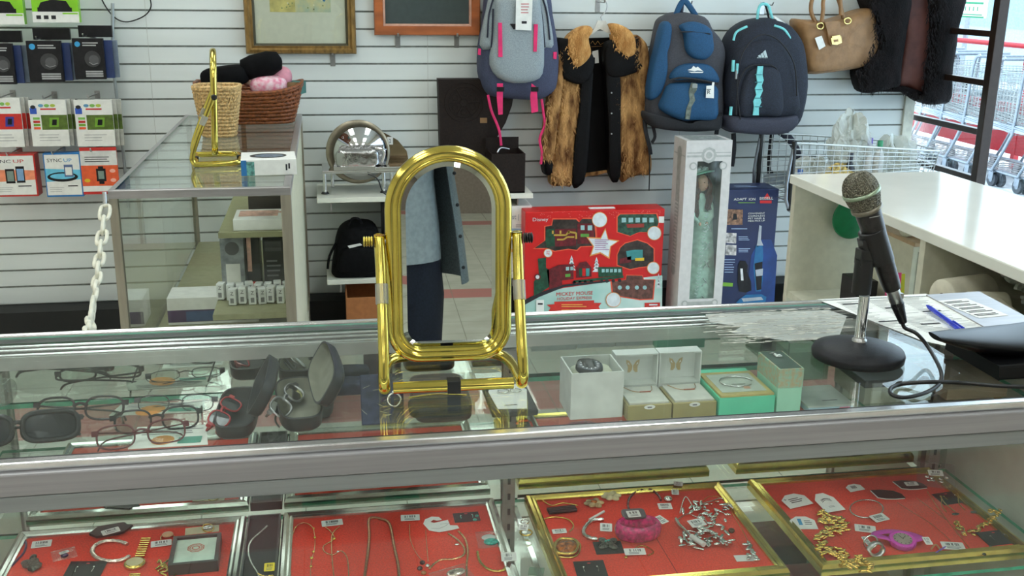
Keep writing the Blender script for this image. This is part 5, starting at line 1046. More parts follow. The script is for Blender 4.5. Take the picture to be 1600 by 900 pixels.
b = B(); b.lathe([(.02, 0), (.045, .01), (.052, .05), (.050, .12), (.036, .16), (.01, .17)], V(-.34, 4.50, 1.175), mat('black_fleece', 0), (.96, -.1, .28), 20); b.build('shoe', label='second black slipper pointing up to the right above the basket', cat='slipper')
PTN = mat('pink_pattern', (226, 120, 150), .7, var=.3, sc=55, col2=(240, 210, 216)); PTR = mat('red_pattern', (196, 60, 70), .7, sc=70, col2=(224, 214, 190))
B().rbox(V(-.235, 4.49, 1.118), (.15, .12, .085), PTN, sq=.75).build('fabric_pouch', label='pink dotted fabric pouch in the middle of the wicker basket', cat='pouch')
B().rbox(V(-.27, 4.52, 1.14), (.15, .10, .065), PTR, sq=.75).build('fabric_pouch', label='red and cream patterned fabric bundle behind the pink dotted pouch', cat='pouch')
B().rbox(V(-.20, 4.55, 1.148), (.12, .12, .09), mat('plain_pink', (222, 150, 164), .7), sq=.8).build('knit_hat', label='plain pink knitted hat behind the dotted pouch in the basket', cat='hat')
cbox('teal and tan boxed item at the right end of the wicker basket', -.165, 4.50, 1.08, .07, .08, .05, mat('teal_box', (50, 110, 104), .5), lambda f: f.rect(0, .6, 1, 1, mat('tan_box2', (150, 124, 84), .5), 1), rz=-.3)
# white boxed dish
t = thing('gift_set_box', 'white and blue box with an oval window on the showcase top', 'box', V(-.19, 3.14, ZS)); T = E((-.185, 3.305, ZS+.0005), rz=.06)
b = B(T); b.box((-.082, -.075, 0), (.082, .085, .047), WHITE); b.build('carton', t, bevel=.001)
b = B(T); F((-.082, -.0753, 0), (.164, 0, 0), (0, 0, .047), b).rect(0, 0, .10, 1, mat('sea_blue', (50, 120, 180), .4), 1).rect(.10, 0, .24, .9, mat('sea_green', (110, 170, 160), .5, var=.3, sc=90), 1).rect(.80, .3, .83, .7, INK, 1).rect(.85, .4, .88, .75, INK, 1)
f = F((-.082, -.075, .0473), (.164, 0, 0), (0, .16, 0), b); f.ell(.5, .5, .34, PBLK, 1, .28); f.ell(.52, .48, .27, mat('dish_blue', (110, 130, 150), .3, var=.3, sc=60), 2, .18); b.build('print', t)
# white plastic chain
CHW = mat('chain_white', (226, 224, 206), .4); t = thing('plastic_chain', 'white plastic link chain hanging from the showcase corner to the counter', 'chain', V(-.6, 3.02, .9))
pts = smooth_path([PY(165, 322, 3.0), PY(158, 380, 2.85), PY(151, 440, 2.65), PY(143, 495, 2.4), PY(138, 530, 2.15)], 12); R_ = resample(pts, .056)
for k in range(len(R_)-1):
    a, c = R_[k], R_[k+1]; d = (c-a).normalized(); m_ = (a+c)/2; s_ = d.cross(V(0, 1, 0)).normalized() if k % 2 == 0 else d.cross(V(1, .3, 0)).normalized(); L_ = .024; w_ = .0135; P = []
    for i in range(20):
        an = 2*PI*i/20; P.append(m_+s_*(w_*math.cos(an))+d*(L_*math.copysign(1, math.sin(an))*min(1, abs(math.sin(an))*1.5+.0)+w_*.45*math.sin(an)))
    B().tube(P, .0052, CHW, 8, closed=True).build('link', t)
b = B(); b.cyl(PY(163, 300, 3.02), PY(165, 325, 3.01), .006, STEEL); b.build('end_hook', t)

# ---------------------------------------------------------------- wall shelves and what stands on them
def wshelf(label, px0, px1, py, Yf, th=.022):
    a = PY(px0, py, Yf); c = PY(px1, py, Yf); z = a.z; t = thing('wall_shelf', label, 'shelf', V((a.x+c.x)/2, (Yf+WY)/2, z))
    B().box((a.x, Yf, z-th), (c.x, WY-.001, z), LAM).build('board', t, bevel=.002); b = B()
    for x in (a.x+.06, c.x-.06): b.box((x-.003, Yf+.05, z-th-.05), (x+.003, WY-.0005, z-th-.0003), ALU)
    b.build('bracket', t); return a.x, c.x, z
ax0, ax1, zA = wshelf('white wall shelf with the chrome slicer left of the brass mirror', 495, 833, 310, 4.56)
bx0, bx1, zB = wshelf('lower white wall shelf with the black bag left of the brass mirror', 511, 832, 438, 4.56)
# slicer
t = thing('food_slicer', 'chrome rotary food slicer standing on the upper wall shelf', 'food slicer', V(.15, 4.7, zA+.0005)); Ys = 4.66
for x in (508, 600): p = PY(x, 300, Ys); b = B(); b.cyl(V(p.x, Ys, zA+.0005), V(p.x, Ys, zA+.095), .008, CHROME, 12); b.lathe([(.018, 0), (.014, .008)], V(p.x, Ys, zA+.0005), BLACK); b.build('foot', t)
for x in (520, 612): p = PY(x, 300, 4.8); B().cyl(V(p.x, 4.8, zA+.0005), V(p.x, 4.8, zA+.095), .008, CHROME, 12).build('foot', t)
b = B(); p = wpts(Ys, (503, 268), (645, 262)); zb = zA+.095; b.box((p[0].x, 4.62, zb), (p[1].x+.03, 4.84, zb+.014), CHROME); b.box((p[1].x-.17, 4.60, zb+.014), (p[1].x+.03, 4.66, zb+.03), CHROME); b.build('base_plate', t, bevel=.003)
c = PY(560, 253, 4.72); c.y = 4.72
b = B(); b.lathe([(.002, .012), (.120, .014), (.126, .020), (.142, .018), (.142, .004), (.002, .002)], V(c.x, 4.73, zb+.08), mat('blade_guard', (160, 150, 130), .32, .6), (0, -1, 0), 48); b.build('blade_guard', t)
b = B(); b.lathe([(.002, 0), (.095, .002), (.118, .004), (.118, .006), (.002, .010)], V(c.x+.01, 4.70, zb+.075), CHROME, (0, -1, 0), 48); b.lathe([(.04, 0), (.036, .018), (.005, .022)], V(c.x+.01, 4.69, zb+.075), STEEL, (0, -1, 0), 24); b.build('blade', t)
b = B(); x0_, x1_ = c.x-.11, c.x+.11; b.box((x0_, 4.62, zb+.014), (x1_, 4.68, zb+.03), CHROME)
b.rbox(V(c.x-.005, 4.645, zb+.062), (.19, .05, .085), mat('crumpled_chrome', (190, 190, 190), .15, 1, bump=1.0, sc=14, bsc=26), sq=.45)
b.add([V(x0_, 4.64, zb+.03), V(x1_, 4.64, zb+.03), V(x1_, 4.655, zb+.12), V(x0_+.03, 4.655, zb+.12)], [(0, 1, 2, 3), (3, 2, 1, 0)], mat('carriage_chrome', (190, 190, 190), .12, 1, bump=.8, sc=30)); b.tube([V(x1_-.01, 4.61, zb+.05), V(x1_, 4.60, zb+.10), V(x1_-.04, 4.60, zb+.115)], .007, CHROME, 8, n=4); b.build('carriage', t)
g = wpts(4.74, (556, 204), (575, 204), (600, 208), (622, 220), (636, 237), (641, 262), (590, 264), (585, 235)); b = B(); b.prism([(q.x, q.z) for q in g], (0, 4.76, 0), (1, 0, 0), (0, 0, 1), (0, .006, 0), mat('slicer_plate', (166, 146, 118), .12, .9, var=.03)); b.build('thickness_plate', t)
b = B(); f = PF(4.7595, b); f.rect(605, 214, 614, 226, WHITE, 1); f.text('2', 608, 223, 3, 6, INK, 2); b.build('sticker', t)
B().tube([PY(575, 272, 4.6), PY(590, 280, 4.58), V(PY(605, 287, 4.57).x, 4.57, zA+.004), V(.40, 4.58, zA+.004)], .003, BLACK, 6, n=5).build('power_cord', t)
BRN = mat('dark_brown_leatherette', (34, 25, 21), .6, spec=.2, var=.15, sc=120, bump=.3)
# film reel case
t = thing('film_reel_case', 'dark brown case embossed with a film reel standing behind the brass mirror', 'case', V(.68, 4.75, zA)); b = B()
g = wpts(4.78, (685, 124), (806, 124), (800, 165), (790, 192), (772, 222), (769, 300), (690, 300)); b.prism([(q.x, q.z) for q in g], (0, 4.78, 0), (1, 0, 0), (0, 0, 1), (0, .08, 0), BRN); b.build('shell', t, bevel=.004)
c = wpts(4.78, (725, 160))[0]; b = B()
for r_ in (.088, .070, .018): b.tube([c+V(r_*math.cos(2*PI*i/40), -.001, r_*math.sin(2*PI*i/40)) for i in range(40)], .0025, BRN, 6, closed=True)
for k in range(6):
    a = PI/3*k; b.tube([c+V(.018*math.cos(a), -.001, .018*math.sin(a)), c+V(.070*math.cos(a), -.001, .070*math.sin(a))], .003, BRN, 6); q = c+V(.045*math.cos(a+.52), -.001, .045*math.sin(a+.52)); b.tube([q+V(.013*math.cos(2*PI*i/16), 0, .013*math.sin(2*PI*i/16)) for i in range(16)], .002, BRN, 6, closed=True)
b.build('reel_emblem', t); b = B(); PF(4.7795, b).rect(750, 184, 761, 192, mat('plate_brass', (150, 116, 80), .4, .5), 1); b.build('label_plate', t)
p = wpts(4.58, (768, 242), (821, 240), (821, 298), (771, 299)); t = thing('brown_box', 'dark brown open topped box at the right end of the upper wall shelf', 'box', V((p[0].x+p[1].x)/2, 4.65, zA+.0005)); x0_, x1_, z1_ = p[0].x, p[1].x, p[1].z
b = B(); y0_, y1_ = 4.58, 4.76; z0_ = zA+.0005; b.box((x0_, y0_, z0_), (x1_, y0_+.006, z1_), BRN); b.box((x0_, y1_-.006, z0_), (x1_, y1_, z1_), BRN); b.box((x0_, y0_+.006, z0_), (x0_+.006, y1_-.006, z1_), BRN); b.box((x1_-.006, y0_+.006, z0_), (x1_, y1_-.006, z1_), BRN); b.box((x0_, y0_, z0_), (x1_, y1_, z0_+.006), BRN); b.build('box', t)
B().box((x0_, y1_-.004, z1_), (x1_, y1_, z1_+.05), BRN).build('lid', t); b = B(); b.tube([V(x0_+.03, y0_+.03, z1_+.002), V(x0_+.05, y0_+.05, z1_+.02), V(x0_+.09, y0_+.06, z1_+.012)], .004, STEEL, 6, n=4); b.build('handle', t)
# black bag on lower shelf
BK = mat('black_nylon', (12, 12, 14), .8, var=.3, sc=60, spec=.15); t = thing('camera_bag', 'small black nylon bag on the lower wall shelf', 'bag', V(.09, 4.65, zB+.0005)); b = B(); puff(b, [(524, 432), (521, 400), (527, 365), (540, 350), (560, 346), (583, 350), (594, 370), (597, 405), (595, 432)], 4.58, 4.78, BK); b.build('body', t)
b = B(); puff(b, [(531, 425), (531, 395), (545, 385), (575, 385), (588, 395), (588, 425)], 4.565, 4.62, BK); b.build('pocket', t)
b = B(); b.tube(wpts(4.6, (545, 352), (550, 342), (560, 342), (566, 350)), .006, BK, 8, n=4); b.build('carry_handle', t); b = B(); b.tube(wpts(4.6, (525, 380), (515, 400), (512, 420)), .006, BK, 8, n=4); b.build('strap', t); b = B(); PF(4.56, b).poly([(543, 384), (563, 380), (566, 383), (546, 388)], mat('white_label', (214, 214, 210), .5), 1); b.build('label_patch', t)
B().box((PY(600, 440, 4.7).x, 4.66, zB+.0005), (PY(640, 440, 4.7).x, 4.86, zA-.024), PBLK).build('black_carton', label='tall black carton beside the black bag on the lower shelf', cat='box', bevel=.003)
p = wpts(4.45, (540, 446), (600, 446), (600, 520)); b = B(); x0_, x1_ = p[0].x, .34; t = thing('cardboard_box', 'open brown cardboard box on the floor below the lower wall shelf', 'cardboard box', V(.2, 4.6, 0)); CB = mat('cardboard', (166, 104, 58), .75, var=.06)
z1_ = PY(540, 466, 4.45).z; b.box((x0_, 4.45, 0.0005), (x1_, 4.456, z1_), CB); b.box((x0_, 4.75, .0005), (x1_, 4.756, z1_+.02), CB); b.box((x0_, 4.456, .0005), (x0_+.006, 4.75, z1_+.0), CB); b.box((x1_-.006, 4.456, .0005), (x1_, 4.75, z1_), CB); b.box((x0_, 4.45, .0005), (x1_, 4.756, .006), CB); b.build('carton', t)
# appliance box on lower shelf, right of mirror
p = wpts(4.60, (760, 323), (831, 323), (832, 419)); x0_, x1_ = p[0].x, p[1].x; t = thing('appliance_box', 'white appliance box with blue and orange bands right of the brass mirror', 'box', V((x0_+x1_)/2, 4.66, zB+.0005))
B().box((x0_, 4.60, zB+.0005), (x1_, 4.80, p[0].z), WHITE).build('carton', t, bevel=.002); b = B(); f = PF(4.5995, b); f.text('st | free', 800, 345, 29, 10, mat('word_grey', (120, 140, 150), .6), 1); f.lines(806, 828, 350, 356, 2, GREYINK, 1, .4); f.rect(762, 357, 831, 362, mat('band_pale_blue', (150, 190, 214), .5), 1); f.rect(762, 362, 831, 365, ORG, 1); f.text('3', 822, 360, 5, 8, mat('word_blue2', (60, 110, 180), .5), 2)
f.rect(762, 389, 831, 394, mat('band_orange', (246, 170, 60), .5), 1)
for k in range(5): f.rect(812, 371+3*k, 823, 373+3*k, INK, 1)
f.lines(806, 828, 398, 416, 4, GREYINK, 1, .3); b.build('print', t)

# ---------------------------------------------------------------- bags and coats hanging on the slatwall
def pl(o, s, pts): return [(o[0]+x/s, o[1]+y/s) for x, y in pts]
g3 = lambda *p: pl((740, 0), 2.903, p); g4 = lambda *p: pl((1000, 0), 3.0, p); g5 = lambda *p: pl((1200, 0), 3.0, p)
HG = mat('heather_grey', (150, 160, 164), .85, var=.1, sc=300); NV = mat('slate_navy', (66, 72, 96), .8, var=.1, sc=200); PK = mat('hot_pink', (226, 40, 106), .6); NVD = mat('navy_piping', (36, 40, 58), .6)
t = thing('backpack', 'grey and navy backpack with hot pink straps hanging left of the fur coat', 'backpack', V(.83, 4.78, 1.05))
ext = [(60, -60), (120, -110), (260, -110), (320, -60)]
b = B(); puff(b, g3((330, -40), (352, 60), (368, 150), (378, 215), (380, 300), (368, 400), (320, 440), (250, 452), (100, 440), (50, 415), (22, 330), (24, 205), (40, 120), (48, 40), (70, -60), (200, -110)), 4.70, 4.88, NV); b.build('body', t)
b = B(); puff(b, g3((60, 30), (90, -60), (200, -100), (310, -50), (340, 60), (362, 205), (330, 220), (318, 210), (300, 40), (250, -20), (120, -20), (84, 40), (80, 210), (28, 205)), 4.685, 4.76, HG); b.build('upper_panel', t)
b = B(); puff(b, g3((95, 30), (120, -20), (270, -20), (305, 40), (318, 295), (275, 368), (140, 370), (72, 295), (88, 160)), 4.655, 4.74, HG); b.build('front_pocket', t)
for P in (((62, 170), (70, 60), (100, -40)), ((345, 180), (330, 50), (300, -40)), ((80, 215), (85, 120), (88, 40)), ((322, 215), (312, 100), (300, 20))): B().tube([q+V(0, -.005, 0) for q in wpts(4.69, *g3(*P))], .004, NVD, 6, n=5).build('piping', t)
for P, m_ in ((((111, 103), (128, 103), (131, 258), (112, 258)), PK), (((273, 110), (291, 110), (286, 234), (271, 234)), PK), (((165, 108), (192, 108), (196, 132), (180, 132)), PBLK)): b = B(); P = wpts(4.652, *g3(*P)); b.prism([(q.x, q.z) for q in P], (0, 4.648, 0), (1, 0, 0), (0, 0, 1), (0, .004, 0), m_); b.build('webbing_tab', t)
for xs in (((106, 378), (132, 378), (131, 518), (112, 520), (104, 440)), ((262, 378), (285, 395), (292, 505), (262, 512), (256, 440))):
    b = B(); P = wpts(4.655, *g3(*xs)); b.prism([(q.x, q.z) for q in P], (0, 4.648, 0), (1, 0, 0), (0, 0, 1), (0, .006, 0), PK); q = P[0]; b.box((q.x-.003, 4.641, q.z-.035), (q.x+.030, 4.649, q.z-.015), PBLK); b.build('buckle_strap', t)
for P in (((65, 430), (80, 500), (105, 560), (118, 600), (125, 660)), ((308, 450), (318, 520), (322, 570), (300, 630), (310, 690), (305, 745))): b = B(); b.strap(wpts(4.74, *g3(*P)), .013, .003, PK); b.build('loose_strap', t)
b = B(); P = wpts(4.64, *g3((192, -20), (268, -20), (262, 138), (190, 135))); b.prism([(q.x, q.z) for q in P], (0, 4.638, 0), (1, 0, 0), (0, 0, 1), (0, .001, 0), WHITE); f = PF(4.6375, b); f.lines(*[c for c in (814, 827)], 4, 22, 4, mat('tag_red', (200, 120, 120), .7), 1); f.rect(815, 33, 823, 37, INK, 1); b.build('hang_tag', t)
b = B(); P = wpts(4.70, *g3((22, 220), (34, 222), (32, 250), (20, 248))); b.prism([(q.x, q.z) for q in P], (0, 4.70, 0), (1, 0, 0), (0, 0, 1), (0, .01, 0), PK); b.build('side_tab', t); b = B(); P = wpts(4.70, *g3((362, 236), (378, 236), (376, 268), (362, 266))); b.prism([(q.x, q.z) for q in P], (0, 4.70, 0), (1, 0, 0), (0, 0, 1), (0, .01, 0), PK); b.build('side_tab', t)
# fur coat
def furmat(name, c1, c2, sc=18):
    m = mat(name, c1, .75, var=.2, sc=sc, col2=c2, bump=.6, bsc=160, stretch=(1.6, 1, .55), spec=.15); return m
FUR = furmat('fox_fur', (96, 60, 32), (206, 158, 100)); CLR = furmat('fur_collar', (176, 122, 66), (214, 164, 100), 26); LTH = mat('black_leather', (10, 8, 8), .6, spec=.15, var=.15, bump=.3, sc=60); LNG = mat('black_lining', (8, 7, 7), .6, spec=.1); FLATP = [(1, .96), (.5, 1), (.12, 1), (.03, .97), (0, .9), (-.01, .5)]
def tufts(b, pts, Y, n, m, L=.022):
    P = [PY(x, y, Y) for x, y in pts]; xs = [p.x for p in P]; zs = [p.z for p in P]; k = 0; g = 0
    while k < n and g < n*8:
        g += 1; x, z = random.uniform(min(xs), max(xs)), random.uniform(min(zs), max(zs)); ins = False; j = len(P)-1
        for i in range(len(P)):
            if (P[i].z > z) != (P[j].z > z) and x < (P[j].x-P[i].x)*(z-P[i].z)/(P[j].z-P[i].z)+P[i].x: ins = not ins
            j = i
        if not ins: continue
        k += 1; a = random.gauss(0, .45); l = L*random.uniform(.6, 1.3); d = V(math.sin(a)*l, -random.uniform(.002, .010), -math.cos(a)*l); w_ = V(.0022, 0, 0); o = V(x, Y-.002, z)
        b.add([o-w_, o+w_, o+d], [(0, 1, 2)], m)
YF = 4.74
t = thing('fur_coat', 'brown fur coat with black leather yoke hanging open on a white hanger', 'coat', V(1.23, 4.8, .63))
body_l = [(878, 120), (909, 128), (903, 172), (896, 224), (893, 286), (878, 290), (861, 289), (858, 274), (866, 207), (873, 155)]
body_r = [(960, 118), (997, 106), (1005, 138), (1009, 207), (1015, 248), (1013, 272), (1000, 272), (981, 277), (967, 272)]
slv_l = [(872, 68), (882, 72), (878, 120), (867, 207), (861, 250), (848, 251), (849, 207), (859, 138), (867, 100)]; slv_r = [(992, 56), (1001, 60), (1008, 72), (1010, 103), (1005, 143), (997, 107), (993, 90)]
b = B(); b.prism([(q.x, q.z) for q in wpts(4.82, (905, 60), (975, 58), (967, 272), (955, 268), (930, 271), (900, 276))], (0, 4.82, 0), (1, 0, 0), (0, 0, 1), (0, .02, 0), LNG)
b.prism([(q.x, q.z) for q in wpts(4.815, (904, 272), (953, 265), (955, 270), (945, 270), (932, 274), (918, 275), (906, 280))], (0, 4.812, 0), (1, 0, 0), (0, 0, 1), (0, .01, 0), FUR); b.build('lining', t)
for P, nm in ((body_l, 'front_panel'), (body_r, 'front_panel'), (slv_l, 'sleeve'), (slv_r, 'sleeve')):
    b = B(); puff(b, P, YF+.012 if nm == 'front_panel' else YF, 4.86, FUR); tufts(b, P, YF+.006 if nm == 'front_panel' else YF-.004, 420, FUR); b.build(nm, t)
for P in ([(866, 62), (884, 60), (906, 66), (922, 84), (924, 104), (909, 130), (878, 122), (874, 100)], [(945, 66), (985, 60), (994, 60), (993, 90), (998, 107), (960, 120), (942, 110)]): b = B(); puff(b, P, YF-.010, 4.85, LTH, FLATP); b.build('leather_yoke', t)
for P in ([(907, 126), (924, 100), (921, 172), (914, 268), (904, 289), (893, 287), (896, 224), (903, 172)], [(945, 104), (966, 112), (967, 200), (967, 275), (951, 275), (948, 190)]): b = B(); puff(b, P, YF-.003, 4.80, LTH, FLATP); b.build('placket', t)
b = B(); puff(b, [(848, 249), (861, 249), (861, 269), (849, 271)], YF+.002, 4.84, LTH); b.build('cuff', t)
for P in ([(885, 58), (902, 44), (918, 40), (924, 46), (917, 59), (921, 84), (909, 101), (896, 106), (887, 90), (883, 72)], [(952, 38), (964, 37), (981, 46), (990, 62), (990, 83), (978, 90), (964, 80), (957, 69), (955, 52)]): b = B(); puff(b, P, YF-.022, 4.83, CLR); tufts(b, P, YF-.03, 160, CLR, .016); b.build('collar', t)
b = B(); f = PF(4.816, b); P = [(923, 68), (926, 64), (930, 70), (934, 64), (938, 70), (944, 66)]; f.line(P, .002, mat('label_gold', (150, 110, 50), .5), 1); f.line([(924, 73), (942, 72)], .0015, mat('label_gold', 0), 1); f.poly([(925, 80), (934, 78), (935, 98), (929, 99), (929, 90), (924, 88)], WHITE, 14); b.build('neck_label', t)
b = B()
for z_ in (112, 145, 177, 209): p = wpts(YF, (955, z_))[0]; B().ell(p+V(0, -.006, 0), (.004, .003, .004), STEEL, 8).build('snap', t)
t = thing('coat_hanger', 'white plastic hanger carrying the fur coat', 'hanger', V(1.22, 4.8, 1.28)); b = B(); P = wpts(4.79, (918, 57), (928, 46), (934, 32), (946, 32), (952, 46), (957, 55), (945, 49), (937, 45), (928, 51)); b.prism([(q.x, q.z) for q in P], (0, 4.785, 0), (1, 0, 0), (0, 0, 1), (0, .012, 0), mat('hanger_white', (226, 224, 214), .3)); b.build('arms', t, bevel=.003)
b = B(); b.tube(wpts(4.79, (941, 33), (939, 26), (944, 21), (948, 14), (948, 5), (943, 0), (937, 2)), .0022, STEEL, 8, n=5); b.build('hook_wire', t)
hook('steel slatwall hook holding the coat hanger', 934, 3, .13)
# blue backpack
BLB = mat('petrol_blue', (22, 74, 112), .75, var=.12, sc=250); DGR = mat('charcoal_fabric', (66, 66, 72), .8, var=.12, sc=200); DGD = mat('dark_fabric', (34, 34, 38), .8, var=.15, sc=200)
t = thing('backpack', 'petrol blue and charcoal backpack hanging right of the fur coat', 'backpack', V(1.62, 4.78, .88))
b = B(); puff(b, g4((95, 90), (130, 68), (180, 55), (290, 75), (325, 130), (372, 190), (385, 260), (372, 370), (376, 470), (370, 570), (330, 605), (200, 608), (60, 590), (15, 545), (18, 440), (35, 330), (62, 225), (80, 130)), 4.68, 4.87, DGR); b.build('body', t)
b = B(); puff(b, g4((100, 110), (140, 110), (135, 190), (120, 240), (120, 340), (90, 440), (45, 470), (30, 440), (45, 330), (70, 230)), 4.665, 4.75, BLB); b.build('side_panel', t)
b = B(); puff(b, g4((180, 118), (250, 100), (320, 130), (335, 190), (335, 240), (300, 278), (240, 272), (205, 235), (195, 160)), 4.645, 4.74, BLB); b.build('upper_pocket', t)
b = B(); puff(b, g4((135, 372), (150, 325), (200, 298), (290, 296), (340, 320), (362, 385), (250, 372)), 4.64, 4.74, BLB); b.build('logo_panel', t)
b = B(); puff(b, g4((88, 510), (100, 450), (135, 390), (250, 385), (350, 400), (358, 470), (350, 555), (250, 562), (180, 560)), 4.63, 4.74, BLB); b.build('lower_pocket', t)
b = B(); puff(b, g4((15, 520), (90, 540), (200, 570), (350, 565), (376, 520), (372, 590), (330, 608), (200, 612), (60, 596), (14, 555)), 4.655, 4.80, DGD); b.build('bottom_panel', t)
b = B(); b.tube([q+V(0, -.003, 0) for q in wpts(4.63, *g4((135, 378), (180, 366), (250, 370), (320, 382), (365, 392)))], .0045, DGD, 6, n=4); b.build('zip', t); b = B(); b.tube(wpts(4.645, *g4((185, 150), (260, 150), (330, 160))), .003, DGD, 6, n=4); b.build('zip', t)
b = B(); f = PF(4.636, b, .001); f.poly(g4((222, 328), (240, 322), (250, 308), (262, 318), (270, 312), (296, 334), (270, 330), (255, 334)), WHITE, 2); f.poly(g4((225, 336), (298, 336), (292, 342), (240, 342)), WHITE, 2); b.build('logo', t)
b = B(); P = wpts(4.628, *g4((240, 388), (262, 390), (266, 420), (252, 440), (258, 470), (240, 500), (232, 560), (212, 558), (216, 510), (232, 470), (228, 430))); b.prism([(q.x, q.z) for q in P], (0, 4.624, 0), (1, 0, 0), (0, 0, 1), (0, .006, 0), mat('webbing_grey', (108, 116, 104), .6, var=.2, sc=80)); q = P[0]; b.box((q.x+.002, 4.615, q.z-.022), (q.x+.026, 4.624, q.z-.004), mat('buckle_grey', (150, 156, 150), .4)); b.build('daisy_chain', t)
b = B(); P = wpts(4.62, *g4((310, 402), (335, 400), (338, 385), (348, 386), (346, 402), (345, 460), (307, 458))); b.prism([(q.x, q.z) for q in P], (0, 4.616, 0), (1, 0, 0), (0, 0, 1), (0, .001, 0), WHITE); f = PF(4.6155, b); f.text('R', 1105, 147, 5, 6, INK, 1); f.lines(1104, 1113, 138, 141, 1, INK, 1); b.build('hang_tag', t)
b = B(); b.strap(wpts(4.74, *g4((165, 80), (185, 30), (205, 5), (225, 20), (262, 75))), .028, .006, BLB); b.strap(wpts(4.75, *g4((195, 60), (200, 20), (210, 4), (232, 30), (245, 60))), .016, .005, NVD); b.build('haul_loop', t)
for P, w_ in ((((350, 400), (362, 480), (365, 560), (358, 630)), .022), (((20, 560), (28, 620), (45, 690), (50, 725)), .02), (((60, 590), (70, 640), (55, 670)), .016)): b = B(); b.strap(wpts(4.72, *g4(*P)), w_, .004, DGD); b.build('loose_strap', t)
B().tube(wpts(4.75, (1014, 225), (1015, 260), (1014, 298)), .0025, DGD, 6, n=3).build('cord', t)
hook('steel slatwall hook holding the petrol blue backpack', 1067, 5, .13)
# navy backpack
NB = mat('midnight_fabric', (30, 36, 50), .8, var=.3, sc=250); NB2 = mat('slate_base', (58, 60, 74), .8, var=.1, sc=200); MNT = mat('mint_trim', (120, 206, 206), .5, var=.06)
t = thing('backpack', 'midnight navy backpack with mint trim hanging left of the tan handbag', 'backpack', V(2.02, 4.78, .88))
b = B(); puff(b, g4((382, 330), (392, 235), (430, 150), (500, 98), (590, 82), (672, 105), (732, 170), (756, 260), (764, 400), (745, 520), (712, 592), (640, 628), (450, 622), (392, 598), (374, 480)), 4.66, 4.87, NB); b.build('body', t)
b = B(); puff(b, g4((420, 540), (420, 300), (470, 215), (560, 180), (650, 200), (710, 290), (730, 420), (715, 540)), 4.635, 4.75, NB); b.build('middle_panel', t)
b = B(); puff(b, g4((450, 540), (462, 390), (500, 318), (560, 302), (632, 312), (655, 400), (655, 535), (560, 542)), 4.615, 4.72, NB); b.build('front_pocket', t)
b = B(); puff(b, g4((392, 540), (470, 536), (650, 538), (722, 536), (712, 588), (640, 624), (450, 618), (392, 596)), 4.63, 4.80, NB2); b.build('base_panel', t)
b = B(); P = wpts(4.61, *g4((551, 310), (577, 310), (573, 350), (579, 375), (570, 400), (575, 425), (562, 455), (568, 480), (556, 505), (556, 540), (528, 540), (534, 500), (530, 475), (544, 445), (538, 415), (550, 390), (545, 360))); b.prism([(q.x, q.z) for q in P], (0, 4.607, 0), (1, 0, 0), (0, 0, 1), (0, .006, 0), MNT)
for z_ in (350, 385, 420, 460, 500): q = wpts(4.606, *g4((555, z_)))[0]; b.box((q.x-.016, 4.604, q.z-.002), (q.x+.016, 4.607, q.z+.002), mat('mint_dark', (60, 130, 136), .5))
b.build('daisy_chain', t)
for P in (((440, 190), (455, 150), (505, 124)), ((632, 120), (680, 140), (712, 190))): B().tube([q+V(0, .006, 0) for q in wpts(4.66, *g4(*P))], .006, MNT, 6, n=5, flat=.6).build('mint_piping', t)
b = B(); f = PF(4.628, b, .001)
for k in range(3): x = 556+15*k; hh = (12, 22, 34)[k]; f.poly(g4((x, 268), (x+12, 268), (x+12-hh*.3, 268-hh), (x+1-hh*.3, 268-hh*.72)), mat('logo_pale', (186, 200, 200), .6), 1)
f.text('adidas', 1000+548/3, 273/3, 50/3, 9/3, mat('logo_pale', 0), 1); b.build('logo', t)
for x, y0, y1, w_ in ((438, 282, 335, 7), (457, 298, 345, 6), (427, 500, 540, 6)): b = B(); q = wpts(4.625, *g4((x, y0)))[0]; r_ = wpts(4.625, *g4((x-3, y1)))[0]; b.tube([q, r_], .0035+.0002*w_, MNT, 6, flat=1.6, up=(0, 1, 0)); b.build('zip_pull', t)
b = B(); q = wpts(4.622, *g4((453, 330)))[0]; r_ = wpts(4.622, *g4((450, 370)))[0]; b.tube([q, r_], .005, mat('zip_pull', (150, 156, 156), .4), 6); b.build('zip_pull', t)
for P in (((470, 560), (455, 400), (480, 250), (560, 165), (650, 190), (722, 300), (735, 450)), ((450, 540), (460, 400), (498, 322), (560, 304), (634, 316), (656, 400), (656, 530))): B().tube([q+V(0, -.001, 0) for q in wpts(4.625, *g4(*P))], .0035, DGD, 6, n=4).build('zip', t)
b = B(); b.strap(wpts(4.74, *g4((550, 90), (555, 45), (570, 20), (600, 25), (612, 60), (622, 95))), .014, .005, MNT); b.strap(wpts(4.75, *g4((548, 85), (560, 30), (585, 18), (605, 90))), .010, .005, DGD); b.build('haul_loop', t)
b = B(); b.strap(wpts(4.73, *g4((655, 615), (700, 650), (735, 710), (745, 780), (730, 850))), .04, .008, NB2); b.build('shoulder_strap', t)
b = B(); b.strap(wpts(4.75, *g4((438, 625), (440, 700), (430, 780))), .026, .006, DGD); b.build('shoulder_strap', t)
b = B(); b.strap(wpts(4.75, *g4((618, 630), (608, 720), (605, 800), (612, 850))), .022, .006, DGD); P = wpts(4.74, *g4((600, 800), (622, 800), (628, 840), (615, 856), (600, 840))); b.prism([(q.x, q.z) for q in P], (0, 4.735, 0), (1, 0, 0), (0, 0, 1), (0, .01, 0), BK); b.build('lower_strap', t)
b = B(); P = wpts(4.72, *g4((618, 75), (632, 78), (680, 112), (668, 116), (640, 100))); b.prism([(q.x, q.z) for q in P], (0, 4.705, 0), (1, 0, 0), (0, 0, 1), (0, .001, 0), WHITE); b.build('hang_tag', t)
hook('steel slatwall hook holding the midnight navy backpack', 1191, 7, .13)
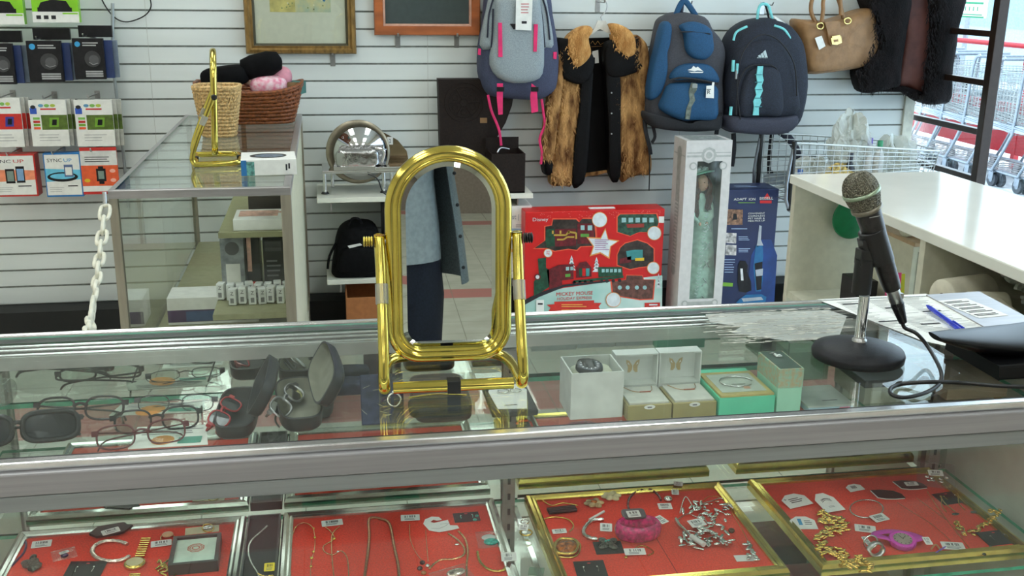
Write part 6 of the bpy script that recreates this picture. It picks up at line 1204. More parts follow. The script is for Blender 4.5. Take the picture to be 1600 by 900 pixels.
# handbag
TAN = mat('tan_leather', (150, 112, 72), .5, var=.08, sc=30, bump=.25); GH = mat('handbag_gold', (222, 200, 130), .2, 1)
t = thing('handbag', 'tan leather handbag with gold rings hanging right of the navy backpack', 'handbag', V(2.36, 4.8, 1.14))
b = B(); puff(b, g4((718, 98), (760, 92), (810, 92), (862, 97), (940, 75), (1000, 52), (1062, 38), (1082, 58), (1096, 150), (1104, 240), (1085, 290), (1010, 318), (940, 330), (870, 340), (782, 346), (756, 310), (740, 220)), 4.72, 4.87, TAN, noise=.002); b.build('body', t)
for P in (((835, 110), (812, 60), (815, 0), (850, -90), (905, -60), (940, 0), (962, 85)), ((850, 115), (858, 50), (860, 0), (885, -80), (920, -50), (938, 0), (942, 70))): b = B(); b.tube([q+V(0, .02 if P[0][0] < 845 else 0, 0) for q in wpts(4.72, *g4(*P))], .0095, TAN, 8, n=5); b.build('handle', t)
b = B(); P = wpts(4.70, *g4((865, 105), (900, 98), (934, 100), (940, 140), (948, 200), (925, 214), (896, 216), (888, 205), (878, 155))); b.prism([(q.x, q.z) for q in P], (0, 4.694, 0), (1, 0, 0), (0, 0, 1), (0, .03, 0), TAN); b.build('flap', t, bevel=.004)
b = B(); P = wpts(4.69, *g4((892, 178), (940, 170), (944, 200), (922, 210), (898, 208))); b.prism([(q.x, q.z) for q in P], (0, 4.684, 0), (1, 0, 0), (0, 0, 1), (0, .01, 0), GH); P = wpts(4.684, *g4((898, 170), (936, 164), (938, 172), (900, 178))); b.prism([(q.x, q.z) for q in P], (0, 4.680, 0), (1, 0, 0), (0, 0, 1), (0, .01, 0), GH); P = wpts(4.683, *g4((908, 186), (928, 184), (930, 194), (910, 198))); b.prism([(q.x, q.z) for q in P], (0, 4.682, 0), (1, 0, 0), (0, 0, 1), (0, .003, 0), TAN); b.build('clasp', t, bevel=.001)
for (x, y) in ((845, 122), (973, 98)): b = B(); q = wpts(4.705, *g4((x, y)))[0]; b.tube([q+V(.017*math.cos(2*PI*i/24), 0, .0135*math.sin(2*PI*i/24)) for i in range(24)], .004, GH, 8, closed=True, flat=.8); b.build('ring', t)
b = B(); P = wpts(4.71, *g4((818, 178), (850, 167), (868, 216), (838, 234))); b.prism([(q.x, q.z) for q in P], (0, 4.706, 0), (1, 0, 0), (0, 0, 1), (0, .001, 0), WHITE); b.build('price_tag', t)
b = B(); b.tube([q+V(0, -.004, 0) for q in wpts(4.735, *g4((790, 338), (870, 333), (940, 322), (1010, 308), (1080, 282)))], .002, mat('tan_seam', (110, 80, 48), .6), 6, n=4); b.build('seam', t)
# dark fur garment
DF = furmat('dark_fur', (10, 8, 8), (26, 20, 20)); RS = mat('russet_lining', (104, 58, 48), .55, var=.25, sc=12, col2=(78, 40, 34))
t = thing('fur_jacket', 'dark fur jacket with russet lining hanging at the window end of the slatwall', 'jacket', V(2.7, 4.8, 1.0))
oL = g5((455, -60), (640, -60), (622, 150), (600, 300), (592, 400), (560, 412), (480, 434), (430, 425), (412, 330), (470, 250), (500, 170), (480, 60)); oR = g5((745, -60), (890, -60), (880, 20), (868, 70), (855, 130), (848, 200), (828, 330), (822, 470), (790, 486), (745, 490), (700, 474), (680, 450), (715, 425), (722, 330), (742, 150))
b = B(); puff(b, oL, 4.70, 4.87, DF); tufts(b, oL, 4.69, 900, DF, .026); b.build('left_panel', t)
b = B(); puff(b, oR, 4.69, 4.87, DF); tufts(b, oR, 4.68, 700, DF, .026); b.build('right_panel', t)
b = B(); puff(b, g5((630, -60), (755, -60), (742, 150), (724, 330), (714, 428), (680, 440), (640, 410), (588, 405), (600, 300), (622, 150)), 4.755, 4.86, RS); b.build('lining', t)
b = B(); P = g5((480, 425), (600, 400), (640, 405), (710, 430), (700, 465), (660, 445), (600, 412)); puff(b, P, 4.735, 4.84, DF); tufts(b, P, 4.73, 160, DF); b.build('hem', t)

# ---------------------------------------------------------------- boxes standing on the floor at the slatwall
RB = mat('toy_box_red', (206, 26, 26), .35, var=.02); Yt = 4.50
a = PY(828, 331, Yt); c = PY(1039, 327, Yt); x0_, x1_ = a.x-.02, c.x; zt = (a.z+c.z)/2
t = thing('train_set_box', 'large red boxed toy train set standing against the slatwall', 'toy box', V((x0_+x1_)/2, 4.56, 0)); B().box((x0_, Yt, .0005), (x1_, Yt+.12, zt), RB).build('carton', t, bevel=.003)
b = B(); f = PF(Yt-.0005, b, .0007); z = lambda *p: pl((820, 310), 5.0, p)
f.poly(z((0, 830), (80, 760), (300, 700), (660, 650), (1075, 600), (1070, 1100), (0, 1100)), mat('snow_teal', (150, 196, 186), .5, col2=(206, 220, 214), sc=4), 1)
for x, y, s in ((365, 450, 34), (560, 462, 34), (1045, 590, 22)):
    for k in range(4): f.poly(z((x, y+26*k-6), (x-s*(.4+.2*k), y+34+26*k), (x+s*(.4+.2*k), y+34+26*k)), mat('snow_white', (214, 220, 222), .5), 2)
f.poly(z((0, 790), (100, 740), (300, 672), (660, 640), (660, 652), (310, 690), (110, 770), (0, 830)), INK, 3)
TG = mat('toy_green', (24, 74, 52), .4, var=.2, sc=60); TM = mat('toy_maroon', (104, 22, 32), .4, var=.2, sc=60); TY = mat('toy_gold', (206, 170, 80), .4, .4); TW = mat('toy_window', (150, 190, 190), .4)
f.poly(z((70, 760), (70, 650), (110, 590), (100, 470), (165, 460), (165, 540), (190, 560), (190, 690), (130, 730)), TG, 4); f.poly(z((170, 560), (260, 520), (380, 510), (380, 630), (290, 640), (290, 680), (190, 710)), TM, 4); f.ell(*z((98, 612))[0], 5, TM, 5); f.ell(*z((98, 612))[0], 3, mat('snow_white', 0), 6)
f.poly(z((380, 640), (770, 600), (770, 620), (380, 660)), TG, 4); f.poly(z((570, 535), (760, 535), (765, 600), (575, 615)), TG, 4)
for k in range(5): f.poly(z((600+32*k, 550), (622+32*k, 550), (622+32*k, 575), (600+32*k, 577)), TW, 5)
f.poly(z((400, 540), (430, 500), (480, 490), (520, 540), (520, 610), (400, 620)), TM, 4)
for x, m_ in ((435, TG), (460, RB), (490, mat('toy_teal', (60, 140, 140), .5))): f.poly(z((x-14, 545), (x+14, 545), (x+12, 605), (x-12, 605)), m_, 5)
f.poly(z((320, 535), (345, 533), (345, 560), (320, 562)), TW, 5); f.poly(z((355, 533), (375, 532), (375, 558), (355, 560)), TW, 5); f.poly(z((315, 590), (355, 587), (355, 610), (315, 613)), mat('toy_lime', (90, 150, 60), .5), 5)
for x in (385, 430, 470, 520, 600, 640, 690, 740): f.ell(*z((x, 655-.04*(x-385)))[0], 2.6, INK, 4)
f.poly(z((170, 830), (230, 825), (230, 805), (540, 795), (540, 815), (598, 815), (575, 845), (598, 880), (540, 880), (540, 890), (230, 893), (230, 880), (185, 880), (200, 852)), RDP, 5)
f.text('MICKEY MOUSE', *z((245, 762))[0], 57, 5.8, RB, 5); f.text('HOLIDAY EXPRESS', *z((252, 795))[0], 54, 4.6, RB, 5); mat('banner_gold', (240, 180, 90), .5); f.lines(z((285, 0))[0][0], z((490, 0))[0][0], z((0, 820))[0][1], z((0, 850))[0][1], 2, mat('banner_gold', 0), 7); f.lines(*[z((285, 0))[0][0], z((490, 0))[0][0]], z((0, 862))[0][1], z((0, 885))[0][1], 2, mat('banner_gold', 0), 7)
f.text('Disney', *z((62, 187))[0], 24, 7, mat('snow_white', 0), 2)
f.poly(z((628, 228), (652, 315), (738, 328), (672, 375), (660, 472), (588, 428), (505, 452), (532, 375), (480, 300), (590, 305)), mat('star_edge', (226, 150, 80), .5), 5); f.poly(z((627, 245), (647, 322), (720, 334), (664, 373), (652, 455), (588, 417), (518, 438), (540, 373), (495, 310), (592, 315)), mat('snow_white', 0), 6); f.lines(*[z((545, 0))[0][0], z((660, 0))[0][0]], z((0, 315))[0][1], z((0, 405))[0][1], 6, mat('toy_lilac', (170, 110, 160), .6), 7, .4, .3)
def win(pts, m_): f.poly(z(*pts), mat('cutout_edge', (236, 90, 60), .5), 2); cx = sum(p[0] for p in pts)/len(pts); cy = sum(p[1] for p in pts)/len(pts); f.poly(z(*[(cx+(x-cx)*.94, cy+(y-cy)*.93) for x, y in pts]), m_, 3)
DKW = mat('cutout_dark', (58, 50, 46), .3, var=.3, sc=40)
win([(60, 395), (150, 330), (150, 215), (205, 205), (215, 155), (405, 155), (430, 180), (455, 150), (555, 150), (570, 375), (440, 380), (410, 410), (340, 400), (230, 418), (160, 395)], DKW)
win([(715, 140), (735, 118), (1035, 115), (1055, 180), (1030, 270), (900, 265), (870, 275), (820, 298), (715, 265)], mat('cutout_green', (44, 80, 64), .3, var=.3, sc=60))
win([(715, 440), (740, 380), (780, 345), (880, 318), (960, 345), (1015, 390), (1015, 530), (890, 545), (820, 560), (715, 525)], DKW)
win([(668, 650), (785, 632), (790, 595), (920, 598), (930, 632), (1020, 632), (1005, 790), (900, 795), (680, 760)], mat('cutout_brown', (104, 66, 58), .3, var=.25, sc=50))
f.poly(z((160, 330), (170, 240), (230, 235), (235, 370), (170, 380)), TG, 4); f.poly(z((235, 240), (400, 235), (400, 370), (235, 375)), TM, 4); f.poly(z((410, 195), (540, 195), (540, 350), (410, 355)), TM, 4)
for P in (((225, 285), (320, 285), (340, 260), (400, 268), (400, 315)), ((250, 320), (300, 320), (330, 300), (385, 300))): f.line(z(*P), .008, TY, 6)
for x in (210, 270, 335): f.poly(z((x, 250), (x+14, 250), (x+14, 275), (x, 275)), TY, 6)
f.poly(z((435, 210), (465, 210), (465, 245), (435, 245)), TW, 5); f.poly(z((490, 210), (525, 210), (525, 248), (490, 248)), TW, 5); f.poly(z((435, 275), (500, 275), (500, 300), (435, 300)), mat('toy_lime', 0), 5)
for k in range(5): f.poly(z((755+54*k, 150), (790+54*k, 150), (790+54*k, 185), (755+54*k, 187)), TW, 5)
f.poly(z((790, 200), (930, 195), (930, 225), (800, 228)), mat('toy_red2', (150, 50, 40), .4), 5)
f.poly(z((740, 470), (830, 450), (830, 500), (740, 510)), TM, 5); f.poly(z((790, 410), (860, 400), (920, 400), (920, 470), (800, 480)), mat('toy_teal', 0), 5); f.poly(z((860, 465), (930, 462), (930, 485), (860, 487)), mat('badge_yellow', 0), 6)
for k in range(4): f.ell(*z((750+62*k-(10 if k < 2 else 0), 695))[0], 3.2, TW, 5)
for (x, y, r_) in ((583, 165, 61), (1010, 270, 56), (1002, 542, 50), (690, 790, 60)): f.ell(*z((x, y))[0], r_/5, mat('star_edge', 0), 6); f.ell(*z((x, y))[0], r_/5-1, mat('snow_white', 0), 7)
f.ell(*z((180, 425))[0], 7, mat('star_edge', 0), 6); f.ell(*z((180, 425))[0], 6, mat('snow_white', 0), 7); f.text('TRY', 853, 394, 6, 2.6, RB, 8); f.text('ME', 853.5, 397.5, 5, 2.6, RB, 8)
f.poly(z((1045, 140), (1088, 140), (1086, 190), (1045, 188)), WHITE, 5); f.poly(z((88, 790), (148, 790), (148, 900), (88, 900)), WHITE, 7); f.poly(z((100, 815), (138, 815), (138, 828), (100, 828)), INK, 8); f.poly(z((935, 815), (1055, 812), (1055, 845), (935, 848)), RDP, 4); f.poly(z((970, 824), (1035, 823), (1035, 834), (970, 835)), mat('snow_white', 0), 5)
for k in range(60): x = random.uniform(90, 1080); y = random.uniform(90, 145); f.poly(z((x, y), (x+9, y+7), (x+8, y+10)), mat('fleck', (236, 150, 140), .6), 1)
b.build('print', t)
b = B(); b.box((x0_+.3, Yt+.03, zt+.0003), (x0_+.42, Yt+.06, zt+.004), WHITE); b.build('carry_handle', t, bevel=.002)
# doll box
Yd = 4.44; a = PY(1073, 222, Yd); c = PY(1145, 217, Yd); x0_, x1_, zt = a.x, c.x, (a.z+c.z)/2; xb = x0_; WBX = mat('doll_box_white', (206, 202, 198), .5, var=.03); EMB = mat('silver_emboss', (174, 174, 168), .4, .2)
t = thing('doll_box', 'tall white presentation box with a long window showing a porcelain doll', 'doll box', V((x0_+x1_)/2, Yd+.1, 0)); dd = .17
wx0, wx1, wz0, wz1 = PY(1087, 300, Yd).x, PY(1126, 300, Yd).x, PY(1095, 467, Yd).z, PY(1107, 252, Yd).z
b = B(); z0_ = .0005; q = .004
b.box((x0_, Yd, z0_), (wx0, Yd+q, zt), WBX); b.box((wx1, Yd, z0_), (x1_, Yd+q, zt), WBX); b.box((wx0, Yd, z0_), (wx1, Yd+q, wz0), WBX); b.box((wx0, Yd, wz1), (wx1, Yd+q, zt), WBX)
b.box((x0_, Yd+q, z0_), (x0_+q, Yd+dd, zt), WBX); b.box((x1_-q, Yd+q, z0_), (x1_, Yd+dd, zt), WBX); b.box((x0_+q, Yd+dd-q, z0_), (x1_-q, Yd+dd, zt), mat('doll_box_inside', (130, 138, 134), .7)); b.box((x0_+q, Yd+q, zt-q), (x1_-q, Yd+dd-q, zt), WBX); b.box((x0_+q, Yd+q, z0_), (x1_-q, Yd+dd-q, z0_+q), WBX); b.build('carton', t)
B().box((wx0-.003, Yd+q+.0005, wz0-.003), (wx1+.003, Yd+q+.0015, wz1+.003), glassmat('box_window', (240, 244, 242), .03, 1.4, .05)).build('window_film', t)
b = B(); f = F((x0_, Yd-.0003, 0), (x1_-x0_, 0, 0), (0, 0, zt), b)
f.rect(0.02, .915, .98, .925, EMB, 1); f.rect(.02, .935, .98, .94, EMB, 1); f.ell(.5, .925, .16, EMB, 2); f.ell(.5, .925, .11, WBX, 3); f.ell(.5, .925, .07, EMB, 4)
for k in range(8): f.ell(.5+.135*math.cos(PI/4*k), .925+.135*math.sin(PI/4*k)*f.W/f.H, .035, EMB, 3)
for u in (.17, .83): f.ell(u, .87, .085, EMB, 2); f.ell(u, .87, .055, WBX, 3)
for u0, u1 in ((.17, .25), (.75, .83)): f.rect(u0, .862, u1, .868, EMB, 1)
for u in (.16, .84): f.ell(u, (wz0-.02)/zt, .075, EMB, 2); f.ell(u, (wz0-.02)/zt, .045, WBX, 3)
f.rect(.16, (wz0-.035)/zt, .84, (wz0-.012)/zt, EMB, 1); b.build('emboss', t)
b = B(); f = F((x0_-.0003, Yd+dd, 0), (0, -dd, 0), (0, 0, zt), b); f.rect(.05, .915, .95, .922, EMB, 1); f.ell(.5, .925, .18, EMB, 2); f.rect(.35, .3, .65, .90, EMB, 1); f.ell(.5, .70, .15, EMB, 2); f.ell(.5, .3, .15, EMB, 2)
for k in range(18): f.rect(.38, .32+.02*k, .62, .33+.02*k, WBX, 3)
b.build('side_emboss', t); b = B(); F((x0_, Yd, zt+.0003), (x1_-x0_, 0, 0), (0, dd, 0), b).rect(.1, .1, .9, .9, mat('lid_print', (150, 156, 152), .5, var=.2, sc=60), 1); b.build('top_label', t)
# the doll
t = thing('porcelain_doll', 'red haired doll in a mint gown and hat standing inside the window box', 'doll', V((wx0+wx1)/2, Yd+.075, .012)); MG = mat('mint_satin', (214, 242, 226), .4, var=.12, sc=30, bump=.3, bsc=60); MGL = mat('mint_frill', (226, 242, 232), .5, var=.2, sc=120); SKD = mat('doll_skin', (226, 176, 152), .35); HRD = mat('doll_hair', (96, 46, 34), .5, var=.3, sc=120, bump=.6)
cx = (wx0+wx1)/2; P_ = lambda x, y, Y=Yd+.08: V(PY(x, y, Y).x, Y, PY(x, y, Y).z); hz = P_(1102, 287)
b = B(); rings = []
for i in range(15):
    q = i/14; zc_ = .02+(P_(1100, 330).z-.02)*q; w_ = .086-.042*q+.012*math.sin(q*PI)*(1-q); xc = cx+.013; rings.append([V(xc+w_*math.cos(2*PI*k/40)*(1+.07*math.cos(10*2*PI*k/40)*(1-q)), Yd+.085+.058*(1-.4*q)*math.sin(2*PI*k/40)*(1+.07*math.cos(10*2*PI*k/40)*(1-q)), zc_) for k in range(40)])
b.loft(rings, MG); b.build('gown', t)
b = B(); zz = P_(1100, 330).z; b.loft([[V(cx-.004+w_*math.cos(2*PI*k/20), Yd+.085+.7*w_*math.sin(2*PI*k/20), zz+h_) for k in range(20)] for w_, h_ in ((.034, -.005), (.024, .02), (.030, .055), (.026, .075), (.010, .085))], MG)
b.build('bodice', t)
b = B()
for k in range(30): q = k/29; p = V(cx+.010-.035*q, Yd+.030-.004*math.sin(q*3), zz-.0-(zz-.06)*q); b.tube([p+V(-.008, 0, .002), p+V(0, -.004, -.002), p+V(.009, 0, .002)], .0026, MGL, 5)
for k in range(5): zq = zz-.07-.085*k; b.tube([V(cx+.012, Yd+.028, zq+.02), V(cx+.03, Yd+.033, zq), V(cx+.045, Yd+.045, zq-.02)], .003, MGL, 5); b.tube([V(cx+.010, Yd+.030, zq-.02), V(cx+.03, Yd+.034, zq), V(cx+.042, Yd+.046, zq+.015)], .003, MGL, 5)
b.build('lace_trim', t)
for s in (-1, 1):
    b = B(); b.tube([V(cx+s*.026, Yd+.085, zz+.065), V(cx+s*.042, Yd+.075, zz+.03), V(cx+s*.044, Yd+.058, zz-.02), V(cx+s*.022, Yd+.038, zz-.045)], [.013, .015, .013, .009, .008], MG, 10, n=1); b.ell(V(cx+s*.016, Yd+.036, zz-.05), (.007, .005, .009), SKD, 8); b.build('arm', t)
hz.z += .004; HT = Matrix.Translation(hz) @ Matrix.Diagonal((1.5, 1.35, 1.55, 1)) @ Matrix.Translation(-hz); hz = hz.copy()
b = B(HT); b.tube([V(cx-.002, Yd+.085, zz+.085), V(cx, Yd+.083, zz+.10)], .007, SKD, 10); b.rbox(V(cx+.002, Yd+.078, hz.z), (.038, .040, .050), SKD, sq=.9, n=5); b.ell(V(cx+.014, Yd+.060, hz.z-.004), (.0025, .004, .004), SKD, 8)
for dx in (.004, .018): b.ell(V(cx+dx, Yd+.0595, hz.z+.004), (.0028, .002, .0018), mat('doll_eye', (40, 30, 30), .2), 8)
b.ell(V(cx+.012, Yd+.060, hz.z-.014), (.0035, .002, .0014), mat('doll_lip', (180, 50, 60), .4), 8); b.build('head', t)
b = B(HT)
for k in range(46): s = random.random()*.7; xo = -.024+.012*random.random() if k % 3 else .020+.008*random.random(); zt_ = hz.z+.02-.015*s; P = [V(cx+xo*.8, Yd+.085-.02*s, zt_)]; [P.append(V(cx+xo+.006*math.sin(j*1.7+k), Yd+.085-.03*s+.005*math.cos(j*1.9+k), zt_-.018*j)) for j in range(1, 6+(k % 3))]; b.tube(P, .0042, HRD, 5, n=2)
b.rbox(V(cx-.002, Yd+.090, hz.z+.008), (.044, .042, .050), HRD, sq=.9, n=5); b.build('hair', t)
b = B(HT @ E((cx-.004, Yd+.088, hz.z+.026), ry=-.22, rx=-.25)); b.lathe([(.001, .016), (.02, .015), (.023, .004), (.030, .001), (.046, -.004), (.047, -.002), (.03, .003), (.02, .002)], (0, 0, 0), mat('mint_hat', (160, 228, 200), .5, var=.1, sc=80), seg=24); b.tube([V(.024*math.cos(2*PI*i/20), .024*math.sin(2*PI*i/20), .006) for i in range(20)], .004, MG, 6, closed=True)
for k in range(10): b.ell((random.uniform(-.02, .03), random.uniform(-.03, 0), random.uniform(.006, .016)), (.009, .007, .006), MGL, 6)
b.build('hat', t)
b = B(); b.tube([V(cx+.034, Yd+.09, hz.z+.02), V(cx+.04, Yd+.085, hz.z-.03), V(cx+.036, Yd+.08, hz.z-.09), V(cx+.034, Yd+.08, hz.z-.15)], [.004, .011, .012, .008, .006], mat('mint_veil', (120, 170, 150), .6, var=.3, sc=60), 8, n=1, flat=.5); b.build('veil', t)
# vacuum box
Yv = 4.50; a = PY(1127, 290, Yv); c = PY(1217, 302, Yv); x0_, x1_, zt = PY(1132, 290, Yv).x, c.x, (PY(1170, 296, Yv).z); VB = mat('box_midnight', (18, 30, 70), .35, var=.1, sc=6, col2=(16, 36, 84))
t = thing('vacuum_box', 'dark blue boxed cordless vacuum cleaner standing right of the doll box', 'box', V((x0_+x1_)/2, Yv+.08, 0)); B().box((x0_, Yv, .0005), (x1_, Yv+.16, zt), VB).build('carton', t, bevel=.003)
b = B(); f = PF(Yv-.0005, b, .0006); y6 = lambda *p: pl((1040, 200), 3.2143, p)
f.text('ADAPT', *y6((342, 364))[0], 20, 3.6, WHITE, 1); f.text('ION', *y6((418, 364))[0], 10, 4, WHITE, 1); f.lines(*[y6((p, 0))[0][0] for p in (365, 450)], y6((0, 370))[0][1], y6((0, 380))[0][1], 1, GRN, 1)
f.poly(y6((510, 326), (528, 355), (492, 355)), RED, 1); f.poly(y6((474, 364), (532, 364), (532, 378), (474, 378)), RED, 1); f.text('BISSELL', *y6((472, 360))[0], 21, 4, WHITE, 2)
f.poly(y6((308, 408), (388, 410), (386, 486), (308, 486)), mat('photo_warm', (150, 110, 84), .5, var=.4, sc=50), 1); f.poly(y6((340, 430), (356, 430), (360, 460), (336, 462)), PBLK, 2)
for k, s in enumerate(('CONVENIENT', 'CORDLESS', 'PET HAIR &', 'MESS PICK-UP')): f.text(s, *y6((414, 434+12.5*k))[0], 26, 2.6, WHITE, 1)
for yy in (552, 612): f.poly(y6((302, yy-26), (356, yy-24), (354, yy+28), (300, yy+26)), mat('photo_pale', (196, 190, 186), .5, var=.3, sc=60), 1); f.lines(*[y6((p, 0))[0][0] for p in (366, 425)], y6((0, yy-10))[0][1], y6((0, yy+14))[0][1], 3, mat('pale_blue_ink', (170, 190, 220), .6), 1)
f.lines(*[y6((p, 0))[0][0] for p in (330, 430)], y6((0, 500))[0][1], y6((0, 512))[0][1], 1, mat('pale_blue_ink', 0), 1); f.lines(*[y6((p, 0))[0][0] for p in (296, 350)], y6((0, 655))[0][1], y6((0, 730))[0][1], 6, mat('pale_blue_ink', 0), 1, .25)
f.poly(y6((400, 880), (430, 640), (470, 560), (530, 560), (560, 640), (545, 880)), mat('halo_blue', (16, 58, 124), .4, var=.15, sc=10), 1)
f.poly(y6((470, 488), (482, 492), (478, 560), (490, 590), (470, 590), (456, 600), (462, 560)), mat('vac_grey', (170, 176, 184), .3), 3); f.poly(y6((452, 590), (486, 590), (490, 640), (484, 700), (488, 760), (478, 820), (452, 820), (446, 760), (440, 700)), mat('vac_teal', (20, 100, 150), .3), 3); f.poly(y6((446, 680), (486, 670), (480, 810), (456, 815)), PBLK, 4); f.poly(y6((450, 712), (488, 705), (486, 740), (454, 744)), mat('vac_grey', 0), 5)
f.poly(y6((372, 858), (400, 838), (480, 834), (506, 848), (500, 876), (380, 884), (352, 878)), mat('vac_teal', 0), 3); f.poly(y6((380, 855), (480, 848), (490, 862), (390, 872)), mat('vac_grey', 0), 4)
f.poly(y6((364, 690), (372, 666), (400, 668), (412, 690), (408, 720), (428, 770), (430, 815), (402, 826), (368, 820), (360, 770)), PBLK, 4); f.poly(y6((374, 705), (386, 705), (390, 765), (378, 765)), mat('dog_white', (226, 226, 226), .6), 5); f.poly(y6((288, 775), (338, 778), (336, 796), (286, 794)), GRN, 2); b.build('print', t)
b = B(); F((x0_, Yv, zt+.0004), (x1_-x0_, 0, 0), (0, .16, 0), b).rect(.05, .1, .95, .9, mat('lid_navy', (34, 46, 84), .4), 1).lines(.3, .7, .3, .6, 2, mat('pale_blue_ink', 0), 2); b.build('lid_print', t)

# ---------------------------------------------------------------- white service desk at the right
DX0, DX1, DY0, DY1, DZ = 1.42, 1.915, .95, 3.04, .97
t = thing('service_desk', 'white laminate service desk with open cubbies running to the slatwall', 'desk', V(1.67, 2.0, 0))
LM2 = mat('laminate_cream', (206, 204, 184), .4, var=.03, sc=40); GLS = mat('laminate_gloss', (232, 232, 222), .12, var=.02, sc=6)
B().box((DX0-.008, DY0, DZ-.028), (DX1+.008, DY1+.008, DZ), GLS).build('desktop', t, bevel=.003)
for y in (DY0+.01, 1.60, 2.275, DY1-.024): B().box((DX0, y, 0), (DX1, y+.024, DZ-.028), LM2).build('upright_panel', t, bevel=.001)
for y0, y1, z_ in ((DY0+.034, 1.60, .60), (1.624, 2.275, .785), (2.299, DY1-.024, .60)): B().box((DX0+.004, y0, z_-.02), (DX1-.02, y1, z_), LM2).build('shelf', t)
B().box((DX1-.02, DY0+.034, 0), (DX1, 2.275, DZ-.028), LM2).build('back_panel', t)
# contents of the cubbies
cbox('small white cabinet with a tan top standing in the far cubby of the desk', 1.60, 2.62, .6005, .20, .26, .24, LM2, lambda f: (f.rect(.08, .08, .62, .92, mat('recess_grey', (140, 140, 124), .6), 1), f.rect(.72, 0, .95, 1, mat('leg_cream', (214, 212, 196), .5), 1)), name='cabinet', cat='cabinet')
B().box((1.59, 2.60, .841), (1.81, 2.88, .853), mat('tan_top', (190, 160, 126), .4)).build('wooden_board', label='tan wooden board lying on the small cabinet in the far cubby', cat='board', bevel=.002)
b = B(); b.cyl((1.62, 2.68, .873), (1.78, 2.74, .873), .019, mat('brick_roll', (140, 72, 50), .6), 14); b.cyl((1.60, 2.672, .873), (1.62, 2.68, .873), .021, LM2, 14); b.build('paper_roll', label='brown wrapped roll with a pale end on the tan board', cat='roll')
c = PY(1340, 345, 2.95); b = B(); b.lathe([(.001, 0), (.062, .001), (.066, .004), (.062, .008), (.001, .009)], V(c.x+.0, 2.99, c.z), mat('green_plate', (20, 130, 82), .4), (0, -1, 0), 36); b.build('green_disc', label='green plastic disc leaning at the back of the far cubby', cat='disc')
B().box((PY(1318, 450, 2.8).x, 2.72, .6005), (PY(1340, 450, 2.8).x+.02, 2.82, .71), PBLK).build('black_case', label='small black case on the shelf at the left of the far cubby', cat='case', bevel=.003)
a = PY(1372, 440, 2.5)
b = B(E((a.x+.0, 2.47, .6008), rx=-.12)); b.box((.018, 0, 0), (.062, .003, .20), mat('pink_paper', (240, 70, 140), .6)); b.build('paper_pad', label='bright pink paper pad standing in the far cubby', cat='paper')
b = B(E((a.x+.0, 2.476, .6008), rx=-.12)); b.box((.04, 0, 0), (.076, .003, .195), mat('yellow_paper', (206, 214, 50), .6)); b.build('paper_pad', label='yellow paper pad standing behind the pink pad', cat='paper')
RL = mat('paper_roll_white', (218, 212, 192), .75, var=.05, sc=30)
for i, (px, py, Y, r_, L_, ax_, lb) in enumerate(((1478, 452, 2.20, .042, .14, (1, .25, 0), 'large white paper roll at the left of the near cubby'), (1512, 462, 2.11, .036, .09, (1, -.2, 0), 'medium white paper roll in the middle of the near cubby'), (1552, 478, 2.03, .036, .10, (.25, 1, 0), 'white paper roll turned end on in the near cubby'))):
    c = PY(px, py, Y); c.x = max(c.x, 1.49) if i < 2 else max(c.x, 1.47); z_ = .7855+r_; d = Vector(ax_).normalized(); b = B(); b.lathe([(.010, 0), (r_*.94, .0), (r_, .004), (r_, L_-.004), (r_*.94, L_), (.010, L_)], V(c.x, Y, z_)-d*L_/2, RL, d, 32); b.lathe([(.009, -.0005), (.010, L_+.0005)], V(c.x, Y, z_)-d*L_/2, mat('roll_core', (120, 100, 70), .8), d, 16); b.build('paper_roll', label=lb, cat='paper roll')
def crumple(b, c, d, m, n=14, amp=.35, seed=1):
    rr = random.Random(seed); ph = [rr.uniform(0, 6.3) for _ in range(12)]
    def rad(u, v): return 1+amp*(.5*math.sin(3*u+ph[0])*math.sin(2*v+ph[1])+.35*math.sin(7*u+ph[2]+2*v)*math.sin(5*v+ph[3])+.22*math.sin(13*u+ph[4])*math.sin(9*v+ph[5]+3*u))
    vs = []; nu, nv = n*3, n*2
    for j in range(nv+1):
        for i in range(nu): u = 2*PI*i/nu; v = PI*j/nv; k = rad(u, v); vs.append(Vector(c)+V(d[0]*k*math.sin(v)*math.cos(u), d[1]*k*math.sin(v)*math.sin(u), d[2]*k*math.cos(v)))
    b.add(vs, [(j*nu+i, j*nu+(i+1) % nu, (j+1)*nu+(i+1) % nu, (j+1)*nu+i) for j in range(nv) for i in range(nu)], m); return b
def bagmat(name, tint, mixv=.42):
    if name in MATS: return MATS[name]
    m = glassmat(name, tint, .18, 1.5, mixv); return m
BAG = bagmat('thin_bag_plastic', (238, 238, 232), .9)
b = B(); crumple(b, V(1.70, 2.02, .852), (.13, .17, .045), BAG, amp=.5, seed=4); crumple(b, V(1.60, 2.12, .885), (.05, .05, .025), BAG, amp=.6, seed=9); b.build('plastic_bag', label='crumpled clear plastic bag heaped behind the paper rolls', cat='bag')

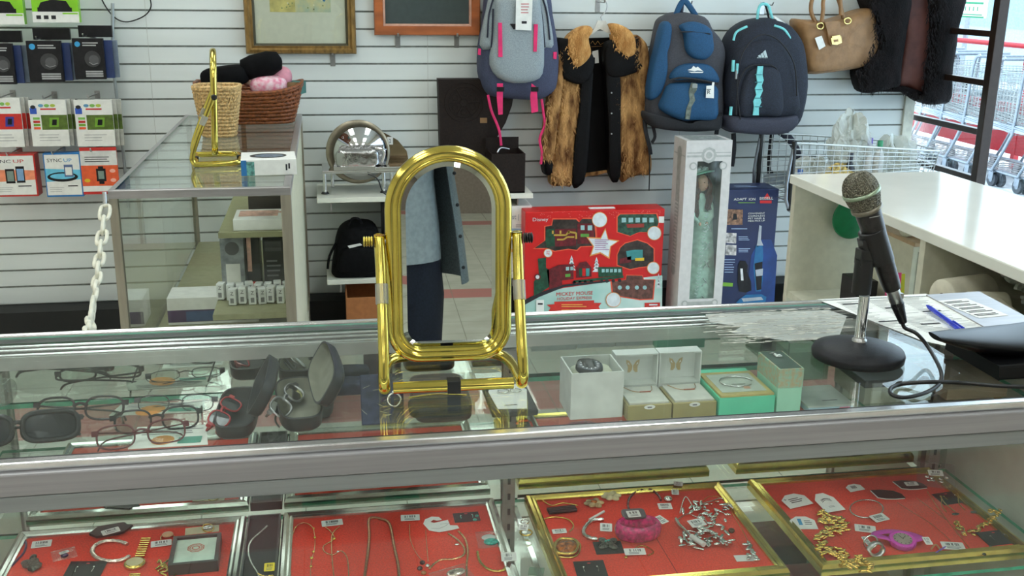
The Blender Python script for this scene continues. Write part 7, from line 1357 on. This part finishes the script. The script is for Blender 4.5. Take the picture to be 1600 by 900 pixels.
# ---------------------------------------------------------------- shopping cart behind the desk
WIRE = mat('cart_wire', (186, 188, 186), .28, .95); GUN = mat('cart_frame', (150, 156, 164), .3, .9)
def cart(label, loc, rz, L=.80, W=.46, zb=.44, zt=.92, group=None, handle=True):
    """basket length along +y from the handle end at y = 0"""
    t = thing('shopping_cart', label, 'shopping cart', loc, rz, group); r = .0028; red = False
    def side(q, s): return V(s*W/2*(1-.12*q), L*q, 0)
    nz = 10
    for s in (-1, 1):
        b = B()
        for k in range(nz+1):
            q = k/nz; z0_ = zb+.03*0+(zt-zb)*q; b.tube([side(0, s)+V(0, 0, z0_), side(1, s)*(1)+V(0, -.02+.05*q, zb+.08+(zt-zb-.13)*q)], r*(1.9 if k in (0, nz) else .8), WIRE, 4)
        for k in range(19): q = k/18; p = side(q, s); b.tube([p+V(0, 0, zb+.08*q), p+V(0, .0, zt-.05*q)], r*.7, WIRE, 4)
        b.build('side_grid', t, local=True)
    b = B()
    for k in range(9): x = -W/2+W*k/8; b.tube([V(x, 0, zb), V(x*.88, L, zb+.08)], r*.8, WIRE, 4)
    for k in range(12): q = k/11; w_ = W/2*(1-.12*q); b.tube([V(-w_, L*q, zb+.08*q), V(w_, L*q, zb+.08*q)], r*.8, WIRE, 4)
    b.build('bottom_grid', t, local=True)
    b = B()
    for k in range(9): q = k/8; z_ = zb+.08+(zt-zb-.13)*q; w_ = W/2*.88; b.tube([V(-w_, L+(.03*q), z_), V(w_, L+.03*q, z_)], r*.9, WIRE, 4)
    for k in range(9): x = (-W/2+W*k/8)*.88; b.tube([V(x, L, zb+.08), V(x, L+.03, zt-.05)], r*.8, WIRE, 4)
    b.build('front_grid', t, local=True)
    b = B()
    for s in (-1, 1):
        x = s*(W/2+.014)
        if not handle: b.tube([V(x, -.012, zt+.01), V(x, -.010, zb-.03), V(x*.9, .30, zb-.06), V(x*.8, .50, .20), V(x*.8, L, .14)], .008, GUN, 8, n=5); b.tube([V(x, -.012, zt+.01), V(x, -.010, zb-.03)], .011, BLACK, 8); continue
        b.tube([V(x, -.10, 1.0), V(x, -.08, 1.01), V(x, -.02, .93), V(x, .02, .50), V(x, .05, .40), V(x, .20, .16), V(x, .28, .13), V(x*.8, .86, .13)], .0125, GUN, 8, n=5)
        b.tube([V(x, .03, zb+.03), V(x, .40, zb+.06), V(x*.9, L, zb+.08)], .010, GUN, 8)
    b.build('frame', t, local=True)
    for s in (-1, 1): b = B(); b.boxc((s*(W/2+.010), L*.52, zb+.045), (.006, L, .055), mat('cart_band', (176, 186, 196), .35, .6)); b.build('side_band', t, local=True)
    b = B(); handle and b.tube([V(-W/2-.014, -.095, 1.005), V(W/2+.014, -.095, 1.005)], .0135, mat('cart_handle', (140, 150, 160) if not red else (200, 40, 40), .35), 10); handle and b.build('handle', t, local=True)
    b = B()
    for k in range(7): x = -W/2*.9+W*.9*k/6; b.tube([V(x, .26, .135), V(x*.85, .86, .135)], r*.9, WIRE, 4)
    for k in range(7): b.tube([V(-W/2*.9, .28+.09*k, .135), V(W/2*.9, .28+.09*k, .135)], r*.9, WIRE, 4)
    b.build('lower_rack', t, local=True)
    for x, y in ((-W/2, .22), (W/2, .22), (-W/2*.82, .84), (W/2*.82, .84)):
        b = B(); b.cyl((x-.014, y, .055), (x+.014, y, .055), .055, mat('caster_tyre', (60, 64, 70), .5), 20); b.cyl((x-.0155, y, .055), (x+.0155, y, .055), .022, GUN, 12); b.box((x-.020, y-.03, .055), (x-.016, y+.03, .13), GUN); b.box((x+.016, y-.03, .055), (x+.020, y+.03, .13), GUN); b.box((x-.02, y-.03, .118), (x+.02, y+.03, .13), GUN); b.build('caster', t, local=True)
    return t
a = PY(1203, 215, 4.62)
cart_in = cart('wire shopping cart full of plastic bags parked at the slatwall behind the desk', V(2.03, 4.52, 0), math.radians(-90), L=.68, W=.34, zb=.60, zt=.87, handle=False)
for lb, c_, d_, sd, m_ in (('tall crumpled clear bag standing up in the middle of the parked cart', (2.38, 4.52, .80), (.09, .09, .15), 3, BAG), ('crumpled white bag at the right end of the parked cart', (2.58, 4.50, .72), (.12, .10, .12), 7, BAG), ('clear bag with papers at the left end of the parked cart', (2.20, 4.50, .66), (.10, .10, .10), 11, BAG)):
    b = B(); crumple(b, V(*c_), d_, m_, amp=.5, seed=sd); b.build('plastic_bag', label=lb, cat='bag', group='plastic bags in the parked cart')
b = B(); crumple(b, V(2.30, 4.44, .68), (.10, .05, .075), mat('waffle_yellow', (214, 186, 110), .8, var=.3, sc=70), amp=.15, seed=5); b.build('cloth', label='yellow checked cloth among the bags in the parked cart', cat='cloth')
for k, (x, y, z_, h_, c_, lb) in enumerate(((2.34, 4.43, .62, .19, (40, 44, 56), 'dark upright bottle between the bags in the parked cart'), (2.45, 4.47, .70, .17, (90, 60, 160), 'purple capped bottle in the parked cart'), (2.49, 4.45, .68, .18, (40, 140, 96), 'green capped bottle in the parked cart'), (2.12, 4.47, .56, .17, (50, 90, 160), 'blue labelled bottle at the left end of the parked cart'))):
    b = B(); b.lathe([(.001, -.1), (.022, -.1), (.024, h_*.6), (.010, h_*.78), (.010, h_*.85)], V(x, y, z_), mat('bottle_white', (220, 220, 216), .4) if k else mat('bottle_dark', c_, .3)); b.lathe([(.012, h_*.8), (.012, h_), (.001, h_)], V(x, y, z_), mat('bottle_cap_%d' % k, c_, .4)); b.build('bottle', label=lb, cat='bottle')

# ---------------------------------------------------------------- outside the window
B().box((WX+.12, -4, -.06), (60, 60, -.002), mat('pavement', (216, 220, 224), .7, var=.06, sc=2)).build('outdoor_pavement', kind='structure')
c0 = None
for k in range(11):
    y = 6.42+.335*k; lb = 'grey wire shopping cart outside the window, %s from the near end of the nested row' % ('first second third fourth fifth sixth seventh eighth ninth tenth eleventh'.split()[k])
    if c0 is None: c0 = cart(lb, V(5.52, y, -.002), 0, group='nested carts outside the window')
    else: dup(c0, lb, V(5.52, y, -.002))
RDC = mat('corral_red', (206, 30, 44), .4)
t = thing('cart_corral', 'red cart corral panel and rail behind the nested carts', 'cart corral', V(6.0, 8.2, 0)); B().box((5.98, 5.6, .12), (6.02, 11.4, .56), RDC).build('panel', t, bevel=.01); b = B(); b.tube([V(5.99, 5.5, 1.06), V(5.99, 11.5, 1.06)], .025, RDC, 10); b.build('rail', t)
for y in (5.55, 8.4, 11.4): B().box((5.975, y-.025, -.002), (6.025, y+.025, 1.06), RDC).build('post', t)
def vehicle(label, x, y0, y1, m_, h=1.62):
    t = thing('parked_car', label, 'car', V(x+.9, (y0+y1)/2, 0)); L_ = y1-y0; prof = [(0, .30), (.01, .75), (.06, .92), (.22, 1.00), (.33, h-.05), (.42, h), (.80, h-.02), (.93, 1.05), (.995, .95), (1, .32)]
    rings = []
    for s, inset in ((0, .10), (.06, .0), (.5, -.0), (.94, .0), (1, .10)):
        rings.append([V(x+1.8*s, y0+L_*q+(0 if z_ < 1.02 else 0), z_ if z_ < 1.02 else z_-inset*.3) for q, z_ in prof])
    b = B(); b.loft(rings, m_, smooth=False); b.build('body', t, bevel=.04)
    b = B(); b.prism([(y0+L_*.26, 1.02), (y0+L_*.345, h-.12), (y0+L_*.56, h-.08), (y0+L_*.56, 1.02)], (x-.012, 0, 0), (0, 1, 0), (0, 0, 1), (.01, 0, 0), mat('car_glass', (150, 186, 196), .12)); b.prism([(y0+L_*.58, 1.02), (y0+L_*.58, h-.08), (y0+L_*.79, h-.12), (y0+L_*.88, 1.04)], (x-.012, 0, 0), (0, 1, 0), (0, 0, 1), (.01, 0, 0), mat('car_glass', 0)); b.build('side_windows', t)
    for q in (.19, .80):
        b = B(); b.cyl((x-.02, y0+L_*q, .33), (x+.2, y0+L_*q, .33), .33, mat('tyre', (30, 30, 32), .7), 28); b.cyl((x-.03, y0+L_*q, .33), (x+.0, y0+L_*q, .33), .21, mat('rim_silver', (190, 194, 198), .3, .9), 20); b.build('wheel', t)
    b = B(); b.rbox(V(x-.10, y0+L_*.30, 1.08), (.14, .22, .16), m_, sq=.6); b.build('door_mirror', t)
vehicle('silver blue parked car beyond the shopping carts', 9.2, 11.0, 15.6, mat('car_silver_blue', (176, 206, 216), .25, .2))
vehicle('pale parked van farther off beyond the shopping carts', 12.6, 15.6, 20.8, mat('car_white', (206, 216, 222), .3), 1.9)
t = thing('window_notice', 'white and green notice standing behind the shopping carts', 'sign', V(6.3, 9.9, 0)); p = [PX(1488, 2, 6.3), PX(1540, 4, 6.3), PX(1540, 30, 6.3), PX(1488, 26, 6.3)]
y_a, y_b, z_a, z_b = p[1].y, p[0].y, p[3].z, p[0].z+.1
B().box((6.3, y_a, z_a), (6.33, y_b, z_b), WHITE).build('board', t, bevel=.004); b = B(); f = F((6.2995, y_b, z_a), (0, y_a-y_b, 0), (0, 0, z_b-z_a), b)
f.rect(.0, .0, 1, .06, mat('sign_green', (40, 150, 100), .5), 1); f.rect(.05, .52, .95, .60, mat('sign_green', 0), 1); f.rect(.05, .1, .95, .14, mat('sign_green', 0), 1)
for k in range(5): f.rect(.3+.12*k, .26, .33+.12*k, .42, mat('sign_green', 0), 1)
b.build('print', t); B().box((6.305, (y_a+y_b)/2-.03, -.002), (6.325, (y_a+y_b)/2+.03, z_a), GUN).build('post', t)

# ---------------------------------------------------------------- the person taking the photograph, seen in the vanity mirror
PXC, PYC = .055, -.42
t = thing('person', 'person in an open denim shirt and dark jeans holding up a phone', 'person', V(PXC, PYC, 0))
SKIN = mat('skin', (206, 158, 130), .5, var=.05); 
def skinned(name, verts, edges, radii, m, parent, sub=2):
    me = bpy.data.meshes.new(name); W = WM[parent.as_pointer()]; me.from_pydata([tuple(W @ Vector(v)) for v in verts], edges, []); o = bpy.data.objects.new(name, me); COL.objects.link(o); o.parent = parent
    me.materials.append(m); md = o.modifiers.new('skin', 'SKIN'); md.use_smooth_shade = True
    for i, r_ in enumerate(radii): sv = me.skin_vertices[0].data[i]; sv.radius = (r_, r_) if not isinstance(r_, tuple) else r_; sv.use_root = (i == 0)
    s_ = o.modifiers.new('sub', 'SUBSURF'); s_.levels = 1; s_.render_levels = sub; KEEP.append(o); return o
vs, es, rs = [], [], []
def jt(p, r_, par=None):
    vs.append(V(PXC, PYC, 0)+V(*p)); rs.append(r_); i = len(vs)-1
    if par is not None: es.append((par, i))
    return i
pel = jt((0, 0, .98), (.15, .10)); sp_ = jt((0, 0, 1.14), (.13, .095), pel); ch = jt((0, .01, 1.33), (.15, .105), sp_); nk = jt((0, .0, 1.48), .055, ch); hd0 = jt((0, .02, 1.56), .075, nk); jt((0, .03, 1.66), .085, hd0)
hx = -PXC
for s in (-1, 1):
    sh_ = jt((s*.17, 0, 1.41), .055, ch); el = jt((s*.25, .17, 1.22), .042, sh_); wr = jt((hx+s*.105, .30, 1.44), .026, el); pm = jt((hx+s*.085, .345, 1.50), (.034, .018), wr)
    for k in range(4):
        a0 = jt((hx+s*(.070-.002*k), .362, 1.475+.022*k), .0085, pm); a1 = jt((hx+s*.055, .385, 1.475+.022*k), .0080, a0); jt((hx+s*(.038+.004*k), .392, 1.477+.022*k), .0070, a1)
    th_ = jt((hx+s*.070, .345, 1.545), .0095, pm); jt((hx+s*.045, .352, 1.555), .008, th_)
    hp_ = jt((s*.10, 0, .90), .085, pel); kn = jt((s*.11, .02, .50), .058, hp_); an = jt((s*.115, -.02, .09), .038, kn); jt((s*.125, .12, .035), .036, an)
skinned('body', vs, es, rs, SKIN, t)
def ringE(z_, a, c, y_=0, x_=0, n=32, a0=0, a1=2*PI): return [V(PXC+x_+a*math.cos(a0+(a1-a0)*k/n), PYC+y_+c*math.sin(a0+(a1-a0)*k/n), z_) for k in range(n if a1-a0 > 6.2 else n+1)]
TEE = mat('tee_grey', (176, 186, 196), .8, var=.06, sc=60); DEN = mat('denim_shirt', (124, 136, 146), .8, var=.12, sc=200); JN = mat('jeans_navy', (26, 32, 52), .8, var=.15, sc=150)
b = B(); b.loft([ringE(.84, .195, .150), ringE(.95, .190, .145), ringE(1.10, .175, .135), ringE(1.28, .185, .140), ringE(1.40, .190, .125), ringE(1.46, .09, .075)], TEE, caps=False); b.build('tee_shirt', t)
b = B(); A0, A1 = math.radians(155), math.radians(385); rg = []
for z_, a, c in ((.765, .285, .20), (.95, .265, .185), (1.15, .235, .165), (1.32, .228, .162), (1.42, .205, .140), (1.475, .10, .085)): rg.append(ringE(z_, a, c, a0=A0, a1=A1, n=36)+ringE(z_, a-.004, c-.004, a0=A0, a1=A1, n=36)[::-1])
b.loft(rg, DEN, caps=True); b.build('denim_shirt', t)
for s in (-1, 1): b = B(); b.tube([V(PXC+s*.165, PYC, 1.42), V(PXC+s*.255, PYC+.165, 1.215), V(s*.118, PYC+.275, 1.405)], [.075, .062, .045], DEN, 16, n=1); b.build('shirt_sleeve', t)
for k in range(6): b = B(); z_ = .82+.1*k; a = math.radians(383-360); b.ell(V(PXC+(.284-.009*k)*math.cos(a), PYC+(.205-.007*k)*math.sin(a), z_), (.006, .003, .006), mat('button_dark', (40, 44, 54), .4), 8); b.build('button', t)
b = B(); b.loft([ringE(.70, .175, .13), ringE(.86, .18, .135), ringE(.97, .172, .13), ringE(1.04, .165, .125)], JN); b.build('jeans_seat', t)
for s in (-1, 1): b = B(); b.tube([V(PXC+s*.095, PYC, .88), V(PXC+s*.105, PYC+.01, .72), V(PXC+s*.11, PYC+.02, .50), V(PXC+s*.115, PYC, .28), V(PXC+s*.115, PYC-.02, .075)], [.095, .098, .078, .070, .072], JN, 18, n=1); b.build('jeans_leg', t); b = B(); b.rbox(V(PXC+s*.122, PYC+.065, .045), (.10, .28, .088), BLKL, sq=.6); b.build('shoe', t)
b = B(); b.rbox(V(PXC, PYC+.015, 1.70), (.185, .20, .17), mat('hair_brown', (60, 42, 32), .6, var=.3, sc=90), sq=.9, n=6); b.build('hair', t)
b = B(); b.rbox(V(PXC, PYC+.128, 1.625), (.024, .03, .045), SKIN, sq=.8)
for s in (-1, 1): b.ell(V(PXC+s*.032, PYC+.108, 1.650), (.013, .008, .007), mat('eye_white', (226, 226, 220), .3), 12); b.ell(V(PXC+s*.032, PYC+.115, 1.650), (.005, .004, .005), PBLK, 8); b.ell(V(PXC+s*.098, PYC+.02, 1.635), (.012, .018, .03), SKIN, 12)
b.ell(V(PXC, PYC+.112, 1.590), (.024, .008, .006), mat('lips', (170, 96, 88), .5), 12); b.build('face', t)
b = B(); b.box((-.072, -.030, 1.493), (.072, -.022, 1.567), BLACK); b.build('smartphone', label='black smartphone held sideways in both hands of the person', cat='phone', bevel=.004)
